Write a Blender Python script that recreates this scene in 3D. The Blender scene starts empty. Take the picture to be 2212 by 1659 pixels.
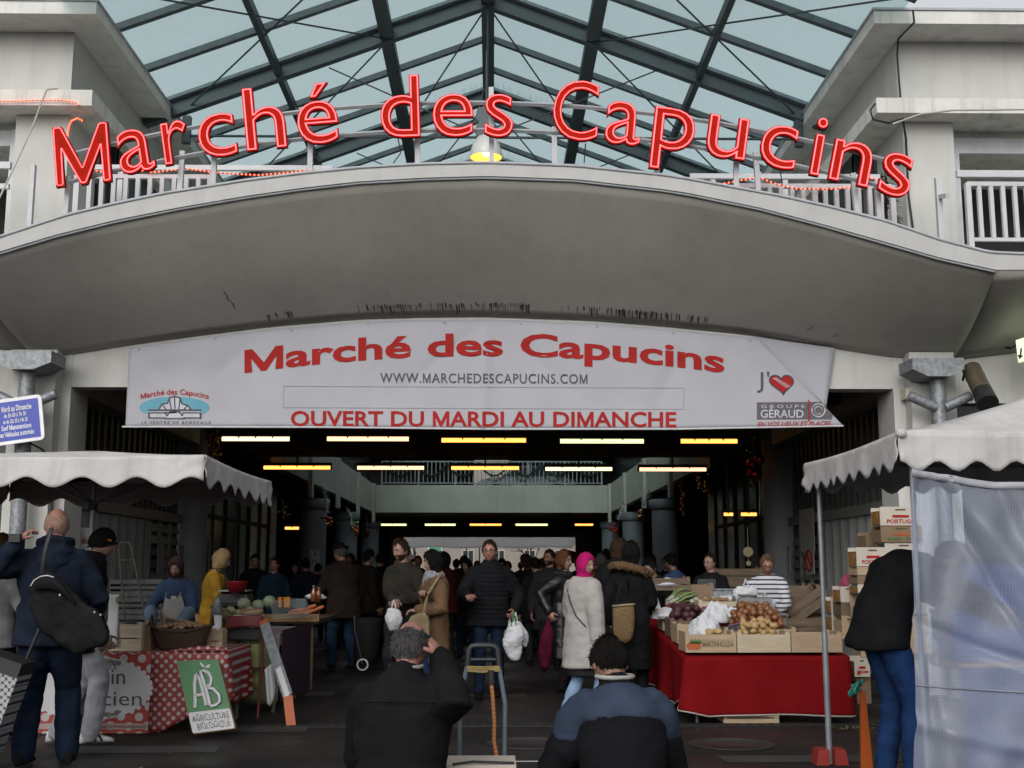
import bpy, math, random
import numpy as np
from mathutils import Vector, Matrix, noise
R = math.radians
rnd = random.Random(7)
SC = bpy.context.scene
# ------------------------------------------------------------------ camera, sky, sun, exposure
F, CX, CY = 2544.0, 1106.0, 829.5            # focal length and centre in units of a 2212 x 1659 picture
CAMH, PITCH, YAW = 1.42, R(8.96), R(0.92)
cam = bpy.data.cameras.new('camera'); camo = bpy.data.objects.new('camera', cam)
SC.collection.objects.link(camo); SC.camera = camo
cam.sensor_width = 36; cam.lens = 36*F/2212; cam.clip_start = .1; cam.clip_end = 2000
camo.location = (0, 0, CAMH); camo.rotation_euler = (math.pi/2+PITCH, 0, -YAW)
SUN_EL, SUN_AZ = R(32), R(196)
w = bpy.data.worlds.new('World'); SC.world = w; w.use_nodes = True
nt = w.node_tree; bg = nt.nodes['Background']
sky = nt.nodes.new('ShaderNodeTexSky'); sky.sky_type = 'NISHITA'; sky.sun_disc = False
sky.sun_elevation = SUN_EL; sky.sun_rotation = SUN_AZ; sky.dust_density = 4; sky.air_density = 1.2
hs = nt.nodes.new('ShaderNodeHueSaturation'); hs.inputs['Saturation'].default_value = .16
nt.links.new(sky.outputs[0], hs.inputs['Color']); nt.links.new(hs.outputs[0], bg.inputs[0])
bg.inputs[1].default_value = .15
sl = bpy.data.lights.new('sun', 'SUN'); slo = bpy.data.objects.new('sun', sl); SC.collection.objects.link(slo)
sl.energy = .5; sl.angle = R(50); sl.color = (1, .97, .93)
sd = Vector((math.sin(SUN_AZ)*math.cos(SUN_EL), math.cos(SUN_AZ)*math.cos(SUN_EL), math.sin(SUN_EL)))
slo.rotation_euler = sd.to_track_quat('Z', 'Y').to_euler()
slo.location = (0, -10, 20)
SC.view_settings.view_transform = 'Standard'; SC.view_settings.look = 'None'
SC.view_settings.exposure = 0.35; SC.view_settings.gamma = 1
SC.cycles.use_denoising = True
SC.cycles.max_bounces = 8; SC.cycles.diffuse_bounces = 4; SC.cycles.transparent_max_bounces = 12
SC.cycles.caustics_reflective = False; SC.cycles.caustics_refractive = False
SC.cycles.sample_clamp_indirect = 6

# ------------------------------------------------------------------ sight lines: picture point at a given depth -> place
_f = Vector((math.sin(YAW)*math.cos(PITCH), math.cos(YAW)*math.cos(PITCH), math.sin(PITCH)))
_r = Vector((math.cos(YAW), -math.sin(YAW), 0)); _u = _r.cross(_f)
CAM = Vector((0, 0, CAMH))
def ray(x, y): return _f + _r*((x-CX)/F) - _u*((y-CY)/F)
def U(x, y, Y):
    d = ray(x, y); return CAM + d*(Y/d.y)
def UG(x, y, z=0.0):
    d = ray(x, y); return CAM + d*((z-CAMH)/d.z)
def UX(x, Y, y=1235): return U(x, y, Y).x
def UZ(y, Y, x=1065): return U(x, y, Y).z

# ------------------------------------------------------------------ materials
MATS = {}
GAIN = 1.0
def _new(name):
    m = bpy.data.materials.new(name); m.use_nodes = True
    return m, m.node_tree, m.node_tree.nodes['Principled BSDF']
def mat(name, col=(.5,.5,.5), rough=.7, var=.18, scale=5., bump=.0, bscale=60., metal=0., spec=.4, streak=0., emit=None, es=0., detail=5., stretch=None, coat=0., trans=0., alpha=1., bdist=.01):
    if name in MATS: return MATS[name]
    m, t, b = _new(name); MATS[name] = m; N, L = t.nodes, t.links; col = tuple(c*GAIN for c in col)
    b.inputs['Roughness'].default_value = rough; b.inputs['Metallic'].default_value = metal
    b.inputs['Specular IOR Level'].default_value = spec
    b.inputs['Coat Weight'].default_value = coat
    b.inputs['Transmission Weight'].default_value = trans
    b.inputs['Alpha'].default_value = alpha
    tc = N.new('ShaderNodeTexCoord'); mp = N.new('ShaderNodeMapping')
    L.new(tc.outputs['Object'], mp.inputs[0])
    if stretch: mp.inputs['Scale'].default_value = stretch
    n = N.new('ShaderNodeTexNoise'); n.inputs['Scale'].default_value = scale; n.inputs['Detail'].default_value = detail
    L.new(mp.outputs[0], n.inputs['Vector'])
    r = N.new('ShaderNodeMapRange'); r.inputs[1].default_value = .28; r.inputs[2].default_value = .72
    r.inputs[3].default_value = 1-var; r.inputs[4].default_value = 1+var*.6
    L.new(n.outputs['Fac'], r.inputs[0])
    mx = N.new('ShaderNodeMix'); mx.data_type = 'RGBA'; mx.blend_type = 'MULTIPLY'; mx.inputs[0].default_value = 1
    mx.inputs[6].default_value = (*col, 1); L.new(r.outputs[0], mx.inputs[7])
    out = mx.outputs[2]
    if streak:
        m2 = N.new('ShaderNodeMapping'); m2.inputs['Scale'].default_value = (3.2, 3.2, .22); L.new(tc.outputs['Object'], m2.inputs[0])
        n2 = N.new('ShaderNodeTexNoise'); n2.inputs['Scale'].default_value = 1.6; n2.inputs['Detail'].default_value = 7; n2.inputs['Roughness'].default_value = .7
        L.new(m2.outputs[0], n2.inputs['Vector'])
        r2 = N.new('ShaderNodeMapRange'); r2.inputs[1].default_value = .5; r2.inputs[2].default_value = .74
        r2.inputs[3].default_value = 1; r2.inputs[4].default_value = 1-streak; L.new(n2.outputs['Fac'], r2.inputs[0])
        mz = N.new('ShaderNodeMix'); mz.data_type = 'RGBA'; mz.blend_type = 'MULTIPLY'; mz.inputs[0].default_value = 1
        L.new(out, mz.inputs[6]); L.new(r2.outputs[0], mz.inputs[7]); out = mz.outputs[2]
    L.new(out, b.inputs['Base Color'])
    if bump:
        nb = N.new('ShaderNodeTexNoise'); nb.inputs['Scale'].default_value = bscale; nb.inputs['Detail'].default_value = 4
        L.new(mp.outputs[0], nb.inputs['Vector'])
        bp = N.new('ShaderNodeBump'); bp.inputs['Strength'].default_value = bump; bp.inputs['Distance'].default_value = bdist
        L.new(nb.outputs['Fac'], bp.inputs['Height']); L.new(bp.outputs[0], b.inputs['Normal'])
    if emit:
        b.inputs['Emission Color'].default_value = (*emit, 1); b.inputs['Emission Strength'].default_value = es
    return m
def dots(name, base, dot, pitch, radius, axes=('X', 'Z'), rot=45):
    base, dot = tuple(c*GAIN for c in base), tuple(c*GAIN for c in dot)
    m, t, b = _new(name); MATS[name] = m; N, L = t.nodes, t.links
    tc = N.new('ShaderNodeTexCoord'); sp = N.new('ShaderNodeSeparateXYZ'); cb = N.new('ShaderNodeCombineXYZ')
    L.new(tc.outputs['Object'], sp.inputs[0]); L.new(sp.outputs[axes[0]], cb.inputs[0]); L.new(sp.outputs[axes[1]], cb.inputs[1])
    mp = N.new('ShaderNodeMapping'); mp.inputs['Rotation'].default_value = (0, 0, R(rot)); L.new(cb.outputs[0], mp.inputs[0])
    v = N.new('ShaderNodeTexVoronoi'); v.voronoi_dimensions = '2D'; v.inputs['Scale'].default_value = 1/pitch; v.inputs['Randomness'].default_value = .12
    L.new(mp.outputs[0], v.inputs['Vector'])
    lt = N.new('ShaderNodeMath'); lt.operation = 'LESS_THAN'; lt.inputs[1].default_value = radius/pitch; L.new(v.outputs['Distance'], lt.inputs[0])
    mx = N.new('ShaderNodeMix'); mx.data_type = 'RGBA'; mx.inputs[6].default_value = (*base, 1); mx.inputs[7].default_value = (*dot, 1)
    L.new(lt.outputs[0], mx.inputs[0]); L.new(mx.outputs[2], b.inputs['Base Color']); b.inputs['Roughness'].default_value = .55
    return m
def stripes(name, a, c, period, duty=.5, axis='Z', warp=.0, rough=.8):
    a, c = tuple(k*GAIN for k in a), tuple(k*GAIN for k in c)
    m, t, b = _new(name); MATS[name] = m; N, L = t.nodes, t.links
    tc = N.new('ShaderNodeTexCoord'); sp = N.new('ShaderNodeSeparateXYZ'); L.new(tc.outputs['Object'], sp.inputs[0])
    val = sp.outputs[axis]
    if warp:
        n = N.new('ShaderNodeTexNoise'); n.inputs['Scale'].default_value = 4; L.new(tc.outputs['Object'], n.inputs['Vector'])
        ma = N.new('ShaderNodeMath'); ma.operation = 'MULTIPLY_ADD'; ma.inputs[1].default_value = warp; L.new(n.outputs['Fac'], ma.inputs[0]); L.new(val, ma.inputs[2]); val = ma.outputs[0]
    d = N.new('ShaderNodeMath'); d.operation = 'DIVIDE'; d.inputs[1].default_value = period; L.new(val, d.inputs[0])
    fr = N.new('ShaderNodeMath'); fr.operation = 'FRACT'; L.new(d.outputs[0], fr.inputs[0])
    lt = N.new('ShaderNodeMath'); lt.operation = 'LESS_THAN'; lt.inputs[1].default_value = duty; L.new(fr.outputs[0], lt.inputs[0])
    mx = N.new('ShaderNodeMix'); mx.data_type = 'RGBA'; mx.inputs[6].default_value = (*a, 1); mx.inputs[7].default_value = (*c, 1)
    L.new(lt.outputs[0], mx.inputs[0]); L.new(mx.outputs[2], b.inputs['Base Color']); b.inputs['Roughness'].default_value = rough
    return m
def emis(name, col, s):
    if name in MATS: return MATS[name]
    m, t, b = _new(name); MATS[name] = m
    b.inputs['Base Color'].default_value = (*col, 1); b.inputs['Emission Color'].default_value = (*col, 1); b.inputs['Emission Strength'].default_value = s
    return m
def sheer(name, col, clear=.5, rough=.3, grid=0., var=.3, scale=2., tint=(1, 1, 1)):
    """thin translucent sheet: part clear, part milky"""
    m, t, b = _new(name); MATS[name] = m; N, L = t.nodes, t.links
    tr = N.new('ShaderNodeBsdfTransparent'); tr.inputs[0].default_value = (*tint, 1)
    tl = N.new('ShaderNodeBsdfTranslucent'); tl.inputs[0].default_value = (*col, 1)
    b.inputs['Base Color'].default_value = (*col, 1); b.inputs['Roughness'].default_value = rough
    m1 = N.new('ShaderNodeMixShader'); m1.inputs[0].default_value = .5; L.new(tl.outputs[0], m1.inputs[1]); L.new(b.outputs[0], m1.inputs[2])
    m2 = N.new('ShaderNodeMixShader'); L.new(m1.outputs[0], m2.inputs[1]); L.new(tr.outputs[0], m2.inputs[2])
    tc = N.new('ShaderNodeTexCoord'); n = N.new('ShaderNodeTexNoise'); n.inputs['Scale'].default_value = scale; n.inputs['Detail'].default_value = 5; n.inputs['Distortion'].default_value = 1.2
    L.new(tc.outputs['Object'], n.inputs['Vector'])
    r = N.new('ShaderNodeMapRange'); r.inputs[1].default_value = .3; r.inputs[2].default_value = .7; r.inputs[3].default_value = max(0, clear-var); r.inputs[4].default_value = min(1, clear+var)
    L.new(n.outputs['Fac'], r.inputs[0]); out = r.outputs[0]
    if grid:
        sp = N.new('ShaderNodeSeparateXYZ'); L.new(tc.outputs['Object'], sp.inputs[0]); k = []
        for ax in 'XZ':
            d = N.new('ShaderNodeMath'); d.operation = 'DIVIDE'; d.inputs[1].default_value = grid; L.new(sp.outputs[ax], d.inputs[0])
            fr = N.new('ShaderNodeMath'); fr.operation = 'FRACT'; L.new(d.outputs[0], fr.inputs[0])
            g = N.new('ShaderNodeMath'); g.operation = 'GREATER_THAN'; g.inputs[1].default_value = .25; L.new(fr.outputs[0], g.inputs[0]); k.append(g)
        mm = N.new('ShaderNodeMath'); mm.operation = 'MULTIPLY'; L.new(k[0].outputs[0], mm.inputs[0]); L.new(k[1].outputs[0], mm.inputs[1])
        m3 = N.new('ShaderNodeMath'); m3.operation = 'MULTIPLY_ADD'; m3.inputs[1].default_value = .22; m3.inputs[2].default_value = .78; L.new(mm.outputs[0], m3.inputs[0])
        m4 = N.new('ShaderNodeMath'); m4.operation = 'MULTIPLY'; L.new(m3.outputs[0], m4.inputs[0]); L.new(out, m4.inputs[1]); out = m4.outputs[0]
    L.new(out, m2.inputs[0]); L.new(m2.outputs[0], N['Material Output'].inputs['Surface'])
    return m

# ------------------------------------------------------------------ mesh builder
WM = {}
def link(o): SC.collection.objects.link(o)
def tag(o, label=None, cat=None, group=None, kind=None):
    if label: o['label'] = label
    if cat: o['category'] = cat
    if group: o['group'] = group
    if kind: o['kind'] = kind
    return o
def thing(name, label, cat, loc=(0, 0, 0), rotz=0., group=None):
    o = bpy.data.objects.new(name, None); link(o); o.empty_display_size = .2
    o.location = loc; o.rotation_euler = (0, 0, rotz)
    WM[o.name] = Matrix.Translation(Vector(loc)) @ Matrix.Rotation(rotz, 4, 'Z')
    return tag(o, label, cat, group)
def frame_z(d):
    d = Vector(d).normalized(); a = Vector((0, 0, 1)) if abs(d.z) < .95 else Vector((0, 1, 0))
    x = a.cross(d).normalized(); return x, d.cross(x)
class MB:
    def __init__(s): s.v = []; s.f = []; s.m = []; s.s = []
    def add(s, v, f, mi=0, sm=False):
        o = len(s.v); s.v.extend([tuple(p) for p in v])
        for q in f: s.f.append(tuple(i+o for i in q)); s.m.append(mi); s.s.append(sm)
        return s
    def box(s, x0, x1, y0, y1, z0, z1, mi=0):
        v = [(x, y, z) for z in (z0, z1) for y in (y0, y1) for x in (x0, x1)]
        return s.add(v, [(0,2,3,1),(4,5,7,6),(0,1,5,4),(2,6,7,3),(0,4,6,2),(1,3,7,5)], mi)
    def obox(s, c, size, rot=None, mi=0):
        M = rot if rot is not None else Matrix.Identity(3); c = Vector(c); h = Vector(size)/2
        v = [c + M @ Vector((x*h.x, y*h.y, z*h.z)) for z in (-1, 1) for y in (-1, 1) for x in (-1, 1)]
        return s.add(v, [(0,2,3,1),(4,5,7,6),(0,1,5,4),(2,6,7,3),(0,4,6,2),(1,3,7,5)], mi)
    def bar(s, p0, p1, wdt, hgt, mi=0, up=(0, 0, 1)):
        p0, p1 = Vector(p0), Vector(p1); d = (p1-p0); L = d.length; d.normalize()
        u = Vector(up); x = d.cross(u)
        if x.length < 1e-4: x = d.cross(Vector((0, 1, 0)))
        x.normalize(); z = x.cross(d)
        M = Matrix((x, d, z)).transposed()
        return s.obox((p0+p1)/2, (wdt, L, hgt), M, mi)
    def cyl(s, p0, p1, r0, r1=None, n=12, mi=0, caps=True, sm=True):
        r1 = r0 if r1 is None else r1; p0, p1 = Vector(p0), Vector(p1); x, y = frame_z(p1-p0)
        v = []
        for p, r in ((p0, r0), (p1, r1)):
            for i in range(n):
                a = 2*math.pi*i/n; v.append(p + x*math.cos(a)*r + y*math.sin(a)*r)
        s.add(v, [(i, (i+1) % n, n+(i+1) % n, n+i) for i in range(n)], mi, sm)
        if caps: s.add(v, [tuple(range(n-1, -1, -1)), tuple(range(n, 2*n))], mi)
        return s
    def tube(s, pts, r, n=8, mi=0, sm=True, closed=False, flat=1.):
        pts = [Vector(p) for p in pts]; N = len(pts); rs = r if isinstance(r, (list, tuple)) else [r]*N
        v = []; x = None
        for i, p in enumerate(pts):
            a = pts[(i-1) % N] if (closed or i) else pts[0]; b = pts[(i+1) % N] if (closed or i < N-1) else pts[-1]
            d = (b-a).normalized() if (b-a).length > 1e-9 else Vector((0, 0, 1))
            if x is None: x, _ = frame_z(d)
            x = (x - d*x.dot(d)); x = x.normalized() if x.length > 1e-6 else frame_z(d)[0]
            y = d.cross(x)
            for k in range(n):
                t = 2*math.pi*k/n; v.append(p + x*math.cos(t)*rs[i] + y*math.sin(t)*rs[i]*flat)
        f = []
        for i in range(N if closed else N-1):
            j = (i+1) % N
            for k in range(n): f.append((i*n+k, i*n+(k+1) % n, j*n+(k+1) % n, j*n+k))
        s.add(v, f, mi, sm)
        if not closed: s.add(v, [tuple(range(n-1, -1, -1)), tuple(range((N-1)*n, N*n))], mi)
        return s
    def ell(s, c, rad, nu=12, nv=8, rot=None, mi=0, sm=True):
        c = Vector(c); M = rot if rot is not None else Matrix.Identity(3); v = []
        rad = rad if isinstance(rad, (tuple, list, Vector)) else (rad,)*3
        for j in range(1, nv):
            t = math.pi*j/nv
            for i in range(nu):
                a = 2*math.pi*i/nu
                v.append(c + M @ Vector((rad[0]*math.sin(t)*math.cos(a), rad[1]*math.sin(t)*math.sin(a), rad[2]*math.cos(t))))
        v += [c + M @ Vector((0, 0, rad[2])), c - M @ Vector((0, 0, rad[2]))]; T, B = len(v)-2, len(v)-1; f = []
        for i in range(nu):
            k = (i+1) % nu; f.append((T, i, k)); f.append((B, (nv-2)*nu+k, (nv-2)*nu+i))
            for j in range(nv-2): f.append((j*nu+i, (j+1)*nu+i, (j+1)*nu+k, j*nu+k))
        return s.add(v, f, mi, sm)
    def rings(s, secs, n=16, mi=0, sm=True, caps=True):
        """secs: list of (centre, xaxis*rx, yaxis*ry) closed loft"""
        v = []
        for c, ax, ay in secs:
            for k in range(n):
                t = 2*math.pi*k/n; v.append(Vector(c) + Vector(ax)*math.cos(t) + Vector(ay)*math.sin(t))
        N = len(secs)
        f = [(i*n+k, i*n+(k+1) % n, (i+1)*n+(k+1) % n, (i+1)*n+k) for i in range(N-1) for k in range(n)]
        if caps: f += [tuple(range(n-1, -1, -1)), tuple(range((N-1)*n, N*n))]
        return s.add(v, f, mi, sm)
    def lathe(s, prof, c, n=20, mi=0, sm=True, caps=True):
        c = Vector(c)
        return s.rings([(c+Vector((0, 0, z)), Vector((max(r, 1e-4), 0, 0)), Vector((0, max(r, 1e-4), 0))) for r, z in prof], n, mi, sm, caps)
    def prism(s, poly, y0, y1, mi=0, sm=False):
        """poly in x,z extruded along y"""
        n = len(poly); v = [(p[0], y0, p[1]) for p in poly]+[(p[0], y1, p[1]) for p in poly]
        a = sum(poly[i][0]*poly[(i+1) % n][1]-poly[(i+1) % n][0]*poly[i][1] for i in range(n))
        F1 = tuple(range(n)); F2 = tuple(range(2*n-1, n-1, -1)); S = [(i, n+i, n+(i+1) % n, (i+1) % n) for i in range(n)]
        if a < 0: F1 = F1[::-1]; F2 = F2[::-1]; S = [q[::-1] for q in S]
        return s.add(v, [F1, F2]+S, mi, sm)
    def grid(s, fn, nu, nv, mi=0, sm=True):
        v = [fn(i/(nu-1), j/(nv-1)) for j in range(nv) for i in range(nu)]
        return s.add(v, [(j*nu+i, j*nu+i+1, (j+1)*nu+i+1, (j+1)*nu+i) for j in range(nv-1) for i in range(nu-1)], mi, sm)
    def sheet(s, fn, nu, nv, th=.004, mi=0, sm=True):
        """grid given thickness along its local normal"""
        P = np.array([[fn(i/(nu-1), j/(nv-1)) for i in range(nu)] for j in range(nv)], float)
        du = np.gradient(P, axis=1); dv = np.gradient(P, axis=0); n = np.cross(du, dv); n /= (np.linalg.norm(n, axis=2, keepdims=True)+1e-9)
        A, B = (P+n*th/2).reshape(-1, 3), (P-n*th/2).reshape(-1, 3); o = nu*nv; f = []
        for j in range(nv-1):
            for i in range(nu-1):
                q = (j*nu+i, j*nu+i+1, (j+1)*nu+i+1, (j+1)*nu+i); f.append(q); f.append(tuple(k+o for k in q[::-1]))
        bd = [(i, i+1) for i in range(nu-1)]+[(j*nu+nu-1, (j+1)*nu+nu-1) for j in range(nv-1)]+[((nv-1)*nu+i+1, (nv-1)*nu+i) for i in range(nu-1)]+[((j+1)*nu, j*nu) for j in range(nv-1)]
        f += [(b, a, a+o, b+o) for a, b in bd]
        return s.add([tuple(p) for p in A]+[tuple(p) for p in B], f, mi, sm)
    def xf(s, M, start=0):
        for i in range(start, len(s.v)): s.v[i] = tuple(M @ Vector(s.v[i]))
        return s
    def build(s, name, mats, parent=None, local=False):
        me = bpy.data.meshes.new(name); v = s.v
        if parent is not None and not local:
            W = WM.get(parent.name); Wi = W.inverted()
            if Wi != Matrix.Identity(4): v = [tuple(Wi @ Vector(p)) for p in v]
        me.from_pydata(v, [], s.f)
        mats = mats if isinstance(mats, (list, tuple)) else [mats]
        for m in mats: me.materials.append(m)
        me.polygons.foreach_set('material_index', s.m); me.polygons.foreach_set('use_smooth', s.s); me.update()
        return put(name, me, parent)
def put(name, me, parent=None):
    o = bpy.data.objects.new(name, me); link(o)
    if parent is not None: o.parent = parent; WM[o.name] = WM[parent.name]
    else: WM[o.name] = Matrix.Identity(4)
    return o
def dup(root, loc=None, rotz=None, label=None, parent=None):
    c = root.copy(); link(c)
    if parent is not None: c.parent = parent
    if loc is not None: c.location = loc
    if rotz is not None: c.rotation_euler = (0, 0, rotz)
    if label: c['label'] = label
    for ch in root.children: dup(ch, parent=c)
    return c
# ------------------------------------------------------------------ lettering
_FONT = bpy.data.curves.new('lettering', 'FONT'); _FO = bpy.data.objects.new('lettering', _FONT); link(_FO)
def offset_poly(P, d):
    """mitred offset of a clockwise outline, outwards for d > 0"""
    n = len(P); out = []
    for i in range(n):
        a, b, c = Vector(P[i-1]), Vector(P[i]), Vector(P[(i+1) % n]); e, g = (b-a).normalized(), (c-b).normalized()
        n1, n2 = Vector((-e.y, e.x)), Vector((-g.y, g.x)); m = n1+n2; k = max(m.dot(n1), .45); q = b+m*(d/k); out.append((q.x, q.y))
    return out
def m_poly(x0, x1, off=0., H=.682, s=.085):
    w = x1-x0; P = [(0, 0), (0, H), (1.1*s, H), (w/2, .27*H), (w-1.1*s, H), (w, H), (w, 0), (w-s, 0), (w-s, .64*H), (w/2+.36*s, 0), (w/2-.36*s, 0), (s, .64*H), (s, 0)]
    return [(x+x0, y) for x, y in (offset_poly(P, off) if off else P)]
def glyphs(txt, size=1., offset=0., extrude=.002, fill=True, bevel=0., res=3, space=1., shear=0.):
    c = _FONT; c.size = size; c.resolution_u = res; c.bevel_resolution = 1; c.space_character = space
    c.align_x = 'LEFT'; c.align_y = 'TOP_BASELINE'
    def run(t, off, ex, fl, bv, sh):
        c.body = t; c.offset = off; c.extrude = ex; c.fill_mode = 'BOTH' if fl else 'NONE'; c.bevel_depth = bv; c.shear = sh
        me = bpy.data.meshes.new_from_object(_FO.evaluated_get(_dg()))
        v = [tuple(p.co) for p in me.vertices]; f = [tuple(p.vertices) for p in me.polygons]
        bpy.data.meshes.remove(me); return v, f
    v, f = run(txt, offset, extrude, fill, bevel, shear)
    for i, ch in enumerate(txt):
        if ch != 'M': continue
        x1 = max(p[0] for p in run(txt[:i+1], 0, 0, True, 0, 0)[0]); x0 = x1-.636*size
        bad = {k for k, p in enumerate(v) if x0-.03*size < p[0]-p[1]*shear < x1+.03*size}
        f = [q for q in f if not any(k in bad for k in q)]
        m = MB()
        if fill:
            P = m_poly(x0, x1, offset); m.prism(P, extrude, -extrude); w_ = [(x+y*shear, y, z) for x, z, y in [(p[0], p[1], p[2]) for p in m.v]]
            w_ = [(p[0]+p[2]*shear, p[2], p[1]) for p in m.v]
        else:
            P = offset_poly(m_poly(x0, x1, 0), offset); L = []
            for k, p in enumerate(P):
                a, b = Vector(P[k-1]), Vector(P[(k+1) % len(P)]); p = Vector(p)
                L += [p.lerp(a, min(.3, .012/(a-p).length)), p.lerp(b, min(.3, .012/(b-p).length))]
            m.tube([(p.x, p.y, 0) for p in L], bevel, 6, closed=True); w_ = m.v
        o = len(v); v = v+list(w_); f = f+[tuple(k+o for k in q) for q in m.f]
    u = sorted({k for q in f for k in q}); mp = {k: i for i, k in enumerate(u)}
    return [v[k] for k in u], [tuple(mp[k] for k in q) for q in f]
def _dg():
    bpy.context.view_layer.update(); return bpy.context.evaluated_depsgraph_get()
def fit_text(mb, txt, mapf, offset=0., mi=0, th=.003, shear=0., space=1.):
    """letters laid out in a unit box (x 0..1, y 0..1 = base to cap height) and mapped by mapf(x, y, depth)"""
    v, f = glyphs(txt, 1., offset, .5, shear=shear, space=space)
    if not v: return
    xs = [p[0] for p in v]; x0, x1 = min(xs), max(xs); cap = .682
    mb.add([mapf((p[0]-x0)/(x1-x0), p[1]/cap, -p[2]*2*th/2) for p in v], f, mi)
# ------------------------------------------------------------------ palette
mat('asphalt', (.019, .0178, .017), .55, .55, .8, .9, 190, spec=.16, detail=12., bdist=.008)
mat('asphalt_patch', (.026, .025, .0235), .75, .35, 3, .5, 160)
mat('pavilion_paint', (.41, .41, .393), .8, .08, 2.5, .12, 30, streak=.14)
mat('white_paint', (.42, .42, .4), .8, .1, 2.5, .12, 30, streak=.16)
mat('soffit_paint', (.4, .385, .355), .85, .2, .55, .15, 9, streak=.12, detail=10.)
mat('offwhite_paint', (.46, .46, .43), .85, .1, 2, .1, 20, streak=.18)  # off-white paint of the terrace deck and side lintels
mat('deck_paint', (.46, .45, .39), .85, .12, 1.2, streak=.14)
mat('edge_paint', (.34, .34, .335), .6, .07, 3, streak=.12)
mat('stain', (.045, .043, .04), .9, .5, 12)
mat('steel_dark', (.032, .045, .055), .5, .25, 3, metal=0, spec=.5)
mat('steel_light', (.1, .125, .14), .5, .3, 8, metal=0, spec=.5)
mat('rail_white', (.4, .41, .43), .45, .08, 6)
mat('rail_grey', (.3, .32, .34), .5, .15, 5)
mat('galv', (.19, .205, .22), .5, .45, 22, metal=.35, spec=.5)
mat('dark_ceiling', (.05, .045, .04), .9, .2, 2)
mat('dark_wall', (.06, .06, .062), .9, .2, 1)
mat('dark_glass', (.012, .016, .018), .25, .2, 1, spec=.25)
mat('slat_green', (.032, .038, .036), .5, .2, 4)
mat('corrugated', (.165, .167, .167), .5, .15, 2, metal=.1)
mat('column_grey', (.2, .21, .235), .6, .15, 2)
mat('rubber', (.012, .012, .013), .6)
mat('cable', (.016, .016, .017), .6)
sheer('skylight_glass', (.55, .66, .66), .6, .2, var=.07, scale=.6, tint=(.6, .76, .77))
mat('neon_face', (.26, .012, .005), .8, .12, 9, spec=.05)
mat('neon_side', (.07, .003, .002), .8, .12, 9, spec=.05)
emis('neon', (1, .085, .095), 2.6)
emis('rope_led', (1, .08, .03), 5)
emis('tube_warm', (1, .4, .08), 2.0); emis('tube_white', (1, .84, .48), 1.5); emis('tube_green', (.9, .95, .42), 1.4); emis('tube_pink', (1, .58, .3), 1.8)
emis('lamp_glow', (1, .5, .07), 1.35)
YF = 14.0
# ------------------------------------------------------------------ ground
_t = MATS['asphalt'].node_tree; _b = _t.nodes['Principled BSDF']; _n = _t.nodes.new('ShaderNodeTexNoise'); _n.inputs['Scale'].default_value = .9; _n.inputs['Detail'].default_value = 6
_q = _t.nodes.new('ShaderNodeTexCoord'); _t.links.new(_q.outputs['Object'], _n.inputs['Vector']); _m = _t.nodes.new('ShaderNodeMapRange'); _m.inputs[1].default_value = .35; _m.inputs[2].default_value = .65; _m.inputs[3].default_value = .32; _m.inputs[4].default_value = .75
_t.links.new(_n.outputs['Fac'], _m.inputs[0]); _t.links.new(_m.outputs[0], _b.inputs['Roughness'])
g = MB(); g.add([(-300, -60, 0), (300, -60, 0), (300, 500, 0), (-300, 500, 0)], [(0, 1, 2, 3)])
tag(g.build('ground', MATS['asphalt']), 'dark damp asphalt of the market square', 'ground', kind='structure')
b = MB()
p0, p1 = UG(1345/1.8083*1.0, 1504*1.0), None
for (x, y, wd, dp) in ((1070, 1503, .75, .42), (560, 1575, .9, .5), (300, 1620, 1.3, .4), (1790, 1640, 1.6, .35), (650, 1500, .8, .6)):
    c = UG(x, y); n0 = len(b.v)
    b.add([(c.x-wd/2, c.y-dp/2, .004), (c.x+wd/2, c.y-dp/2*.8, .004), (c.x+wd*.46, c.y+dp/2, .004), (c.x-wd*.52, c.y+dp/2*.9, .004)], [(0, 1, 2, 3)])
tag(b.build('road_patches', MATS['asphalt_patch']), 'pale repair patches in the asphalt', 'ground', kind='structure')
m = MB(); rnd.seed(21)
for (x0, y0, a, n) in ((-1.2, 9.2, .2, 16), (1.4, 10.2, 2.6, 14), (-.6, 13.2, .1, 18), (3.1, 9.6, 1.9, 8), (.4, 8.4, 1.2, 9)):
    p = Vector((x0, y0, .0035))
    for k in range(n):
        a += rnd.gauss(0, .45); q = p+Vector((math.cos(a), math.sin(a), 0))*rnd.uniform(.1, .22); s_ = Vector((-math.sin(a), math.cos(a), 0))*rnd.uniform(.004, .009); m.add([p-s_, p+s_, q+s_*.8, q-s_*.8], [(0, 3, 2, 1)]); p = q
tag(m.build('road_crack', mat('crack_black', (.006, .006, .006), .9)), 'thin cracks in the asphalt', 'ground', kind='structure')
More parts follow.
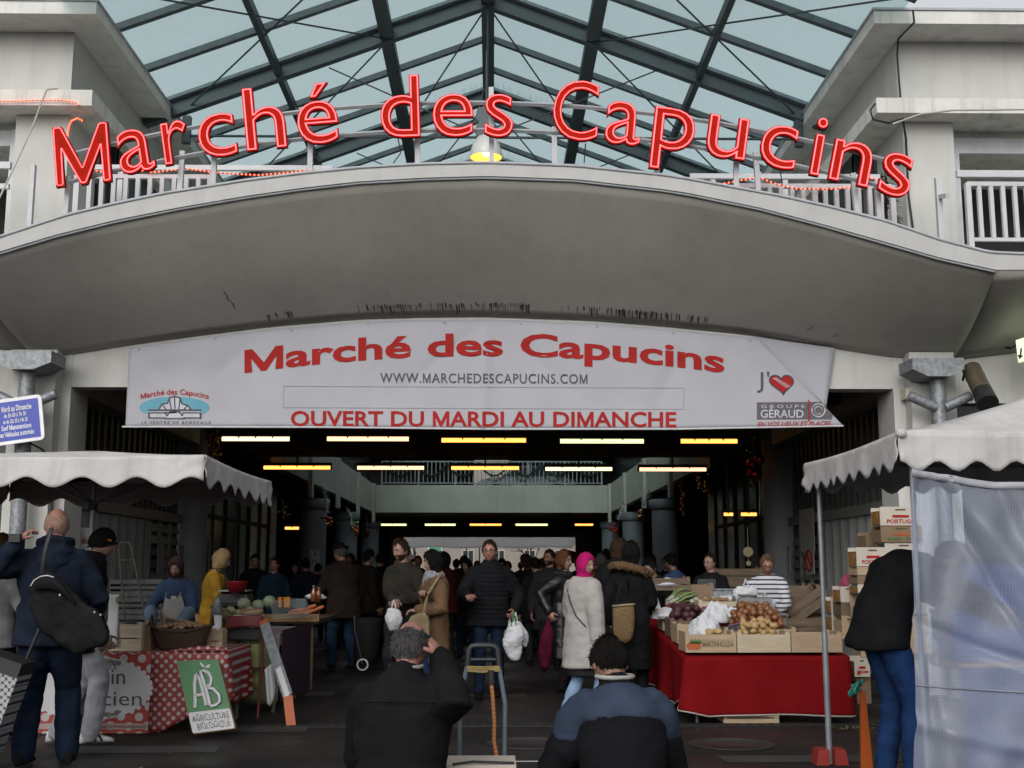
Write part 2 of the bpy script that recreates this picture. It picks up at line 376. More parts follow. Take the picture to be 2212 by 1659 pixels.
# drain grating across the entrance
dy = UG(1100, 1568).y
dr = thing('drain_channel', 'slotted drain grating running across the asphalt at the entrance', 'drain', (0, dy, 0))
b = MB()
b.box(-5.2, 5.2, dy-.1, dy+.1, .003, .008); b.build('frame', mat('drain_iron', (.03, .029, .028), .6, .3, 10, metal=.4), dr)
b = MB(); x = -5.15
while x < 5.1: b.box(x, x+.045, dy-.075, dy+.075, .0085, .010); x += .1
b.build('slot', mat('slot_black', (.004, .004, .004), .9), dr)
c = UG(1580, 1608); mh = MB(); mh.lathe([(.36, .003), (.36, .009), (.30, .009), (.30, .006), (.0, .006)], (UX(1940/1.0*.5+60, 9.9) if False else c.x, c.y, 0), 28)
c2 = UG(985, 1607)
tag(mh.build('manhole_cover', MATS['drain_iron']), 'round iron manhole cover in the asphalt behind the crouching men', 'manhole')
mh2 = MB(); mh2.lathe([(.36, .003), (.36, .009), (.30, .009), (.30, .006), (.0, .006)], (UG(1145, 1606).x, UG(1145, 1606).y, 0), 28)
tag(mh2.build('manhole_cover', MATS['drain_iron']), 'round iron manhole cover seen through the folding trolley frame', 'manhole')
# ------------------------------------------------------------------ market hall
hall = thing('market_hall', 'white concrete market hall with curved canopy and a dark open hall behind', 'building', (0, YF, 0))
def interp(tab, x):
    xs, ys = zip(*tab); return float(np.interp(x, xs, ys))
FB = [(-700, 560), (-80, 570), (0, 543), (120, 507), (245, 476), (380, 449), (525, 424), (650, 406), (774, 392), (910, 384), (1052, 380), (1244, 387), (1438, 409), (1493, 418), (1640, 448), (1788, 487), (1911, 522), (2033, 557), (2152, 583), (2900, 575)]
FT = [(-700, 528), (-80, 538), (0, 513), (140, 467), (245, 442), (350, 420), (525, 392), (650, 376), (774, 364), (910, 356), (1052, 353), (1244, 360), (1438, 380), (1493, 389), (1683, 424), (1788, 447), (1911, 478), (2033, 520), (2138, 547), (2212, 550), (2900, 548)]
BK = [(75, 772), (140, 767), (280, 744), (448, 721), (595, 703), (774, 688), (910, 684), (1052, 683), (1279, 691), (1438, 704), (1613, 721), (1805, 752), (1945, 773), (2060, 776)]
YC = 12.3
def sm(tab):
    xs = np.linspace(tab[0][0], tab[-1][0], 400); ys = np.interp(xs, *zip(*tab)); k = np.ones(13)/13
    ys2 = np.convolve(np.pad(ys, 6, 'edge'), k, 'valid'); return list(zip(xs, ys2))
FBs, BKs = sm([p for p in FB if -80 <= p[0] <= 2152]), sm(BK)
def front(t): x = -80+t*2232; return U(x, interp(FBs, x), YC)
def back(t): x = 75+t*1985; return U(x, interp(BKs, x), YF-.02)
def soff(t, v):
    a, c = front(t), back(t); p = a.lerp(c, v); p.z -= .07*math.sin(math.pi*v); return p
cb = MB(); cb.sheet(lambda u, v: soff(u, v), 90, 14, .012)
canopy = cb.build('entrance_canopy', MATS['soffit_paint'], hall)
e = MB()
def edge_strip(x):
    a, c = U(x, interp(FB, x), YC-.02), U(x, interp(FT, x), YC-.02); return a, c
xs = list(np.linspace(-700, 2900, 150)); secs = []
for x in xs:
    a, c = edge_strip(x); secs.append((a, c))
v = []; f = []
for a, c in secs: v += [a, c, c+Vector((0, .35, 0)), a+Vector((0, .35, 0))]
for i in range(len(secs)-1):
    for k in range(4): f.append((i*4+k, (i+1)*4+k, (i+1)*4+(k+1) % 4, i*4+(k+1) % 4))
f += [(0, 1, 2, 3), tuple(range(len(v)-1, len(v)-5, -1))]
e.add(v, f); e.build('canopy_edge', MATS['edge_paint'], canopy)
e = MB(); e.tube([edge_strip(x)[1]+Vector((0, .0, .01)) for x in xs], .018, 6); e.build('edge_flashing', MATS['rail_grey'], canopy)
e = MB(); e.tube([edge_strip(x)[0]+Vector((0, .03, -.012)) for x in xs if -80 < x < 2152], .016, 5); e.build('drip_edge', MATS['rail_grey'], canopy)
# terrace deck on top of the canopy, sloping side soffits
t = MB(); zt = UZ(552, YC); 
t.sheet(lambda u, v: Vector((-9.5+19*u, YC+.3+(YF+16-YC)*v, (edge_strip(1052)[1].z if False else min(edge_strip(np.clip(1065+(-9.5+19*u)*F/YC, -690, 2890))[1].z-.1, 9)))), 60, 3, .1)
t.build('terrace_deck', MATS['offwhite_paint'], hall)
for side in (-1, 1):
    s = MB()
    if side < 0: A, B, C, D = U(-80, 571, YC), back(0), U(-500, 700, YF-.02), U(-690, 562, YC)
    else: A, B, C, D = U(2152, 584, YC), back(1), U(2700, 700, YF-.02), U(2890, 576, YC)
    s.sheet(lambda u, v: A.lerp(B, v).lerp(D.lerp(C, v), u), 10, 10, .012)
    s.build('side_soffit', MATS['soffit_paint'], hall)
# stains along the back of the soffit, and cracks
st = MB(); rnd.seed(5)
def soff_px(x, v, off=.009):
    t = min(max((x-75)/1985, 0), 1); p = soff(t, v); return p+Vector((0, -off*.6, -off))
for (xa, xb, dens) in ((570, 645, .5), (745, 800, .25), (795, 915, .85), (935, 1060, .6), (1060, 1145, 1.), (1215, 1300, .35), (1300, 1440, .9), (1440, 1540, .5)):
    x = xa
    while x < xb:
        if rnd.random() < dens:
            wd = rnd.uniform(1.2, 4.5); va = rnd.uniform(.865, .885); vb = va+rnd.uniform(.03, .085)
            st.add([soff_px(x, va), soff_px(x+wd*.8, va), soff_px(x+wd*rnd.uniform(.4, 1.), vb), soff_px(x+wd*rnd.uniform(0, .3), vb)], [(0, 1, 2, 3)])
        x += rnd.uniform(2, 6)
for chain in ([(518, .62), (522, .66), (519, .69), (527, .73), (526, .78)], [(1590, .86), (1625, .84), (1660, .83), (1720, .83)], [(1735, .86), (1745, .80), (1790, .77), (1830, .755)], [(1790, .87), (1800, .83), (1840, .8)]):
    for (xa, va), (xb, vb) in zip(chain, chain[1:]):
        st.add([soff_px(xa, va), soff_px(xa+2.2, va), soff_px(xb+1.6, vb), soff_px(xb, vb)], [(0, 1, 2, 3)])
st.build('soffit_stain', MATS['stain'], canopy)['kind'] = 'stuff'
# wall above the opening, its lintel; pillars
zl = UZ(836, YF, 210)
poly = [(back(k/40).x, back(k/40).z+.06) for k in range(41)]
XL, XR = UX(147, YF, 836), UX(1935, YF, 836)
w_ = MB(); w_.prism(poly+[(poly[-1][0], zl), (poly[0][0], zl)], YF, YF+.28); w_.build('arch_wall', MATS['white_paint'], hall)
for nm, xa, xb, yy in (('pillar', 112, 147, YF-.01), ('pillar', 14, 112, YF-.22), ('pillar', 1935, 1973, YF-.01), ('pillar', 1973, 2071, YF-.22)):
    p = MB(); x0, x1 = UX(xa, yy, 950), UX(xb, yy, 950); p.box(x0, x1, yy, yy+.6, 0, UZ(758, yy)); p.build(nm, MATS['white_paint'], hall)
for xa, xb in ((-420, 14), (2071, 2600)):
    p = MB(); p.box(UX(xa, YF), UX(xb, YF), YF+.02, YF+.3, UZ(868, YF), UZ(690, YF)); p.build('side_lintel', MATS['offwhite_paint'], hall)
    p = MB(); p.box(UX(xa, YF), UX(xb, YF), YF+.15, YF+.25, 0, UZ(868, YF)-.003); p.build('shop_front', MATS['dark_glass'], hall)
# side walls in depth: beam, glazed slats, rail, corrugated sheet, louvres
Y0, Y1 = YF+.6, 20.4
for side, XI in ((-1, XL), (1, XR)):
    XW = XI+side*.32
    bm = MB(); bm.box(min(XI, XI+side*.8), max(XI, XI+side*.8), YF+.28, Y1, zl-.012, zl+.6); bm.build('side_beam', MATS['white_paint'], hall)
    wl = thing('corrugated_wall', ('grey corrugated side wall with dark slatted glazing behind the ' + ('white parasol' if side < 0 else 'crate stack')), 'wall', (XW, Y0, 0))
    zb = UZ(1088, 15.6, 240) if side < 0 else UZ(1092, 15.3, 1850)
    zg = zl-.02
    bm = MB(); bm.box(min(XW, XW+side*.08), max(XW, XW+side*.08), Y0, Y1, zb+.07, zg); bm.build('glazing', mat('glazing_grey', (.12, .135, .128), .35, .2, 2, spec=.3), wl)
    bm = MB(); y = Y0
    while y < Y1-.2:
        bm.box(min(XW-side*.05, XW), max(XW-side*.05, XW)-.002*0, y, y+.085, zb+.07, zg); y += .27
    bm.build('slat', MATS['slat_green'], wl)
    bm = MB(); bm.box(min(XW-side*.09, XW), max(XW-side*.09, XW), Y0, Y1, zb-.08, zb+.068); bm.build('rail', MATS['corrugated'], wl)
    bm = MB(); ys = np.arange(Y0, 18.6, .02); prof = []
    zz0 = .02
    v = []
    for y in ys:
        k = (y/.105) % 1; dx = (0 if k < .35 else (1 if .5 < k < .85 else (k-.35)/.15 if k <= .5 else 1-(k-.85)/.15))*.045
        v += [(XW-side*dx, y, zz0), (XW-side*dx, y, zb-.08)]
    bm.add(v, [(2*i, 2*i+1, 2*i+3, 2*i+2) if side > 0 else (2*i, 2*i+2, 2*i+3, 2*i+1) for i in range(len(ys)-1)]); bm.build('corrugated_sheet', MATS['corrugated'], wl)
    bm = MB(); bm.box(min(XW, XW+side*.06), max(XW, XW+side*.06), 18.62, Y1, 0, zb-.08); bm.build('louvre_back', MATS['dark_wall'], wl)
    bm = MB()
    for j in range(3):
        ya, yb = 18.64+j*.58, 18.64+j*.58+.56; z = .5
        bm.box(min(XW-side*.06, XW), max(XW-side*.06, XW), ya-.02, ya+.03, .3, zb-.1)
        while z < zb-.25:
            bm.add([(XW-side*.05, ya+.04, z), (XW-side*.05, yb, z), (XW-side*.005, yb, z+.13), (XW-side*.005, ya+.04, z+.13)], [(0, 1, 2, 3)]); z += .19
    bm.build('louvre', MATS['corrugated'], wl)
    bm = MB(); xc = XI+side*.2; bm.cyl((xc, 20.75, 0), (xc, 20.75, 3.96), .3, n=28); bm.build('round_column', MATS['column_grey'], hall)
# low dark ceiling, decks, cross beam
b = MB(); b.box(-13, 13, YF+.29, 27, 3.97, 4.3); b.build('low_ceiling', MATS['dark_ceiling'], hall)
b = MB()
for y in (16.2, 18.4, 23.5): b.box(-5, 5, y, y+.3, 3.72, 3.968)
b.build('ceiling_beam', MATS['dark_ceiling'], hall)
DX = (4.85, 4.75)
for side, X in ((-1, DX[0]), (1, DX[1])):
    b = MB(); b.box(min(side*X, side*(X+.25)), max(side*X, side*(X+.25)), 27.02, 49, 3.72, 4.85); b.build('deck_edge_beam', MATS['deck_paint'], hall)
    b = MB(); b.box(min(side*(X+.26), side*14), max(side*(X+.26), side*14), 27.02, 49, 3.9, 4.3); b.build('deck_slab', MATS['dark_ceiling'], hall)
    for y in (31, 36.5, 42, 47.5):
        b = MB(); b.box(min(side*X, side*(X-.1))-.0, max(side*X, side*(X-.1)), y, y+.35, 3.3, 4.852); b.build('deck_post', MATS['deck_paint'], hall)
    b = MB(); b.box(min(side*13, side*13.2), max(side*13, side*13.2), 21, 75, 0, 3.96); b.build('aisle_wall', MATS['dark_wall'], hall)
    for k, y in enumerate((34, 41.8, 49.8)):
        c = MB(); xc = side*(5.15 if side < 0 else 4.95); c.cyl((xc, y, 0), (xc, y, 3.4), .38, n=28); c.lathe([(.38, 0), (.46, .08), (.46, .3), (.38, .32)], (xc, y, 3.1), 28); c.build('round_column', MATS['column_grey'], hall)
    # glazed shop fronts between the columns
    gl = MB(); fr = MB(); xw = side*6.3
    y = 21.2
    while y < 33:
        gl.box(min(xw, xw+side*.04), max(xw, xw+side*.04), y, y+2.6, .1, 3.9); 
        for yy in (y, y+1.3): fr.box(min(xw-side*.05, xw), max(xw-side*.05, xw), yy, yy+.1, 0, 3.95)
        y += 2.7
    fr.box(min(xw-side*.04, xw), max(xw-side*.04, xw), 21.2, 33, 2.55, 2.65)
    gl.build('shop_glazing', MATS['dark_glass'], hall); fr.build('shop_mullion', mat('mullion', (.06, .063, .068), .7, spec=.1), hall)
b = MB(); b.box(-4.849, 4.749, 48.6, 49, 3.74, 4.86); b.build('cross_beam', MATS['deck_paint'], hall)
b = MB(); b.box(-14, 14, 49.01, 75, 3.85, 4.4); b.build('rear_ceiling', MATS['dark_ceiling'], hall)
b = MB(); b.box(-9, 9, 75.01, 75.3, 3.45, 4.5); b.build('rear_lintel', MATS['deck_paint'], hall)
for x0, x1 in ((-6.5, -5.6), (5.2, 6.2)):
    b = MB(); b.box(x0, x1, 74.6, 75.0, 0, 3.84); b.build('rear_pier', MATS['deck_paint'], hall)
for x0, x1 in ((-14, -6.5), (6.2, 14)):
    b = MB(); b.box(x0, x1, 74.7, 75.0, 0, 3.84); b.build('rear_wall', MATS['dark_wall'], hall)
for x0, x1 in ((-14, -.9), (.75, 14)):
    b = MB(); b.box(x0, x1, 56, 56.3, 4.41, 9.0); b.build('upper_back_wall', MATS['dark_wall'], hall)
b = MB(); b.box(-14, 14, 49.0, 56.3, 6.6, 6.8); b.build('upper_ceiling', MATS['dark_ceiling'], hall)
# railing on the cross beam + parked car on the deck + swags
def railing(name, label, p0, p1, zb, zt, step, wbar, material, group=None, posts=2.0, top=.05):
    p0, p1 = Vector(p0), Vector(p1); r = thing(name, label, 'railing', (p0.x, p0.y, zb), 0, group); L = (p1-p0).length; d = (p1-p0)/L
    m = MB(); m.bar(p0.to_2d().to_3d()+Vector((0, 0, zt)), p1.to_2d().to_3d()+Vector((0, 0, zt)), top, top); m.build('top_rail', material, r)
    m = MB(); m.bar(p0.to_2d().to_3d()+Vector((0, 0, zb+.1)), p1.to_2d().to_3d()+Vector((0, 0, zb+.1)), top*.8, top*.8); m.build('bottom_rail', material, r)
    m = MB(); n = int(L/step)
    for i in range(1, n):
        q = p0+d*(i*L/n); m.box(q.x-wbar/2, q.x+wbar/2, q.y-wbar/2, q.y+wbar/2, zb+.1+top*.4, zt-top/2)
    m.build('bars', material, r).name = 'bar_infill'
    n = max(1, round(L/posts))
    for i in range(n+1):
        q = p0+d*(i*L/n); m = MB(); m.box(q.x-top*.6, q.x+top*.6, q.y-top*.6-.02, q.y+top*.6-.02, zb, zt+.002); m.build('post', material, r)
    return r
railing('deck_railing', 'grey metal railing along the upper deck at the far end of the hall', (-4.6, 48.8, 0), (4.5, 48.8, 0), 4.862, 5.85, .17, .035, MATS['rail_grey'], posts=1.5)
sw = MB(); rnd.seed(3)
for k in range(7):
    xa = -4.5+k*1.3
    pts = [(xa+1.3*t, 48.66, 5.75-.5*math.sin(math.pi*t)) for t in np.linspace(0, 1, 11)]
    for p in pts:
        for _ in range(26):
            a = Vector((rnd.gauss(0, 1), rnd.gauss(0, .6), rnd.gauss(0, 1))).normalized()*rnd.uniform(.06, .13); q = Vector(p); s_ = a.orthogonal().normalized()*.02
            sw.add([q-s_, q+s_, q+a], [(0, 1, 2)])
    sw.tube(pts, .035, 6)
tag(sw.build('garland', mat('fir_green', (.02, .045, .025), .8, .4, 30)), 'dark green fir garland swagged along the far deck railing', 'garland')
car = thing('parked_car', 'dark parked car on the upper deck behind the garlanded railing', 'car', (1.4, 51, 4.42))
m = MB(); prof = [(-2.1, 4.65), (-2.15, 5.0), (-1.9, 5.22), (-1.1, 5.32), (-.45, 5.78), (.7, 5.82), (1.45, 5.35), (2.05, 5.2), (2.15, 4.95), (2.1, 4.65)]
m.prism([(1.4+x, z) for x, z in prof], 50.2, 51.8); m.build('body', mat('car_paint', (.05, .06, .075), .25, .05, coat=.6), car)
m = MB(); m.prism([(1.4+x, z) for x, z in [(-.95, 5.34), (-.4, 5.72), (.1, 5.74), (.1, 5.34)]], 50.19, 50.198); m.prism([(1.4+x, z) for x, z in [(.18, 5.34), (.18, 5.74), (.66, 5.74), (1.3, 5.36)]], 50.19, 50.198); m.build('window', MATS['dark_glass'], car)
for x in (-1.3, 1.35):
    m = MB(); m.cyl((1.4+x, 50.15, 4.74), (1.4+x, 50.4, 4.74), .32, n=18); m.build('wheel', MATS['rubber'], car)
# ------------------------------------------------------------------ upper pavilions
def pavilion(side):
    if side < 0: wx, lx, rx, ly, ry, pa, pb = 157.6, 199, 208, (194, 228), (3, 30), 31, 147
    else: wx, lx, rx, ly, ry, pa, pb = 1935, 1893, 1888, (211, 243), (22, 50), 1952, 2061
    o = thing('upper_pavilion', ('white concrete pavilion above the blue sign with stained ledge' if side < 0 else 'white concrete pavilion with the railed dark opening and a pipe on its corner'), 'building', (side*7, 14, 4.5))
    out = side*11.5
    X = UX(wx, 14.0, 120); z1 = UZ(ry[1], 13.5, rx); z0 = UZ(ly[1], 13.6, lx); z00 = UZ(ly[0], 13.6, lx); zr = UZ(ry[0], 13.5, rx)
    m = MB(); m.box(min(X, out), max(X, out), 14.0, 34, z00-.05, z1+.01); m.build('upper_wall', MATS['pavilion_paint'], o)
    X2 = UX(lx, 13.6, 210); m = MB(); m.box(min(X2, out), max(X2, out), 13.6, 34, z0, z00); m.build('ledge', MATS['offwhite_paint'] if False else mat('ledge_paint', (.5, .5, .47), .8, .15, 3, streak=.5), o)
    X3 = UX(rx, 13.5, 20); m = MB(); m.box(min(X3, out), max(X3, out), 13.5, 34, z1, zr); m.build('roof_slab', mat('roof_paint', (.55, .55, .53), .8, .1, 3, streak=.3), o)
    m = MB(); m.box(min(X3-side*.02, out), max(X3-side*.02, out), 13.48, 34, zr, zr+.03); m.build('roof_flashing', MATS['rail_grey'], o)
    xa, xb = UX(pa, 13.9, 320), UX(pb, 13.9, 320)
    m = MB(); m.box(min(xa, xb), max(xa, xb), 13.9, 14.9, 4.0, z0-.003); m.build('corner_pillar', MATS['pavilion_paint'], o)
    xin = xb if side < 0 else xa
    m = MB(); m.box(min(xin+side*.3, out), max(xin+side*.3, out), 16.5, 16.6, 4.0, z0-.003); m.build('back_wall', MATS['dark_wall'], o)
    xg = X2+side*.14; m = MB(); m.box(min(xg, xg+side*.1), max(xg, xg+side*.1), 15.0, 33.5, 4.0, z0-.003); m.build('side_glazing', MATS['dark_glass'], o)
    m = MB(); m.box(min(xin, xg), max(xin, xg), 15.02, 15.1, 4.0, z0-.003); m.build('recess_shade_wall', MATS['dark_wall'], o)  # dark wall added so the open recess looks deep in shade
    # recessed frame beside the pillar
    xo = xa if side < 0 else xb
    fr = MB(); s = side
    def bx(a, c, y0, y1, zz0, zz1): fr.box(min(a, c), max(a, c), y0, y1, zz0, zz1)
    bx(xo+s*.02, xo+s*.16, 14.15, 14.3, 4.0, z0-.1); bx(xo+s*.17, out, 14.18, 14.28, z0-.3, z0-.1)
    fr.build('window_frame', mat('frame_grey', (.42, .44, .46), .5, .15, 5), o)
    return o, xo
PVL, xoL = pavilion(-1); PVR, xoR = pavilion(1)
railing('balcony_railing', 'white balcony railing in front of the dark opening on the right', (UX(2091, 12.9, 450), 12.9, 0), (UX(2500, 12.9, 450), 12.9, 0), UZ(536, 12.9, 2100), UZ(398, 12.9, 2100), .132, .045, MATS['rail_white'], posts=3.)
m = MB(); r_ = thing('balcony_rail', 'white steel frame bars above the balcony railing beside the pillar', 'railing', (xoR, 13.2, 4.6))
m.bar((UX(2066, 13.2, 378), 13.2, UZ(376, 13.2, 2066)), (UX(2500, 13.2, 378), 13.2, UZ(376, 13.2, 2066)), .06, .08); m.build('top_rail', MATS['rail_white'], r_)
m = MB(); m.box(UX(2069, 13.2), UX(2082, 13.2), 13.17, 13.23, UZ(530, 13.2), UZ(380, 13.2)); m.build('post', MATS['rail_white'], r_)
m = MB(); m.bar((UX(2076, 13.2), 13.2, UZ(420, 13.2)), (UX(2095, 12.95), 12.95, UZ(418, 12.95)), .04, .05); m.build('bracket', MATS['rail_white'], r_)
r_ = thing('balcony_rail', 'white steel frame bars at the left edge above the blue sign', 'railing', (xoL, 13.2, 4.6))
m = MB(); m.bar((UX(24, 13.2, 358), 13.2, UZ(358, 13.2, 24)), (UX(-300, 13.2, 358), 13.2, UZ(358, 13.2, 24)), .06, .08); m.build('top_rail', MATS['rail_white'], r_)
m = MB(); m.bar((UX(20, 13.2, 403), 13.2, UZ(403, 13.2, 24)), (UX(-300, 13.2, 403), 13.2, UZ(403, 13.2, 24)), .05, .06); m.build('lower_rail', MATS['rail_white'], r_)
m = MB(); m.box(UX(10, 13.2), UX(20, 13.2), 13.17, 13.23, UZ(505, 13.2), UZ(362, 13.2)); m.build('post', MATS['rail_white'], r_)
# terrace railings behind the sign
for nm, xa, xb, lab in (('terrace_railing', 168, 455, 'white terrace railing behind the first letters of the red neon sign'), ('terrace_railing', 1590, 1925, 'white terrace railing behind the last letters of the red neon sign')):
    Yr = 13.15; a, c = UX(xa, Yr, 400), UX(xb, Yr, 400)
    railing(nm, lab, (a, Yr, 0), (c, Yr, 0), UZ(500, Yr), UZ(386 if xa < 900 else 399, Yr), .128, .05, MATS['rail_white'], posts=1.2)
for xa, xb, lab in ((200, 720, 'long white rail above the terrace railing behind the first word of the neon sign'), (1490, 1900, 'long white rail above the terrace railing behind the end of the last neon word')):
    m = MB(); m.bar(U(xa, 362 if xa < 900 else 381, 13.5), U(xb, 364 if xa < 900 else 383, 13.5), .05, .06)
    rr = thing('terrace_handrail', lab, 'handrail', U((xa+xb)/2, 364, 13.5)); m.build('bar', MATS['rail_white'], rr)
    for k in (.12, .5, .88):
        p = U(xa+(xb-xa)*k, 363 if xa < 900 else 382, 13.52); m = MB(); m.box(p.x-.03, p.x+.03, 13.49, 13.55, p.z-.42, p.z); m.build('post', MATS['rail_white'], rr)
# ------------------------------------------------------------------ glass roof
roof = thing('glass_roof', 'glass gable roof on dark steel trusses between the two white pavilions', 'roof', (0, 20, 8))
XR0 = -.1
def rz(x, z0=10.15, s=.375): return z0 - s*abs(x-XR0)
XE = 5.15
TR = [16.9, 20.6, 24.1, 28.0, 32, 36, 40, 44, 48]
TH = [13.1, 14.35, 15.6, 18.35, 19.55, 21.8, 23.1, 25.4, 26.7, 29.3, 30.7]
for y in TR:
    m = MB()
    for sx in (-1, 1):
        m.bar((XR0+sx*.05, y, rz(XR0)-.15), (XR0+sx*XE, y, rz(XR0+XE)-.15), .14, .22)
    m.build('truss_rafter', MATS['steel_dark'], roof)
    m = MB()
    for sx in (-1, 1): m.bar((XR0+sx*.05, y-.06, rz(XR0)-.02), (XR0+sx*XE, y-.06, rz(XR0+XE)-.02), .22, .05)
    m.build('rafter_flange', MATS['steel_light'], roof)
    if y < 30:
        m = MB(); ze = rz(XE)-.35; m.tube([(-XE+.5, y, ze), (XE-.5, y, ze)], .02, 6)
        m.tube([(XR0, y, rz(XR0)-.3), (XR0, y, ze)], .015, 6)
        for sx in (-1, 1): m.tube([(sx*2.5, y, rz(2.5)-.25), (XR0, y, ze)], .012, 5); m.box(sx*(XE-.55)-.06, sx*(XE-.55)+.06, y-.05, y+.05, ze-.12, ze+.3)
        m.build('tie_rod', MATS['steel_dark'], roof)
for y in TH:
    m = MB()
    for sx in (-1, 1): m.bar((XR0+sx*.05, y, rz(XR0)-.06), (XR0+sx*XE, y, rz(XR0+XE)-.06), .09, .09)
    m.build('rafter', MATS['steel_dark'] if False else mat('steel_mid', (.05, .065, .075), .5, .35, 6), roof)
for x, wd in ((XR0, .2), (-1.63, .2), (1.5, .2), (-3.25, .09), (3.1, .09)):
    m = MB(); zz = rz(x)-.14; m.bar((x, 12.5, zz), (x, 48, zz), wd, .22 if wd > .2 else .14); m.build('purlin', MATS['steel_dark'], roof)
m = MB()
for sx in (-1, 1):
    m.add([(XR0, 12.4, rz(XR0)+.03), (XR0+sx*XE, 12.4, rz(XR0+XE)+.03), (XR0+sx*XE, 48.5, rz(XR0+XE)+.03), (XR0, 48.5, rz(XR0)+.03)], [(0, 1, 2, 3) if sx > 0 else (3, 2, 1, 0)])
m.build('glass_pane', MATS['skylight_glass'], roof)
m = MB()
def onroof(x, y): return Vector((x, y, rz(x)-.2))
for (xa, ya, xb, yb) in ((-4.6, 16.9, -.2, 12.6), (-4.8, 13.0, -1.6, 16.9), (4.6, 16.9, .2, 12.6), (4.8, 13.0, 1.5, 16.9), (-1.6, 20.6, -.1, 16.9), (1.5, 20.6, -.1, 16.9), (-4.4, 20.6, -1.6, 16.9), (4.4, 20.6, 1.5, 16.9), (-1.6, 24.1, -.1, 20.6), (1.5, 24.1, -.1, 20.6)):
    m.tube([onroof(xa, ya), onroof(xb, yb)], .014, 5)
m.build('brace_cable', MATS['steel_dark'], roof)
m = MB(); rnd.seed(11)
for y in (20.6, 24.1):
    for k in range(70):
        x = XR0+(-1.5+3*k/69); z = rz(x)+.0; m.tube([(x, y-.1, z-.03), (x+rnd.uniform(-.05, .05), y-.14, z+rnd.uniform(.1, .17))], .004, 3)
m.build('bird_spikes', MATS['steel_dark'], roof).name = 'bird_spike_strip'
for side in (-1, 1):
    m = MB(); x = side*5.05; m.box(min(x, x+side*.2), max(x, x+side*.2), 34.02, 48.5, 4.86, rz(XE)+.02); m.build('gable_side', MATS['dark_glass'], roof)
# pulley and hook below the ridge
pl = thing('hoist_pulley', 'dark pulley block and hook hanging from the ridge behind the neon letters', 'pulley', U(1050, 268, 15.2))
m = MB(); p = U(1049, 251, 15.2); m.cyl(p+Vector((0, -.04, 0)), p+Vector((0, .04, 0)), .13, n=18); p2 = U(1051, 283, 15.2); m.cyl(p2+Vector((0, -.05, 0)), p2+Vector((0, .05, 0)), .15, n=18); m.build('sheave', MATS['steel_dark'], pl)
m = MB(); m.tube([U(1051, 110, 15.2), U(1050, 270, 15.2)], .012, 6); m.tube([U(1030, 245, 15.2), U(1046, 190, 15.2), U(1064, 245, 15.2)], .01, 5)
q = U(1073, 263, 15.15); m.tube([q+Vector((.07*math.cos(a), 0, .07*math.sin(a))) for a in np.linspace(0, 6.28, 16)], .016, 6, closed=False); m.build('chain', MATS['steel_dark'], pl)
pd = thing('pendant_lamp', 'white bell pendant lamp glowing warm above the middle of the canopy', 'lamp', U(1050, 345, 15.2))
c = U(1050, 341, 15.2); rr = 36/F*15.2
m = MB(); m.lathe([(rr, 0), (rr*1.02, .02), (rr*.97, .1), (rr*.82, .2), (rr*.55, .285), (rr*.3, .31), (.05, .33), (.045, .42), (0.002, .42)], c, 28, caps=False); m.build('shade', mat('enamel', (.45, .45, .44), .35, .1, 5), pd)
m = MB(); m.lathe([(rr*.97, .012), (rr*.8, .17), (rr*.4, .26), (.001, .27)], c, 28, caps=False); m.build('reflector', MATS['lamp_glow'], pd)
m = MB(); m.ell(c+Vector((0, 0, .1)), (.06, .06, .09), 12, 10); m.build('bulb', emis('bulb', (1, .7, .3), 3), pd)
m = MB(); m.tube([c+Vector((0, 0, .4)), U(1050, 275, 15.2)], .012, 6); m.build('cord', MATS['cable'], pd)
# ------------------------------------------------------------------ red neon sign
sign = thing('neon_sign', 'row of red neon letters standing in an arc on the canopy', 'sign', U(1050, 360, 12.35))
YN = 12.25
LET = [('M', 183, 124), ('a', 301, 80), ('r', 386, 58), ('c', 475, 86), ('h', 578, 92), ('é', 690, 94), ('d', 866, 90), ('e', 979, 94), ('s', 1077, 66), ('C', 1240, 104),
       ('a', 1343, 82), ('p', 1451, 96), ('u', 1565, 92), ('c', 1675, 84), ('i', 1757, 26), ('n', 1830, 92), ('s', 1926, 72)]
def nbase(x): return 294+1.52e-4*(x-1010)**2
cap = 137/F*YN; sc = cap/.682
for ch, xc, wd in LET:
    ang = -math.atan(2*1.52e-4*(xc-1010))*(.5 if ch == 'M' else .92)
    v, f = glyphs(ch, 1., .010, .022, res=5)
    x0, x1 = min(p[0] for p in v), max(p[0] for p in v)
    sx = wd/F*YN/(x1-x0); sx = min(max(sx, sc*.8), sc*1.3) if ch != 'i' else sc
    sy = sc*(1.06 if ch not in 'MC' else 1.)
    P = U(xc, nbase(xc), YN); ca, sa = math.cos(ang), math.sin(ang)
    def tr(p, dz=0.):
        lx, lz = (p[0]-(x0+x1)/2)*sx, p[1]*sy
        return (P.x+lx*ca-lz*sa, YN-p[2]*1.0+dz, P.z+lx*sa+lz*ca)
    m = MB(); vv = [Vector(p) for p in v]
    for q in f:
        n = (vv[q[1]]-vv[q[0]]).cross(vv[q[2]]-vv[q[0]]); front_ = abs(n.z) > .7*n.length
    m.add([tr(p) for p in v], f)
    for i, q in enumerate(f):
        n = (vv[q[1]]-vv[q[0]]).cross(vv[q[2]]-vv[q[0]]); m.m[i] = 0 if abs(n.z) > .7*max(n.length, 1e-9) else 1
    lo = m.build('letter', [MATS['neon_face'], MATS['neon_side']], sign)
    v, f = glyphs(ch, 1., -.008, 0., fill=False, bevel=.0065, res=5)
    m = MB(); m.add([tr(p, -.036) for p in v], f, 0, True); m.build('neon_tube', MATS['neon'], lo)
xs = np.linspace(150, 1945, 60)
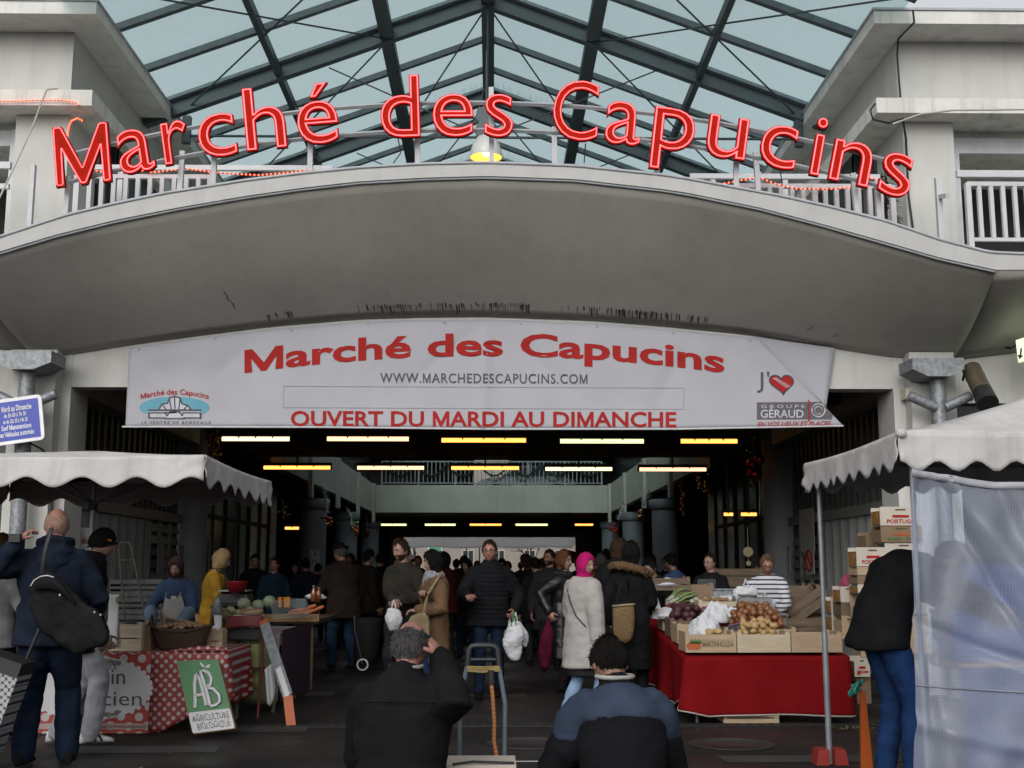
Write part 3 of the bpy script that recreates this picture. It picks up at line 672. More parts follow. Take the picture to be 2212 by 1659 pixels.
for off in (-72, -13):
    m = MB(); pts = [U(x, nbase(x)+off, YN+.11) for x in xs]; m.tube(pts, .026, 4, sm=False); m.build('arc_rail', MATS['rail_grey'], sign)
for xa, xb, dy in ((150, 141, 0), (395, 388, 0), (464, 461, 0), (671, 670, 0), (902, 902, 0), (1061, 1062, -80), (1197, 1198, 0), (1418, 1419, 0), (1590, 1590, 0), (1632, 1638, 0), (1842, 1852, 0), (1893, 1900, 0)):
    m = MB(); m.bar(U(xa, nbase(xa)-25+dy, YN+.13), U(xb, interp(FT, xb)+6, YC+.14), .055, .055, up=(0, 1, 0)); m.build('support_post', MATS['rail_white'], sign)
m = MB()
for pts in ([(1390, 345), (1405, 320), (1418, 300)], [(652, 330), (664, 318), (690, 350)], [(1650, 345), (1683, 350), (1690, 400)], [(1265, 310), (1262, 352)], [(860, 300), (866, 330), (850, 352)]):
    m.tube([U(x, y, YN+.16) for x, y in pts], .007, 5)
m.build('feed_cable', MATS['cable'], sign)
# rope lights
def rope(pts, Y, label, n):
    P = [U(x, y, Y+dy) for x, y, dy in pts]; o = thing('rope_light', label, 'string lights', P[0])
    m = MB(); m.tube(P, .006, 5); m.build('cord', mat('rope_cord', (.25, .03, .02), .5), o)
    L = [0]
    for a, c in zip(P, P[1:]): L.append(L[-1]+(c-a).length)
    m = MB()
    for k in range(n):
        s = L[-1]*(k+.5)/n; i = max(j for j in range(len(L)) if L[j] <= s); i = min(i, len(P)-2)
        q = P[i].lerp(P[i+1], (s-L[i])/max(L[i+1]-L[i], 1e-6)); m.ell(q+Vector((0, -.012, 0)), .0105, 5, 4)
    m.build('led_string', MATS['rope_led'], o)
rope([(-60, 218, 0), (20, 219, 0), (80, 217, 0), (135, 217, 0), (162, 221, 0), (172, 228, .02)], 13.57, 'string of red lights along the stained ledge on the left', 30)
rope([(145, 300, 0), (150, 272, 0), (155, 262, 0), (168, 256, .1), (180, 262, .1)], 13.7, 'short string of red lights hanging off the ledge above the letter M', 14)
rope([(196, 370, 0), (240, 371, 0), (290, 365, 0), (330, 373, 0), (400, 364, 0), (470, 374, 0), (560, 379, 0), (620, 374, 0), (680, 367, 0)], 13.1, 'string of red lights sagging along the terrace under the first neon word', 54)
rope([(1560, 398, 0), (1600, 390, 0), (1640, 384, 0), (1680, 400, 0), (1720, 408, 0), (1790, 409, 0), (1840, 405, 0), (1880, 385, 0), (1897, 388, 0), (1899, 430, 0), (1898, 470, 0)], 13.05, 'string of red lights along the terrace under the last neon word', 46)
# small fir at the right end of the sign
tr_ = thing('fir_tree', 'small dark fir tree decorated behind the last letter of the neon sign', 'tree', (UX(1912, 13.6), 13.6, 4.9))
p0 = U(1912, 480, 13.6); p1 = U(1912, 370, 13.6); m = MB(); m.cyl((p0.x, 13.6, 4.75), p1, .03, .01, 8); m.build('trunk', mat('bark', (.05, .035, .025), .9), tr_)
m = MB(); rnd.seed(4)
for k in range(900):
    t = rnd.random()**.7; z = p1.z-(p1.z-4.9)*t; r_ = .05+.2*t; a = rnd.uniform(0, 6.28); d = Vector((math.cos(a), math.sin(a), -.35)); q = Vector((p1.x, 13.6, z))+d*rnd.uniform(.2, 1)*r_
    s_ = d.cross(Vector((0, 0, 1))).normalized()*.018; m.add([q-s_, q+s_, q+d*.09], [(0, 1, 2)])
m.build('crown', MATS['fir_green'], tr_)
# ------------------------------------------------------------------ banner
mat('vinyl', (.305, .305, .335), .6, .06, 2, .05, 8, spec=.2); mat('print_red', (.27, .02, .018), .7, .1, 4, spec=.05); mat('print_dark', (.045, .045, .06), .6, .1, 4)
mat('print_blue', (.07, .24, .32), .6, .1, 6); mat('print_grey', (.07, .065, .075), .6, .1, 5); mat('print_line', (.24, .24, .26), .7); mat('print_white', (.38, .38, .42), .6)
ban = thing('entrance_banner', 'wide white vinyl banner with red lettering hung above the entrance', 'banner', (0, 13.9, 3))
YB = 13.86
def bdisp(x, y):
    d = 0.
    for (ax, ay, ex, ey, w_, h_) in ((1050, 690, 880, 830, 9, .022), (1050, 690, 1045, 925, 11, -.03), (1050, 690, 1260, 860, 12, .022), (1050, 690, 1180, 850, 8, -.018), (560, 715, 430, 850, 14, .015), (1500, 720, 1400, 900, 14, .014), (300, 745, 400, 900, 16, .015), (760, 700, 740, 900, 14, .01)):
        dx, dy = ex-ax, ey-ay; L = math.hypot(dx, dy); t = ((x-ax)*dx+(y-ay)*dy)/L/L; s = ((x-ax)*dy-(y-ay)*dx)/L
        if -.1 < t < 1.15: d += h_*math.exp(-(s/w_)**2)*max(0, 1-abs(t-.5)*1.3)
    k_ = (1-min(max((560-x)/90, 0), 1)*min(max((y-800)/40, 0), 1))*(1-min(max((x-1560)/60, 0), 1)*min(max((y-760)/30, 0), 1))
    d *= k_; top = interp(BK, min(max(x, 75), 2060))
    return d+.012*k_*math.sin(x*.012)*math.sin(y*.02)+.05*max(0, 1-(y-top)/45)**2
def bp(x, y, off=0.): return U(x, y, YB+bdisp(x, y)-off)
def bq(u, v):
    x0 = 279+u*(1640-279); x1 = 271+u*(1821-271); y0 = interp(BK, x0)+7; y1 = interp([(271, 921), (700, 922), (1050, 926), (1460, 926), (1821, 919)], x1)
    return x0+(x1-x0)*v, y0+(y1-y0)*v
m = MB(); m.sheet(lambda u, v: bp(*bq(u, v)), 160, 26, .004); fab = m.build('vinyl_sheet', MATS['vinyl'], ban)
m = MB(); m.sheet(lambda u, v: U((1628+u*176)*(1-v)+(1700+u*84)*v, (727+u*25)*(1-v)+(802+u*80)*v, 13.95+.02*math.sin(u*4)), 12, 12, .004); m.build('folded_flap', MATS['vinyl'], ban)
m = MB(); m.tube([bp(x, interp([(264, 922), (700, 923), (1050, 927), (1460, 927), (1822, 920)], x), .0) for x in np.linspace(264, 1822, 40)], .012, 6); m.build('hem_rod', MATS['rail_white'], ban)
m = MB()
for x in np.linspace(300, 1620, 9):
    p = bp(x, interp(BK, x)+13, .01); m.cyl(p, p+Vector((0, -.01, 0)), .012, n=10)
m.build('eyelet_row', MATS['galv'], ban)
def btext(txt, xa, xb, base, capx, mname, off=0., shear=0., space=1., arc=None):
    m = MB(); b0 = base if callable(base) else (lambda x: base)
    fit_text(m, txt, lambda x, y, d: bp(xa+x*(xb-xa), b0(xa+x*(xb-xa))-y*capx, .007+d), offset=off, shear=shear, space=space); return m.build('lettering', MATS[mname], fab)
btext('Marché des Capucins', 528, 1565, lambda x: 767.5+1.37e-4*(x-1046)**2, 46, 'print_red', .028)
btext('WWW.MARCHEDESCAPUCINS.COM', 821, 1269, lambda x: 826+(x-821)*.006, 20, 'print_dark', .012, space=1.12)
btext('OUVERT DU MARDI AU DIMANCHE', 628, 1461, lambda x: 919.5+(x-628)*.003, 31, 'print_red', .022)
btext('Marché des Capucins', 304, 451, lambda x: 852+.0019*(x-378)**2, 11.5, 'print_red', .012)
btext('LE VENTRE DE BORDEAUX', 306, 456, lambda x: 916, 6.2, 'print_dark', .0, space=1.35)
btext("J'", 1635, 1662, lambda x: 837+(1-x*0)*0, 33, 'print_dark', .0)
btext('EN VOS LIEUX ET PLACES', 1636, 1795, lambda x: 921-(x-1636)*.016, 9, 'print_red', .012, shear=.25)
def bpoly(pts, mname, off=.006, name='print'):
    m = MB(); V = [bp(x, y, off) for x, y in pts]; m.add(V, [tuple(range(len(V)-1, -1, -1))]); return m.build(name, MATS[mname], fab)
def bstroke(pts, wd, mname, off=.009, name='print'):
    m = MB(); fine = []
    for (xa, ya), (xb, yb) in zip(pts, pts[1:]):
        n_ = max(1, int(math.hypot(xb-xa, yb-ya)/25)); fine += [((xa+(xb-xa)*k/n_, ya+(yb-ya)*k/n_), (xa+(xb-xa)*(k+1)/n_, ya+(yb-ya)*(k+1)/n_)) for k in range(n_)]
    for (xa, ya), (xb, yb) in fine:
        L = math.hypot(xb-xa, yb-ya); nx, ny = -(yb-ya)/L*wd/2, (xb-xa)/L*wd/2; ex, ey = (xb-xa)/L*wd*.3, (yb-ya)/L*wd*.3
        V = [bp(x, y, off) for x, y in ((xa-ex+nx, ya-ey+ny), (xb+ex+nx, yb+ey+ny), (xb+ex-nx, yb+ey-ny), (xa-ex-nx, ya-ey-ny))]; m.add(V, [(0, 1, 2, 3)])
    return m
bpoly([(377+76*math.cos(a), 880+23*math.sin(a)) for a in np.linspace(0, 2*math.pi, 40)[:-1]], 'print_blue', .006, 'emblem_oval')
bpoly([(342, 893), (350, 874), (362, 872), (366, 860), (377, 856), (388, 860), (392, 872), (405, 876), (412, 893)], 'print_white', .008, 'emblem_shape')
bpoly([(320, 889), (434, 889), (432, 906), (322, 906)], 'print_white', .008, 'emblem_shape')
mm = MB()
for pl_, wd in (([(321, 886), (434, 886)], 4), ([(321, 892), (357, 892), (360, 898)], 3), ([(434, 892), (396, 892), (393, 898)], 3), ([(322, 903), (357, 903)], 3.5), ([(432, 903), (397, 903)], 3.5), ([(322, 892), (322, 903)], 4), ([(433, 892), (433, 903)], 4),
                ([(343, 885), (350, 873), (362, 871), (366, 860), (377, 856), (389, 860), (393, 872), (406, 876), (413, 885)], 3.4), ([(352, 876), (359, 885)], 3), ([(366, 862), (370, 883)], 3), ([(377, 858), (378, 882)], 3), ([(389, 862), (386, 883)], 3), ([(404, 877), (396, 886)], 3), ([(361, 898), (366, 890), (377, 887), (388, 890), (394, 898)], 3.4), ([(357, 904), (398, 904)], 3)):
    s_ = bstroke(pl_, wd, 'print_dark'); mm.add(s_.v, s_.f)
mm.build('emblem_lines', MATS['print_dark'], fab)
mm = MB()
for pl_ in ([(612, 834), (1477, 838), (1477, 884), (612, 880), (612, 834)],): s_ = bstroke(pl_, 1., 'print_line'); mm.add(s_.v, s_.f)
mm.build('printed_box', MATS['print_line'], fab)
hp = [(1689+22*1.25*(16*math.sin(a)**3)/17, 828-(13*math.cos(a)-5*math.cos(2*a)-2*math.cos(3*a)-math.cos(4*a))*1.45) for a in np.linspace(0, 2*math.pi, 46)[:-1]]
hp = [(x+ (y-828)*.15, y) for x, y in hp]
hp = [(min(x, 1640+(y-728)*.953-2), y) for x, y in hp]
bpoly(hp, 'print_red', .006, 'heart'); s_ = bstroke(hp+[hp[0]], 2.6, 'print_dark'); s_.build('heart_outline', MATS['print_dark'], fab)
mm = MB()
for k in range(9): s2 = bstroke([(1670+k*3.4, 818+k*2.4), (1678+k*3.6, 806+k*2.2+10)], 1.3, 'print_white', .008); mm.add(s2.v, s2.f)
mm.build('heart_hatch', MATS['print_white'], fab)
bpoly([(1635, 869), (1773, 868), (1799, 896), (1797, 906), (1635, 906)], 'print_grey', .006, 'logo_panel')
mm = MB(); fit_text(mm, 'GROUPE', lambda x, y, d: bp(1644+x*95, 881-y*6.5, .009+d), 0., space=1.5); fit_text(mm, 'GÉRAUD', lambda x, y, d: bp(1643+x*93, 902-y*16.5, .009+d), .012); mm.build('logo_lettering', MATS['print_white'], fab)
mm = bstroke([(1747.5, 865), (1747.5, 909)], 3.2, 'print_red', .01); mm.build('logo_bar', MATS['print_red'], fab)
mm = MB()
for r_, a0, a1 in ((14, 2.2, 5.2), (14, 5.4, 8.3), (8, 1.5, 4.4), (8, 4.7, 7.6)):
    s_ = bstroke([(1768+r_*math.cos(a), 886+r_*math.sin(a)) for a in np.linspace(a0, a1, 12)], 2.8, 'print_white'); mm.add(s_.v, s_.f)
mm.build('logo_swirl', MATS['print_white'], fab)
# ------------------------------------------------------------------ rain hoppers with pipes
for lab, xa, xb, pa, pb, y0, y1 in (('grey metal rain hopper and downpipe on the pillar with the blue sign', -12, 110, 33, 67, 760, 800), ('grey metal rain hopper and downpipe on the pillar beside the tilted floodlight', 1971, 2082, 2016, 2049, 770, 810)):
    o = thing('rain_hopper', lab, 'downpipe', U((pa+pb)/2, 790, 13.5)); Yh = 13.3
    A, B, zt_, zb_ = UX(xa, Yh, 780), UX(xb, Yh, 780), UZ(y0, Yh), UZ(y1, Yh); c = (A+B)/2; h = zt_-zb_
    m = MB(); m.prism([(A, zt_), (B, zt_), (B, zt_-h*.62), (c+.12, zb_), (c-.12, zb_), (A, zt_-h*.62)], Yh, 13.76); m.build('hopper_box', MATS['galv'], o)
    xp = UX((pa+pb)/2, 13.5, 900); rp = (pb-pa)/2/F*13.5
    m = MB(); m.cyl((xp, 13.55, 0), (xp, 13.55, zb_-.002), rp, n=24); m.build('pipe', MATS['galv'], o)
    for s_ in (-1, 1):
        m = MB(); za = UZ(862, 13.45); m.cyl((xp+s_*rp*.6, 13.5, za-.08), (xp+s_*.36, 13.5, za+.06), .06, n=14); m.build('pipe_arm', MATS['galv'], o)
    m = MB(); m.cyl((xp, 13.55, 1.2), (xp, 13.55, 1.26), rp*1.08, n=24); m.cyl((xp, 13.55, 2.9), (xp, 13.55, 2.96), rp*1.08, n=24); m.build('pipe_collar', MATS['rail_grey'], o)
# blue hours sign
bs = thing('hours_sign', 'blue enamel sign with white opening hours on the left downpipe', 'sign', U(40, 905, 13.2))
mat('sign_blue', (.015, .04, .3), .35, .08, 3); mat('sign_white', (.62, .62, .64), .4)
C0 = U(30, 908.5, 13.25); th_ = R(8.2); wS, hS = 125/F*13.25, 100/F*13.25
def bsp(x, z, off=0.): return Vector((C0.x+x*math.cos(th_)-z*math.sin(th_), 13.25-off, C0.z+x*math.sin(th_)+z*math.cos(th_)))
def rrect(w_, h_, r_): 
    P = []
    for cx, cz, a0 in ((w_/2-r_, h_/2-r_, 0), (-w_/2+r_, h_/2-r_, 90), (-w_/2+r_, -h_/2+r_, 180), (w_/2-r_, -h_/2+r_, 270)):
        P += [(cx+r_*math.cos(R(a0+k*22.5)), cz+r_*math.sin(R(a0+k*22.5))) for k in range(5)]
    return P
def plate(P, off, th): 
    m = MB(); n = len(P); V = [bsp(x, z, off) for x, z in P]+[bsp(x, z, off-th) for x, z in P]
    m.add(V, [tuple(range(n)), tuple(range(2*n-1, n-1, -1))]+[(i, n+i, n+(i+1) % n, (i+1) % n) for i in range(n)]); return m
plate(rrect(wS, hS, .05), 0, .03).build('frame', MATS['sign_white'], bs)
pn = plate(rrect(wS*.88, hS*.85, .012), .004, .003).build('panel', MATS['sign_blue'], bs)
u_ = 1/F*13.25
for txt, xa, xb, yb, cp in (('Mardi au Dimanche', -24, 40, 21, 12), ('de 3h 00 à 7h 30', -20, 28, 8, 8.5), ('et de 12h 30 à 14h 30', -22, 30, -5, 8.5), ('Sauf Manutentions', -27, 37, -19.5, 10.5), ('les Véhicules autorisés', -32, 41.5, -34, 10.5)):
    m = MB(); fit_text(m, txt, lambda x, y, d: bsp((xa+x*(xb-xa))*u_, (yb+y*cp)*u_, .0075+d), .012); m.build('lettering', MATS['sign_white'], pn)
m = MB(); m.cyl(bsp(.02, .1, -.31), bsp(.02, .1, -.03), .02, n=8); m.cyl(bsp(.02, -.1, -.31), bsp(.02, -.1, -.03), .02, n=8); m.build('bracket', MATS['galv'], bs)
m = MB(); m.tube([U(60, 955, 13.4), U(90, 970, 13.5), U(108, 988, 13.6), (U(112, 1010, 13.7)), U(112, 1300, 13.7)], .012, 6)
tag(m.build('power_cable', MATS['cable']), 'thin black cable hanging below the blue sign down the pillar', 'cable')
m = MB(); m.tube([U(101, 193, 13.42), U(92, 215, 13.3), U(72, 270, 13.1), U(38, 345, 12.8), U(0, 425, 12.5), U(-30, 470, 12.4)], .011, 6); m.tube([U(101, 193, 13.42), U(125, 191, 13.44)], .011, 6)
tag(m.build('power_cable', mat('cable_beige', (.35, .34, .31), .6)), 'pale loose cable hanging from the stained ledge on the left', 'cable')
m = MB(); m.tube([U(1972, 22, 13.15), U(1975, 48, 13.15), U(1940, 85, 13.9), U(1938, 120, 13.95), U(1945, 210, 13.95)], .012, 6); m.tube([U(1890, 224, 13.4), U(1880, 238, 13.35), U(1886, 258, 13.35), U(1920, 266, 13.4), U(1950, 256, 13.6), U(1957, 300, 13.85), U(1962, 420, 13.85), U(1972, 492, 13.85)], .014, 6)
tag(m.build('power_cable', MATS['cable']), 'black cable looping round the ledge end down the right pillar corner', 'cable')
m = MB(); m.tube([U(1928, 268, 13.38), U(1990, 246, 13.36), U(2060, 238, 13.4), U(2230, 236, 13.42)], .012, 6); tag(m.build('power_cable', MATS['cable_beige']), 'pale cable slanting under the right ledge', 'cable')
# floodlight, junction box, illuminated sign on the right
fl = thing('floodlight', 'brownish cylindrical floodlight tilted down beside the right rain hopper', 'light', U(2110, 815, 13.4))
m = MB(); m.cyl(U(2098, 797, 13.5), U(2122, 846, 13.2), 20/F*13.4, 21/F*13.4, 20); m.build('housing', mat('flood_metal', (.12, .1, .07), .5, .3, 8, metal=.5), fl)
m = MB(); m.cyl(U(2122.4, 847, 13.195), U(2134, 872, 13.05), 21/F*13.4, 23/F*13.4, 20); m.build('visor', MATS['rubber'], fl)
m = MB(); m.tube([U(2080, 822, 13.6), U(2084, 800, 13.5), U(2098, 786, 13.45), U(2114, 788, 13.45), U(2128, 815, 13.4)], .014, 6); m.build('yoke', MATS['rubber'], fl)
jb = MB(); a, c = U(1956, 838, 13.8), U(1971, 861, 13.8); jb.box(a.x, c.x, 13.79, 13.985, c.z, a.z); jb.box(a.x+.02, c.x-.02, 13.775, 13.789, c.z+.03, a.z-.02)
tag(jb.build('junction_box', mat('box_beige', (.42, .4, .32), .5, .1, 4)), 'small beige electrical junction box on the right pillar', 'box')
lb = thing('direction_sign', 'lit pale green sign with dark arrow at the right edge under the canopy', 'sign', U(2230, 755, 13.3))
m = MB(); A = [U(2194, 735, 13.45), U(2330, 690, 12.6), U(2330, 752, 12.6), U(2199, 781, 13.45)]; m.add([*A, *[p+Vector((.05, .1, 0)) for p in A]], [(3, 2, 1, 0), (4, 5, 6, 7), (0, 1, 5, 4), (1, 2, 6, 5), (2, 3, 7, 6), (3, 0, 4, 7)]); m.build('light_panel', emis('sign_glow', (.75, .9, .6), .75), lb)
def lbp(x, y): return U(x, y, 13.44-(x-2194)/136*.85-.006)
m = MB(); m.add([lbp(2204, 752), lbp(2208, 752), lbp(2206, 771), lbp(2202, 771)], [(3, 2, 1, 0)]); m.add([lbp(2198, 766), lbp(2211, 768), lbp(2202, 776)], [(2, 1, 0)])
m.build('arrow', MATS['print_dark'], lb)
m = MB(); m.tube([U(2054, 752, 13.9), U(2080, 747, 13.9), U(2150, 749, 13.9), U(2185, 752, 13.8), U(2196, 744, 13.5)], .012, 6); m.tube([U(2054, 752, 13.9), U(2052, 790, 13.9)], .012, 6)
m.build('feed_cable', MATS['cable'], lb)
# ------------------------------------------------------------------ tube lights
HEAD = mat('lamp_housing', (.1, .1, .1), .6)
def tube_light(xa, xb, y, Y, mt, label, group, th=.03, seg=4):
    a, c = U(xa, y, Y), U(xb, y, Y); o = thing('tube_light', label, 'lamp', (a+c)/2, 0, group)
    m = MB(); m.box(a.x-.03, c.x+.03, Y-.05, Y+.05, a.z+th*1.05, a.z+th+.07); m.build('housing', HEAD, o)
    m = MB(); m.cyl((a.x, Y, a.z), (c.x, Y, a.z), th, n=10); m.build('tube', MATS[mt], o)
    m = MB()
    for k in range(1, seg): x = a.x+(c.x-a.x)*k/seg; m.box(x-.012, x+.012, Y-th-.004, Y-.02, a.z+.008, a.z+th+.01)
    for x in (a.x-.02, c.x+.02): m.cyl((x-.02, Y, a.z), (x+.02, Y, a.z), th*1.15, n=10)
    m.build('clips', HEAD, o).name = 'clip_set'
    if Y < 30: m = MB(); m.box((a.x+c.x)/2-.02, (a.x+c.x)/2+.02, Y-.02, Y+.02, a.z+.1, 3.969); m.build('hanger', HEAD, o)
W_ = ['first', 'second', 'third', 'fourth', 'fifth']
for k, (xa, xb, y, mt) in enumerate(((480, 626, 948, 'tube_white'), (707, 883, 948, 'tube_pink'), (954, 1136, 951, 'tube_warm'), (1210, 1390, 953, 'tube_green'), (1470, 1592, 953, 'tube_warm'))):
    tube_light(xa, xb, y, 20.7, mt, '%s tube lamp, %s from the left in the row just below the banner' % ({'tube_white': 'cream', 'tube_pink': 'pinkish', 'tube_warm': 'orange', 'tube_green': 'greenish yellow'}[mt], W_[k]), 'tube lamps under the hall ceiling', .038)
for k, (xa, xb, y, mt) in enumerate(((570, 714, 1010, 'tube_warm'), (772, 916, 1010.5, 'tube_pink'), (975, 1121, 1011, 'tube_warm'), (1178, 1322, 1013, 'tube_white'), (1381, 1525, 1014, 'tube_pink'))):
    tube_light(xa, xb, y, 26.3, mt, '%s tube lamp, %s from the left in the second row, above the deck railing' % ({'tube_white': 'white', 'tube_pink': 'pale', 'tube_warm': 'orange'}[mt], W_[k]), 'tube lamps under the hall ceiling', .04)
for k, (xa, xb, mt) in enumerate(((818, 878, 'tube_green'), (918, 984, 'tube_green'), (1015, 1083, 'tube_warm'), (1114, 1183, 'tube_green'), (1242, 1281, 'tube_warm'))):
    tube_light(xa, xb, 1133.5, 54, mt, 'far %s tube lamp, %s from the left at the back of the hall' % ('orange' if mt == 'tube_warm' else 'pale green', W_[k]), 'tube lamps under the hall ceiling', .045, 2)
for xa, xb, y, Y, lab in ((616, 646, 1141, 30, 'short orange tube lamp in the dark aisle on the left'), (1563, 1583, 1111, 26, 'shorter orange tube lamp above the stall in the right aisle'), (1600, 1634, 1111, 25, 'longer orange tube lamp beside the grey column in the right aisle'), (452, 460, 1084, 22, 'tiny orange lamp showing below the edge of the left parasol'), (1410, 1431, 1137, 40, 'faint orange tube lamp in the far right aisle')):
    tube_light(xa, xb, y, Y, 'tube_warm', lab, None, .035, 2)
# round glow and heart lamp in the shops
for x, y, Y, r_, lab in ((1616, 1192, 24, .1, 'round pale paper lantern in the dark shop behind the striped shirt'), (1617, 1217, 24, .05, 'small round lantern below the big one in the dark shop')):
    m = MB(); m.ell(U(x, y, Y), r_, 20, 14); m.cyl(U(x, y, Y)+Vector((0, 0, r_*.9)), U(x, y, Y)+Vector((0, 0, .5)), .004, n=5); tag(m.build('paper_lantern', mat('paper_dim', (.35, .32, .2), .8, emit=(.8, .7, .4), es=.12)), lab, 'lantern')
m = MB(); c = U(480, 1199, 20); m.tube([c+Vector((.09*math.cos(a)*1.1, 0, .085*math.sin(a))) for a in np.linspace(-.6, 1.9, 14)], .022, 8); tag(m.build('ring_lamp', emis('ring_glow', (1, .95, .6), 1.6)), 'arched bright lamp behind the head of the woman in mustard', 'lamp')
# ------------------------------------------------------------------ tinsel
def tin(name, base, spark): return mat(name, base, .25, .5, 40, metal=.9)
for nm, c in (('tinsel_red', (.45, .02, .03)), ('tinsel_gold', (.75, .55, .15)), ('tinsel_silver', (.62, .64, .62)), ('tinsel_blue', (.09, .14, .24)), ('tinsel_copper', (.6, .2, .06))): mat(nm, c, .22, .5, 40, metal=.85)
def tinsel(label, strands, baubles=(), seed=1):
    """strands: (points px, Y, radius m, material); baubles: (x, y, Y, r, material)"""
    rr = random.Random(seed); s0 = strands[0] if strands else None
    base = U(*strands[0][0][0], strands[0][1]) if strands else U(*baubles[0][:3]); o = thing('tinsel_garland', label, 'decoration', base)
    for pts, Y, rad, mt in strands:
        P = [U(x, y, Y) for x, y in pts]; m = MB(); m.tube(P, rad*.12, 5)
        for a, c in zip(P, P[1:]):
            n = max(4, int((c-a).length*260))
            for k in range(n):
                q = a.lerp(c, rr.random()); d = Vector((rr.gauss(0, 1), rr.gauss(0, 1), rr.gauss(0, 1))).normalized()*rad*rr.uniform(.5, 1.1); s_ = d.orthogonal().normalized()*.008; t_ = d.cross(s_)*.3
                m.add([q-s_, q+s_, q+d+t_], [(0, 1, 2)])
        m.build('strand', MATS[mt], o)
    for x, y, Y, r_, mt in baubles:
        m = MB(); m.ell(U(x, y, Y), r_, 10, 8); m.build('bauble', MATS[mt], o)
def cluster(cx, cy, Y, n, sx, sy, mats_, rr, r_=.03): return [(cx+rr.gauss(0, sx), cy+rr.gauss(0, sy), Y+rr.uniform(-.05, .05), r_*rr.uniform(.7, 1.2), rr.choice(mats_)) for _ in range(n)]
rr = random.Random(8)
tinsel('red and gold tinsel hanging at the left end of the front lamp row', [([(452, 918), (450, 950), (455, 992)], 20.2, .09, 'tinsel_red'), ([(470, 918), (472, 950), (468, 995)], 20.2, .08, 'tinsel_gold')], cluster(466, 955, 20.1, 10, 8, 20, ['tinsel_gold', 'tinsel_red'], rr))
tinsel('blue silver tinsel hanging at the right end of the front lamp row', [([(1628, 928), (1626, 955), (1630, 990)], 20.2, .13, 'tinsel_blue')], cluster(1622, 975, 20.1, 8, 10, 16, ['tinsel_silver', 'tinsel_gold'], rr, .02), 2)
tinsel('red bell ornaments hanging on a ribbon beside the right grey column', [([(1640, 1020), (1641, 1110)], 20.2, .03, 'tinsel_silver')], [(1624, 1003, 20.2, .1, 'tinsel_red'), (1640, 992, 20.2, .1, 'tinsel_red'), (1631, 1024, 20.2, .13, 'tinsel_red'), (1622, 1040, 20.2, .03, 'tinsel_silver')]+cluster(1632, 1065, 20.2, 6, 4, 20, ['tinsel_gold', 'tinsel_red'], rr, .02), 3)
tinsel('silver tinsel with gold baubles on the nearest left round column', [([(697, 1048), (704, 1075), (706, 1106)], 33.5, .16, 'tinsel_silver')], cluster(708, 1121, 33.5, 10, 4, 6, ['tinsel_gold', 'tinsel_copper', 'tinsel_red'], rr, .05), 4)
tinsel('silver tinsel with copper baubles on the second left round column', [([(748, 1096), (757, 1112), (760, 1135)], 41.3, .2, 'tinsel_silver')], cluster(770, 1145, 41.3, 12, 3.5, 5, ['tinsel_gold', 'tinsel_copper'], rr, .06), 5)
tinsel('thin silver tinsel with red baubles on the third left round column', [([(792, 1110), (793, 1160)], 49.3, .1, 'tinsel_silver')], cluster(792, 1157, 49.3, 8, 3, 4, ['tinsel_red'], rr, .07), 6)
tinsel('gold fairy baubles in the dark left aisle', [([(612, 1085), (613, 1120)], 29.5, .04, 'tinsel_gold')], cluster(614, 1105, 29.4, 12, 5, 9, ['tinsel_gold'], rr, .03), 7)
tinsel('silver tinsel with gold baubles on the nearest right round column', [([(1401, 1058), (1397, 1075), (1389, 1092)], 33.5, .16, 'tinsel_silver')], cluster(1384, 1115, 33.5, 10, 3, 6, ['tinsel_gold', 'tinsel_red'], rr, .05), 8)
tinsel('silver tinsel with red baubles on the second right round column', [([(1348, 1090), (1341, 1105), (1336, 1120)], 41.2, .2, 'tinsel_silver')], cluster(1329, 1141, 41.2, 10, 3, 5, ['tinsel_red', 'tinsel_copper'], rr, .06), 9)
tinsel('curved gold tinsel below the right end of the second lamp row', [([(1502, 1022), (1510, 1042), (1525, 1052), (1533, 1072)], 26, .05, 'tinsel_copper')], cluster(1515, 1045, 25.9, 12, 9, 10, ['tinsel_gold'], rr, .025), 10)
tinsel('gold tinsel hanging straight in the dark right aisle', [([(1470, 1040), (1473, 1075), (1476, 1115)], 27.5, .05, 'tinsel_copper')], cluster(1474, 1085, 27.4, 14, 3, 18, ['tinsel_gold', 'tinsel_red'], rr, .03), 11)
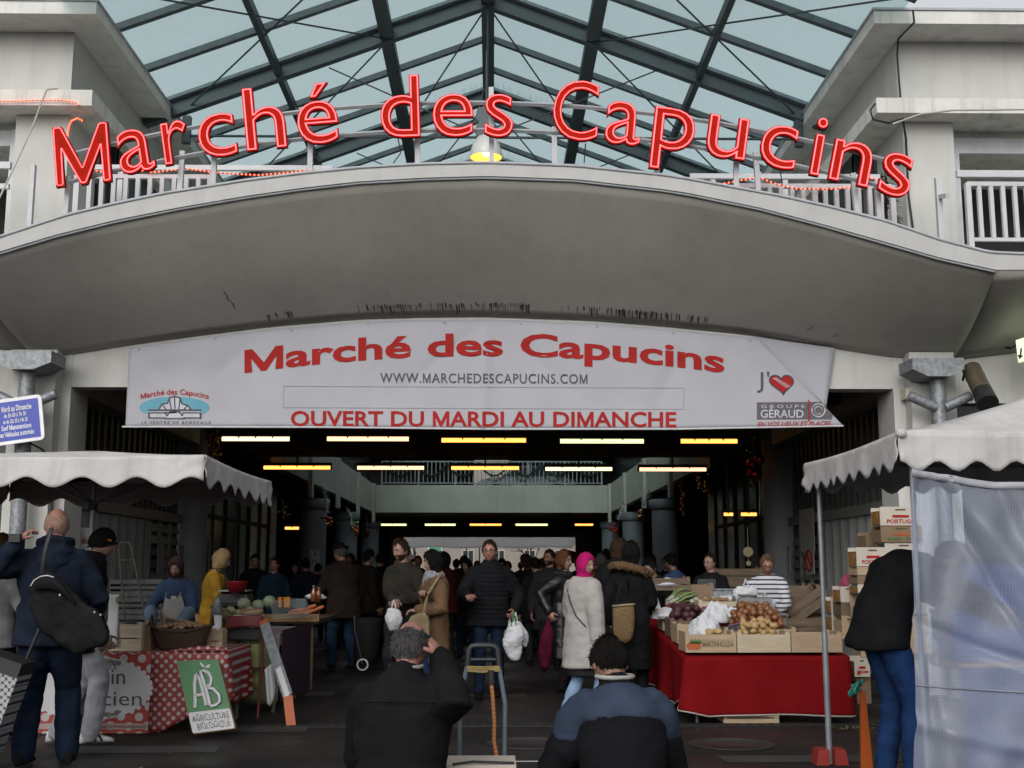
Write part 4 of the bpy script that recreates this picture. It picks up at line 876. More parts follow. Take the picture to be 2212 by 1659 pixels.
# notices on the side walls and columns
def notice(label, pts, Y, col, prints=(), name='paper_notice', Yl=None):
    o = thing(name, label, 'notice', U(*pts[3], Y)); Yl = Yl or (Y, Y)
    A = [U(x, y, Yl[0] if i in (0, 3) else Yl[1]) for i, (x, y) in enumerate(pts)]; n = (A[1]-A[0]).cross(A[3]-A[0]).normalized()
    if n.y > 0: n = -n
    m = MB(); m.add([*A, *[p-n*.012 for p in A]], [(3, 2, 1, 0), (4, 5, 6, 7), (0, 1, 5, 4), (1, 2, 6, 5), (2, 3, 7, 6), (3, 0, 4, 7)]); sh = m.build('sheet', mat('notice_'+col, {'white': (.36, .36, .35), 'dim': (.2, .2, .2), 'cream': (.5, .46, .4)}[col], .7), o)
    def P(s, t, off=.004): return A[0].lerp(A[1], s).lerp(A[3].lerp(A[2], s), t)+n*off
    for kind, *a in prints:
        m = MB()
        if kind == 'text': fit_text(m, a[0], lambda x, y, d: P(a[1]+x*(a[2]-a[1]), a[3]-y*a[4], .004+d*.5), .01); m.build('lettering', MATS[a[5]], sh)
        elif kind == 'bar': m.add([P(a[0], a[1]), P(a[2], a[1]), P(a[2], a[3]), P(a[0], a[3])], [(3, 2, 1, 0)]); m.build('print', MATS[a[4]], sh)
        elif kind == 'ring': m.tube([P(.5+a[0]*math.cos(t), .5+a[1]*math.sin(t), .004) for t in np.linspace(0, 6.283, 26)[:-1]], .018, 5, closed=True); m.tube([P(.5-a[0]*.6, .5-a[1]*.6), P(.5+a[0]*.6, .5+a[1]*.6)], .015, 5); m.build('prohibition_ring', MATS['print_red'], sh)
    return o
notice('white poster with a few red words behind the man in the black cap', [(130, 1138), (194, 1140), (194, 1230), (130, 1230)], 14.9, 'white', [('text', 'Aux délices', .45, 1.05, .38, .15, 'print_red'), ('text', 'Ju', .7, .95, .66, .15, 'print_red'), ('text', 'Tout', .6, 1.0, .9, .14, 'print_red')])
def wallpt(x, y, side):
    X = (XL if side < 0 else XR)+side*(.32-.1); Yw = X/(ray(x, y).x/ray(x, y).y); return Yw
for side, pts, prints, lab in ((1, [(1727, 1102), (1757, 1097), (1761, 1190), (1731, 1192)], [('bar', .2, .1, .9, .2, 'print_red'), ('text', 'INTERDIT', .2, .9, .5, .08, 'print_dark'), ('text', 'A TOUS', .3, .8, .64, .07, 'print_dark'), ('bar', .1, .82, .3, .95, 'print_red')], 'tall white notice tilted on the louvres behind the striped shirt'),
                               (1, [(1692, 1181), (1708, 1179), (1709, 1240), (1694, 1243)], [('ring', .36, .36)], 'narrow prohibition sign on the louvres nearer the grey column'),
                               (1, [(1738, 1181), (1757, 1178), (1759, 1240), (1741, 1243)], [('ring', .36, .36)], 'narrow prohibition sign on the louvres under the tall white notice'),
                               (-1, [(340, 1172), (355, 1174), (353, 1240), (338, 1238)], [('ring', .36, .36)], 'narrow prohibition sign on the louvres above the woman in the apron, nearer the corrugated sheet'),
                               (-1, [(388, 1178), (402, 1180), (400, 1242), (386, 1240)], [('ring', .36, .36)], 'narrow prohibition sign on the louvres beside the left grey column')):
    notice(lab, pts, wallpt(*pts[0], side), 'dim' if side < 0 else 'white', prints, Yl=(wallpt(*pts[0], side), wallpt(*pts[1], side)))
notice('white notice taped to the round column left of the hat man', [(671, 1187), (692, 1188), (692, 1232), (671, 1232)], 25, 'dim', [('bar', .4, .1, .6, .3, 'print_dark'), ('bar', .2, .45, .35, .7, 'print_dark'), ('bar', .5, .5, .65, .75, 'print_dark')])
# ------------------------------------------------------------------ far street beyond the hall
aw = MB(); aw.sheet(lambda u, v: Vector((-7.5+13.2*u, 77+9*v, 3.55-.55*v-.05*math.sin(u*20))), 20, 6, .02); tag(aw.build('street_awning', sheer('awning_far', (.6, .6, .6), .12, .8, var=.05)), 'long pale awning across the street behind the hall', 'awning')
st_ = thing('street_building', 'pale stone houses with shuttered windows across the street at the far end', 'building', (0, 120, 0))
m = MB(); m.box(-40, 40, 120, 132, 0, 13); m.build('wall', mat('far_stone', (.2, .18, .155), .9, .2, .4, streak=.2), st_)
for k in range(-5, 8):
    for z in (1.2, 4.9, 8.6):
        x = k*3.1+.6; f_ = MB(); f_.box(x-.62, x+.62, 119.93, 119.998, z, z+2.2); fo = f_.build('window', mat('far_frame', (.3, .3, .28), .7), st_)
        f_ = MB(); f_.box(x-.5, x-.05, 119.88, 119.93, z+.1, z+2.1); f_.box(x+.05, x+.5, 119.88, 119.93, z+.1, z+2.1); f_.build('pane', MATS['dark_glass'], fo)
m = MB(); m.box(-40, 40, 119.8, 132.2, 13.002, 13.3); m.build('roof', mat('slate', (.1, .1, .12), .8), st_)
m = MB(); m.box(-40, 40, 119.8, 119.997, 4.2, 4.45); m.build('cornice', MATS['far_stone'], st_)
cr = thing('pharmacy_cross', 'dark green illuminated pharmacy cross above the heads at the far end', 'sign', U(940, 1186, 100))
q = U(940, 1185, 100); m = MB(); a_ = .33
cp = [(-a_/2, a_*1.5), (a_/2, a_*1.5), (a_/2, a_/2), (a_*1.5, a_/2), (a_*1.5, -a_/2), (a_/2, -a_/2), (a_/2, -a_*1.5), (-a_/2, -a_*1.5), (-a_/2, -a_/2), (-a_*1.5, -a_/2), (-a_*1.5, a_/2), (-a_/2, a_/2)]
m.prism([(q.x+x*1.25, q.z+z*1.25) for x, z in cp], 100, 100.2); m.build('border', MATS['rail_white'], cr)
m = MB(); m.prism([(q.x+x, q.z+z) for x, z in cp], 99.95, 99.998); m.build('panel', emis('cross_green', (.02, .12, .07), .5), cr)
m = MB(); m.cyl((q.x+.6, 100.3, 0), (q.x+.6, 100.3, q.z+.6), .06, n=8); m.build('post', MATS['steel_dark'], cr)
def bare_tree(x, y, h, seed, label):
    r2 = random.Random(seed); o = thing('bare_tree', label, 'tree', (x, y, 0)); m = MB(); m2 = MB()
    m.cyl((x, y, 0), (x, y, h*.35), .16, .12, 8)
    def br(p, d, L, r_, k):
        q = p+d*L; (m if k < 1 else m2).tube([p, p.lerp(q, .5)+Vector((r2.gauss(0, .05), 0, r2.gauss(0, .05)))*L, q], [r_, r_*.8, r_*.55], 4)
        if k < 4:
            for _ in range(3 if k < 2 else 2): br(q, (d+Vector((r2.gauss(0, .5), r2.gauss(0, .5), r2.gauss(.1, .4)))).normalized(), L*.7, r_*.55, k+1)
    for _ in range(5): br(Vector((x, y, h*.33)), Vector((r2.gauss(0, .6), r2.gauss(0, .6), .8)).normalized(), h*.24, .08, 0)
    m.build('trunk', MATS['bark'], o); m2.build('crown', MATS['bark'], o)
bare_tree(6.6, 92, 6, 3, 'bare branched tree beyond the hall on the right'); bare_tree(-6.3, 95, 6.5, 9, 'bare branched tree beyond the hall on the left'); bare_tree(3.4, 104, 6, 5, 'bare branched tree in the middle distance beyond the awning')
for x, lab in ((1155, 'slim black pole of the awning left of the puffer jacket man'), (1176, 'slim black pole of the awning nearest the puffer jacket man')):
    p = U(x*1., 1180, 86.5) if False else U({1155: 1008, 1176: 1036}[x], 1180, 86.5); m = MB(); m.cyl((p.x, 86.5, 0), (p.x, 86.5, 3.2), .05, n=8); m.lathe([(.1, 0), (.1, .05), (.05, .06)], (p.x, 86.5, 0), 8); tag(m.build('awning_pole', MATS['steel_dark']), lab, 'pole')
# ------------------------------------------------------------------ market parasols
mat('canvas', (.39, .385, .38), .85, .14, 3, .5, 9, streak=.25, bdist=.02)
mat('canvas_grey', (.37, .365, .36), .85, .15, 3, .5, 9, streak=.28, bdist=.02)
GAIN = 1.0
mat('pole_metal', (.2, .215, .23), .45, .2, 12, metal=.4)
GAIN = .5  # darkens stall colours, standing in for weaker light low in the scene
mat('block_red', (.38, .03, .02), .6, .15, 6)
def parasol(name, label, x0, x1, y0, y1, zh, ze, zp, per, mt, sagf=None, amp=.045):
    o = thing(name, label, 'parasol', ((x0+x1)/2, (y0+y1)/2, 0)); cx, cy = (x0+x1)/2, (y0+y1)/2
    m = MB()
    for (ax, ay), (bx_, by_) in (((x0, y0), (x1, y0)), ((x1, y0), (x1, y1)), ((x1, y1), (x0, y1)), ((x0, y1), (x0, y0))):
        def fn(u, v, ax=ax, ay=ay, bx_=bx_, by_=by_):
            ex, ey = ax+(bx_-ax)*u, ay+(by_-ay)*u; q = v**1.15
            x, y = ex+(cx-ex)*v, ey+(cy-ey)*v
            return Vector((x, y, ze+(zp-ze)*q-.05*math.sin(math.pi*u)*(1-v)*.4-.03*math.sin(math.pi*v)*abs(math.sin(math.pi*u))))
        m.sheet(lambda u, v: fn(u, v*.995), 24, 12, .006)
    cv = m.build('canopy', mt, o)
    m = MB()
    for (ax, ay), (bx_, by_), (nx, ny) in (((x0, y0), (x1, y0), (0, -1)), ((x1, y0), (x1, y1), (1, 0)), ((x1, y1), (x0, y1), (0, 1)), ((x0, y1), (x0, y0), (-1, 0))):
        L = math.hypot(bx_-ax, by_-ay)
        def fn(u, v):
            s = u*L; hem = zh+amp*.9*math.cos(2*math.pi*s/per)*1.0; top = ze-.02*math.sin(math.pi*u)
            z = top+(hem-top)*v; k = v*(.010*math.sin(s*5.1+ax)+.008*math.sin(s*13+ay*3)+.012)
            wr = .008*math.exp(-min(u, 1-u)*L/.12)*math.sin(v*9+s*20)
            return Vector((ax+(bx_-ax)*u+nx*(k+wr), ay+(by_-ay)*u+ny*(k+wr), z))
        m.sheet(fn, int(L/.035), 9, .005)
    m.build('valance', mt, cv)
    return o, cx, cy
pr, pcx, pcy = parasol('market_parasol', 'square white parasol with scalloped edge over the spotted stall', -4.78, -2.2, 9.0, 11.75, 2.075, 2.285, 2.45, .415, MATS['canvas'])
m = MB(); m.cyl((pcx, pcy, 0), (pcx, pcy, 2.44), .024, n=12); m.build('pole', MATS['pole_metal'], pr)
for sx in (-1, 1):
    for sy in (-1, 1):
        m = MB(); e_ = Vector((pcx+sx*1.27, pcy+sy*1.36, 2.27)); m.tube([(pcx, pcy, 2.43), e_], .012, 6); m.tube([(pcx, pcy, 1.98), Vector((pcx, pcy, 2.43)).lerp(e_, .5)], .012, 6); m.build('rib', MATS['pole_metal'], pr)
m = MB(); m.cyl((pcx, pcy, 1.93), (pcx, pcy, 2.02), .04, n=12); m.build('hub', MATS['rubber'], pr)
m = MB(); m.sheet(lambda u, v: Vector((pcx-.4+u*.8+.12*v, pcy-.25, 2.34-.2*v*(1-.3*u))), 8, 5, .01); m.build('folded_flap', mat('dark_cloth', (.02, .018, .018), .9), pr)
m = MB(); m.lathe([(.1, 0), (.1, .03), (.05, .04), (.05, .2), (.03, .21)], (pcx, pcy, 0), 14); m.build('base', MATS['steel_dark'], pr)
po, qcx, qcy = parasol('market_canopy', 'pale grey sloping stall canopy with scalloped edge and plastic side on the right', 2.42, 5.8, 6.98, 9.1, 2.03, 2.235, 2.74, .235, MATS['canvas_grey'], amp=.035)
for x, y, blk in ((2.5, 9.02, True), (2.52, 7.05, False), (5.75, 7.05, False), (5.75, 9.02, True)):
    m = MB(); m.cyl((x, y, 0), (x, y, 2.2), .018 if blk else .014, n=10); m.cyl((x, y, 0), (x, y, .95), .023 if blk else .018, n=10); m.build('pole', MATS['pole_metal'], po)
    if blk:
        m = MB()
        for s_ in (-1, 1): m.prism([(x+s_*.02, 0), (x+s_*.12, 0), (x+s_*.1, .11), (x+s_*.02, .11)], y-.08, y+.08)
        m.build('ballast_block', MATS['block_red'], po)
m = MB(); m.ell((2.44, 6.97, 2.225), (.035, .035, .03), 10, 8); m.build('corner_knot', MATS['canvas_grey'], po)
# plastic side sheet
sheer('plastic_sheet', (.52, .57, .69), .58, .16, .0125, .12, 1.5, tint=(.8, .87, 1.0))
ps = thing('plastic_curtain', 'translucent bluish gridded plastic sheet hanging from the right stall canopy', 'curtain', (3.4, 6.9, 0))
def psf(u, v):
    x = 2.475+2.0*u-.07*v*(1-u); z = 2.0-.16*u*(1-v*.6)-.03*math.sin(u*7)*(1-v)-v*1.93
    y = 6.92+.04*math.sin(u*9+v*3)+.07*math.sin(u*17-v*5+1)*v+.02*math.sin(u*41+v*13)*math.sin(v*5)+.08*math.exp(-((u-.28-.35*v)/.06)**2)-.06*math.exp(-((u-.1-.75*v)/.05)**2)+.04*math.exp(-((u-.62+.2*v)/.07)**2)+.045*math.exp(-((u-.08-.5*v)/.018)**2)-.04*math.exp(-((u-.45-.3*(v-.5))/.022)**2)+.035*math.exp(-((v-.45-.35*u+.1*u*u)/.02)**2)-.035*math.exp(-((v-.75-.2*u)/.025)**2)+.03*math.exp(-((u-.03-.02*v)/.015)**2)
    return Vector((x, y, z))
m = MB(); m.grid(psf, 130, 110); m.build('plastic_film', MATS['plastic_sheet'], ps)
m = MB(); m.sheet(lambda u, v: psf(u, v*.022)+Vector((0, -.008, .01)), 50, 3, .004); m.build('top_tape', mat('tape_white', (.52, .53, .58), .6), ps)
m = MB(); m.tube([psf(u, .64)+Vector((0, -.006, 0)) for u in np.linspace(0, 1, 40)], .006, 5); m.tube([psf(u, .965)+Vector((0, -.006, 0)) for u in np.linspace(0, 1, 40)], .005, 5); m.build('weld_seam', mat('seam_grey', (.3, .32, .4), .5), ps)
m = MB()
for u in (.37, .94): p = psf(u, 0)+Vector((0, -.02, .01)); m.tube([p+Vector((-.025, 0, .015)), p+Vector((.025, 0, -.01))], .008, 6); m.tube([p, p+Vector((.003, -.003, -.06))], .006, 5)
m.build('cord_knot', MATS['tape_white'], ps)
# ------------------------------------------------------------------ crates
mat('pine', (.58, .43, .28), .75, .22, 4, .2, 30, stretch=(1, 6, 6)); mat('pine_pale', (.7, .58, .42), .75, .2, 4, .2, 30, stretch=(1, 6, 6)); mat('pine_dark', (.2, .14, .09), .8, .3, 4, .2, 30, stretch=(1, 6, 6))
mat('card_white', (.75, .68, .58), .7, .08, 5); mat('card_brown', (.3, .2, .12), .8, .12, 6); mat('card_print', (.45, .2, .03), .7, .4, 14)
mat('print_orange', (.55, .13, .02), .6); mat('print_green', (.08, .2, .05), .6); mat('print_brown', (.1, .07, .045), .7); mat('card_yellow', (.5, .32, .05), .7, .3, 10)
def wood_crate(label, c, wdt, dep, hgt, rz=0, mt='pine', slats=2, text=None, fruit=False, group=None, tilt=0.):
    c = Vector(c); o = thing('wooden_crate', label, 'crate', c, rz, group); M = MATS[mt]; T = .012
    if tilt: o.rotation_euler = (0, tilt, rz); WM[o.name] = Matrix.Identity(4) @ Matrix.Translation(c)
    def B(name, *boxes, mm=M, p=o):
        m = MB()
        for bx in boxes: m.box(*bx)
        return m.build(name, mm, p, local=True)
    w2, d2 = wdt/2, dep/2
    sh = (hgt-.012*(slats-1))/slats
    fr = B('front_board', *[(-w2, w2, -d2, -d2+T, k*(sh+.012), k*(sh+.012)+sh) for k in range(slats)]); B('back_board', *[(-w2, w2, d2-T, d2, k*(sh+.012), k*(sh+.012)+sh) for k in range(slats)])
    for s in (-1, 1): B('end_board', (min(s*w2, s*(w2-T)), max(s*w2, s*(w2-T)), -d2+T+.001, d2-T-.001, .005, hgt*1.12))
    B('bottom', (-w2+T+.001, w2-T-.001, -d2+T+.001, d2-T-.001, .006, .014))
    for sx in (-1, 1):
        for sy in (-1, 1): B('corner_post', (min(sx*(w2-T-.001), sx*(w2-T-.03)), max(sx*(w2-T-.001), sx*(w2-T-.03)), min(sy*(d2-T-.001), sy*(d2-T-.03)), max(sy*(d2-T-.001), sy*(d2-T-.03)), .015, hgt*1.15))
    m = MB()
    for sx in (-1, 1):
        for z in (.2, .5, .8): m.cyl((sx*(w2-.02), -d2-.002, hgt*z), (sx*(w2-.02), -d2, hgt*z), .004, n=6)
    m.build('staple_row', MATS['rail_grey'], fr, local=True)
    if text:
        m = MB(); fit_text(m, text, lambda x, y, d: (-w2+wdt*(.33+.62*x), -d2-.0035-d*.5, hgt*(.33+.28*y)), .004); m.build('lettering', MATS['print_brown'], fr, local=True)
        m = MB()
        for s in (0, 1): m.rings([((-w2+wdt*(.1+.11*s), -d2-.002-.0015*s, hgt*.36), Vector((hgt*.25, 0, 0)), Vector((0, 0, hgt*.2))), ((-w2+wdt*(.1+.11*s), -d2-.004-.0015*s, hgt*.36), Vector((hgt*.25, 0, 0)), Vector((0, 0, hgt*.2)))], 16, sm=False)
        m.build('fruit_print', MATS['print_orange'], fr, local=True)
        m = MB()
        for k in range(7): x = -w2+wdt*(.06+k*.032); m.add([(x, -d2-.0075, hgt*.5), (x+.03, -d2-.0075, hgt*.5), (x+.022, -d2-.0075, hgt*(.72+.08*(k % 2)))], [(0, 1, 2)])
        m.box(-w2+wdt*.3, w2-wdt*.05, -d2-.003, -d2-.001, hgt*.68, hgt*.695); m.build('leaf_print', MATS['print_green'], fr, local=True)
    return o
def carton(label, c, wdt, dep, hgt, kind='white', rz=0, group='fruit cartons stacked on the right', txt=None):
    o = thing('fruit_carton', label, 'carton', c, rz, group); M = {'white': 'card_white', 'brown': 'card_brown', 'pine': 'pine', 'dark': 'pine_dark'}[kind]; w2, d2 = wdt/2, dep/2
    m = MB(); T = .012
    m.box(-w2, w2, -d2, -d2+T, 0, hgt); m.box(-w2, w2, d2-T, d2, 0, hgt); m.box(-w2+T+.001, w2-T-.001, -d2+T+.001, d2-T-.001, .01, .02); m.build('box_front', MATS[M], o, local=True)
    m = MB()
    for s in (-1, 1): m.box(min(s*w2, s*(w2-T)), max(s*w2, s*(w2-T)), -d2+T+.001, d2-T-.001, 0, hgt*.78)
    sd = m.build('box_side', MATS['card_brown' if kind == 'white' else M], o, local=True)
    if kind == 'white':
        m = MB(); m.box(-w2-.003, -w2-.001, -d2+.04, d2-.04, hgt*.08, hgt*.7); m.build('side_print', MATS['card_print'], sd, local=True)
        m = MB(); m.box(-w2-.006, -w2-.004, -d2+.06, -d2+dep*.4, hgt*.4, hgt*.66); m.build('side_print', MATS['card_yellow'], sd, local=True)
    m = MB(); m.box(-w2*.25, w2*.25, -d2-.002, -d2-.0005, hgt*.8, hgt*.88); m.build('hand_hole', MATS['print_brown'], o, local=True)
    if txt:
        m = MB(); fit_text(m, txt, lambda x, y, d: (-w2+wdt*(.16+.75*x), -d2-.004-d*.5, hgt*(.12+.2*y)), .02); m.build('lettering', MATS['print_red' if txt[0] == 'P' else 'print_green'], o, local=True)
        m = MB(); m.box(-w2*.4, w2*.4, -d2-.0045, -d2-.0025, hgt*.42, hgt*.56); m.build('print_band', MATS['print_red' if txt[0] == 'P' else 'print_orange'], o, local=True)
    return o
# ------------------------------------------------------------------ right stall (red cloth)
mat('red_cloth', (.26, .009, .012), .9, .2, 3, .15, 90, spec=.04); mat('cloth_trim', (.55, .5, .45), .8); mat('table_metal', (.25, .25, .26), .5, metal=.4)
RS = thing('market_stall', 'long stall table draped in dark red cloth with white hem, potatoes on top', 'stall', (2.6, 12.6, 0))
fx0, fx1, fy, sy1 = UX(1480, 11.3, 1420), UX(1836, 11.3, 1420), 11.3, 14.6
zt0 = UZ(1419, 11.3, 1600); zb0 = UZ(1548, 11.3, 1600)
def tz(y): return zt0+(y-fy)*.075
m = MB()
def clf(u, v):
    L1 = sy1-fy; per = L1+(fx1-fx0)+.6; s = u*per
    fold = .035*v*(math.sin(s*4.2)+.6*math.sin(s*9.7+1))
    if s < L1: x, y, nx, ny = fx0, sy1-s, -1, 0
    elif s < L1+fx1-fx0: x, y, nx, ny = fx0+s-L1, fy, 0, -1
    else: x, y, nx, ny = fx1, fy+s-L1-(fx1-fx0), 1, 0
    zt = tz(y); zb = zb0+.04*math.sin(s*1.9)*.4+(.12*max(0, 1-abs(s-L1+.25)/.45))
    if s < L1-.2: zb += .05
    return Vector((x+nx*fold+nx*.02*v, y+ny*fold+ny*.02*v, zt+(zb-zt)*v))
m.sheet(clf, 170, 16, .005); cl = m.build('cloth', MATS['red_cloth'], RS)
m = MB(); m.tube([clf(u, 1.) for u in np.linspace(0, 1, 170)], .008, 5); m.build('hem', MATS['cloth_trim'], cl)
m = MB(); m.add([(fx0, fy, tz(fy)), (fx1, fy, tz(fy)), (fx1, sy1, tz(sy1)), (fx0, sy1, tz(sy1))], [(0, 1, 2, 3)]); m.add([(fx0, fy, tz(fy)-.03), (fx1, fy, tz(fy)-.03), (fx1, sy1, tz(sy1)-.03), (fx0, sy1, tz(sy1)-.03)], [(3, 2, 1, 0)]); m.build('table_top', MATS['red_cloth'], RS)
for x in (fx0+.12, fx1-.2):
    for y in (fy+.12, 12.9, sy1-.2): m = MB(); m.cyl((x, y, 0), (x, y, tz(y)-.03), .016, n=8); m.build('leg', MATS['table_metal'], RS)
wood_crate('low wooden crate tucked under the hem of the red stall cloth', UG(1630, 1567)+Vector((0, .3, 0)), .52, .34, .1, mt='pine')
# potatoes, onions: one mesh each, copied
def lumps(name, label, cat, group, mt, r, squash, spots, seed, proto_n=1, bumpy=.1):
    rr = random.Random(seed); protos = []; n = 0
    for k in range(3):
        m = MB(); m.ell((0, 0, 0), (r, r*squash[0], r*squash[1]), 12, 9)
        m.v = [tuple(Vector(p)*(1+bumpy*noise.noise(Vector(p)/r*1.1+Vector((k*7, seed, 0))))) for p in m.v]
        me = MB(); me.v, me.f, me.m, me.s = m.v, m.f, m.m, m.s; o_ = me.build(name, MATS[mt]); protos.append(o_)
    for i, p in enumerate(spots):
        o = protos[i] if i < 3 else protos[i % 3].copy()
        if i >= 3: link(o)
        o.location = p; o.rotation_euler = (rr.uniform(-.5, .5), rr.uniform(-.5, .5), rr.uniform(0, 6.28)); s = rr.uniform(.82, 1.15); o.scale = (s, s, s)
        tag(o, label, cat, group)
    return protos
def heap(x0, x1, y0, y1, z0, r, layers, seed, slope=0., front=0.):
    rr = random.Random(seed); P = []
    for k in range(layers):
        ins = k*r*.75; x = x0+r+ins
        while x < x1-r-ins+.001:
            y = y0+r+ins*.6
            while y < y1-r-ins*.2:
                P.append(Vector((x+rr.uniform(-.6, .6)*r, y+rr.uniform(-.6, .6)*r, z0+r*.8+k*r*1.3+slope*(y-y0)+rr.uniform(-.3, .3)*r))); y += r*1.95
            x += r*2.0
    return P
mat('potato', (.62, .41, .18), .7, .2, 9, .2, 60); mat('onion', (.3, .12, .045), .35, .35, 14, stretch=(3, 3, .6)); mat('beet', (.075, .02, .03), .6, .3, 9); mat('nut', (.36, .22, .11), .7, .3, 30, .3, 120)
cxs = [(1481, 1591), (1593, 1708), (1710, 1820)]
ys0, ys1 = 11.36, 11.78; hC = UZ(1379, 11.36)-UZ(1417, 11.36)+.005
lab = ['pale wooden potato crate with orange fruit print at the front left of the red stall', 'plain pale crate heaped with potatoes in the middle of the red stall front', 'plain crate with a few potatoes at the front right of the red stall']
for k, (a, b_) in enumerate(cxs):
    xa, xb = UX(a, ys0, 1400), UX(b_, ys0, 1400); zz = tz(11.57)+.016
    wood_crate(lab[k], ((xa+xb)/2, (ys0+ys1)/2, zz), xb-xa, ys1-ys0, hC, mt=['pine', 'pine_pale', 'pine'][k], slats=1, text='MARTINHO,LDA' if k == 0 else None, group='potato crates along the front of the red stall')
    lo = ['potato lying in the fruit print crate of the red stall', 'potato heaped in the plain middle crate of the red stall', 'potato lying in the nearly empty crate at the right end of the red stall'][k]
    if k == 0: P = [p for p in heap(xa+.16, xb-.02, ys0+.02, ys1-.02, zz+.06, .036, 3, 1) if p.x > xa+.2]
    elif k == 1: P = heap(xa+.02, xb-.02, ys0+.02, ys1-.03, zz+.05, .037, 4, 2, slope=.18)
    else: P = [Vector((xa+.07+.1*i, ys0+.1+.07*(i % 3), zz+.085)) for i in range(4)]+[Vector((xb-.1, ys1-.06, zz+.13))]
    P = [p+Vector((0, 0, 0)) for p in P]; lumps('potato', lo, 'potato', 'potatoes in the crates', 'potato', .038, (.8, .72), P, 20+k)
xa, xb = UX(1555, 12.1, 1360), UX(1705, 12.1, 1360)
wood_crate('wooden crate of brown onions behind the heaped potato crate', ((xa+xb)/2, 12.08, tz(12.08)+.03), xb-xa, .5, .14, mt='pine', group='produce crates on the red stall')
lumps('onion', 'brown onion heaped behind the potatoes on the red stall', 'onion', 'onions on the red stall', 'onion', .042, (.98, .9), heap(xa+.1, xb-.02, 11.86, 12.32, tz(12.08)+.1, .042, 4, 3, slope=.3), 31, bumpy=.04)
# paper bags, side crates, bulk produce
mat('paper_white', (.78, .79, .84), .65, .06, 8, .3, 24, bdist=.02)
def crumple(label, c, sx, sy, sz, seed, mt='paper_white', name='paper_wrap', cat='paper'):
    m = MB(); m.ell((0, 0, 0), (1, 1, 1), 26, 18); V = []
    for p in m.v:
        q = Vector(p); k = 1+.3*noise.noise(q*1.7+Vector((seed, 0, 0)))+.15*abs(noise.noise(q*4.3+Vector((0, seed, 0)))); z = q.z*k; V.append(Vector((q.x*k*sx*(1-.35*max(0, z)), q.y*k*sy*(1-.35*max(0, z)), max(z, -.35)*sz))+Vector(c))
    m.v = [tuple(v) for v in V]; m.s = [False]*len(m.f); return tag(m.build(name, MATS[mt]), label, cat)
crumple('white crumpled paper heaped over the fruit print potato crate', U(1522, 1361, 11.68), .17, .15, .16, 3)
crumple('crumpled white bag standing behind the paper heap by the onions', U(1545, 1333, 12.05), .13, .1, .15, 5)
crumple('grey plastic bag lying over the beetroot at the left end of the red stall', U(1445, 1330, 13.1), .19, .12, .09, 9, 'paper_white', 'plastic_bag', 'bag')
crumple('small white bag slumped behind the onions near the scales', U(1585, 1335, 12.5), .15, .1, .1, 12, 'paper_white', 'plastic_bag', 'bag')
for k, (x, y, Y, mt, lb_) in enumerate(((1478, 1350, 12.1, 'pine', 'narrow wooden crate end beside the paper heap on the red stall'), (1452, 1345, 12.55, 'pine_dark', 'dark slatted crate at the left edge of the red stall'), (1428, 1335, 13.1, 'pine', 'grey slatted crate at the far left edge of the red stall'))):
    p = U(x+20, y+25, Y); wood_crate(lb_, (fx0+.22, Y+.12, tz(Y)+.02), .36, .42, .17, mt=mt, group='produce crates on the red stall')
lumps('beetroot', 'dark beetroot in the side crates of the red stall', 'beetroot', 'beetroot on the red stall', 'beet', .045, (.95, .9), heap(fx0+.06, fx0+.5, 12.55, 13.3, tz(12.9)+.12, .045, 3, 8), 41, bumpy=.06)
mat('leek', (.2, .3, .1), .6, .4, 12); mat('leek_white', (.55, .56, .45), .6); mat('yellow_squash', (.55, .35, .04), .5, .2, 9); mat('pink_cloth', (.42, .06, .13), .8, .15, 6)
ve = thing('leek_bundle', 'bundle of green and white leeks at the back left of the red stall', 'vegetables', U(1465, 1300, 13.7)); m = MB(); m2 = MB(); rnd.seed(12)
for k in range(16):
    p = U(1438+rnd.uniform(0, 22), 1322-rnd.uniform(0, 26), 13.6+rnd.uniform(-.1, .1)); q = p+Vector((rnd.uniform(.15, .28), rnd.uniform(.05, .15), rnd.uniform(.02, .12))); m2.tube([p, p.lerp(q, .45)], .018, 6); m.tube([p.lerp(q, .45), p.lerp(q, .8)+Vector((0, 0, .02)), q+Vector((.08, 0, .03))], [.018, .022, .006], 6)
m.build('leaves', MATS['leek'], ve); m2.build('stalks', MATS['leek_white'], ve).name = 'stalk_bundle'
lumps('yellow_squash', 'yellow squash behind the grey bag on the red stall', 'squash', 'yellow squash on the red stall', 'yellow_squash', .045, (1, .8), [U(x, y, 13.2) for x, y in ((1462, 1322), (1475, 1318), (1490, 1325), (1500, 1322), (1488, 1315), (1420, 1322), (1430, 1326))], 51)
wood_crate('shallow brown crate topped with white paper at the back left of the red stall', U(1441, 1275, 14.2), .5, .35, .14, mt='pine_dark', group='produce crates on the red stall')
crumple('white paper hanging over the shallow back crate of the red stall', U(1441, 1262, 14.15), .22, .15, .07, 15)
m = MB(); c = U(1497, 1322, 13.3); m.box(c.x-.23, c.x+.2, 13.25, 13.7, tz(13.4), tz(13.4)+.2); m.sheet(lambda u, v: Vector((c.x-.26+.5*u, 13.2+.5*v, tz(13.4)+.215+.05*v+.04*u+.02*math.sin(u*8))), 12, 8, .01)
tag(m.build('covered_box', MATS['pink_cloth']), 'box draped in pink red cloth with white garlic behind', 'box')
lumps('garlic', 'white garlic bulb on the pink cloth of the red stall', 'garlic', 'garlic on the red stall', 'leek_white', .035, (1, .8), [Vector((c.x+.03+.05*i, 13.5+.03*(i % 3), tz(13.4)+.3+.02*(i % 2))) for i in range(7)], 61)
wood_crate('brown carton like crate behind the pink covered box', U(1495, 1292, 14.2), .46, .3, .16, mt='card_brown', slats=1, group='produce crates on the red stall')
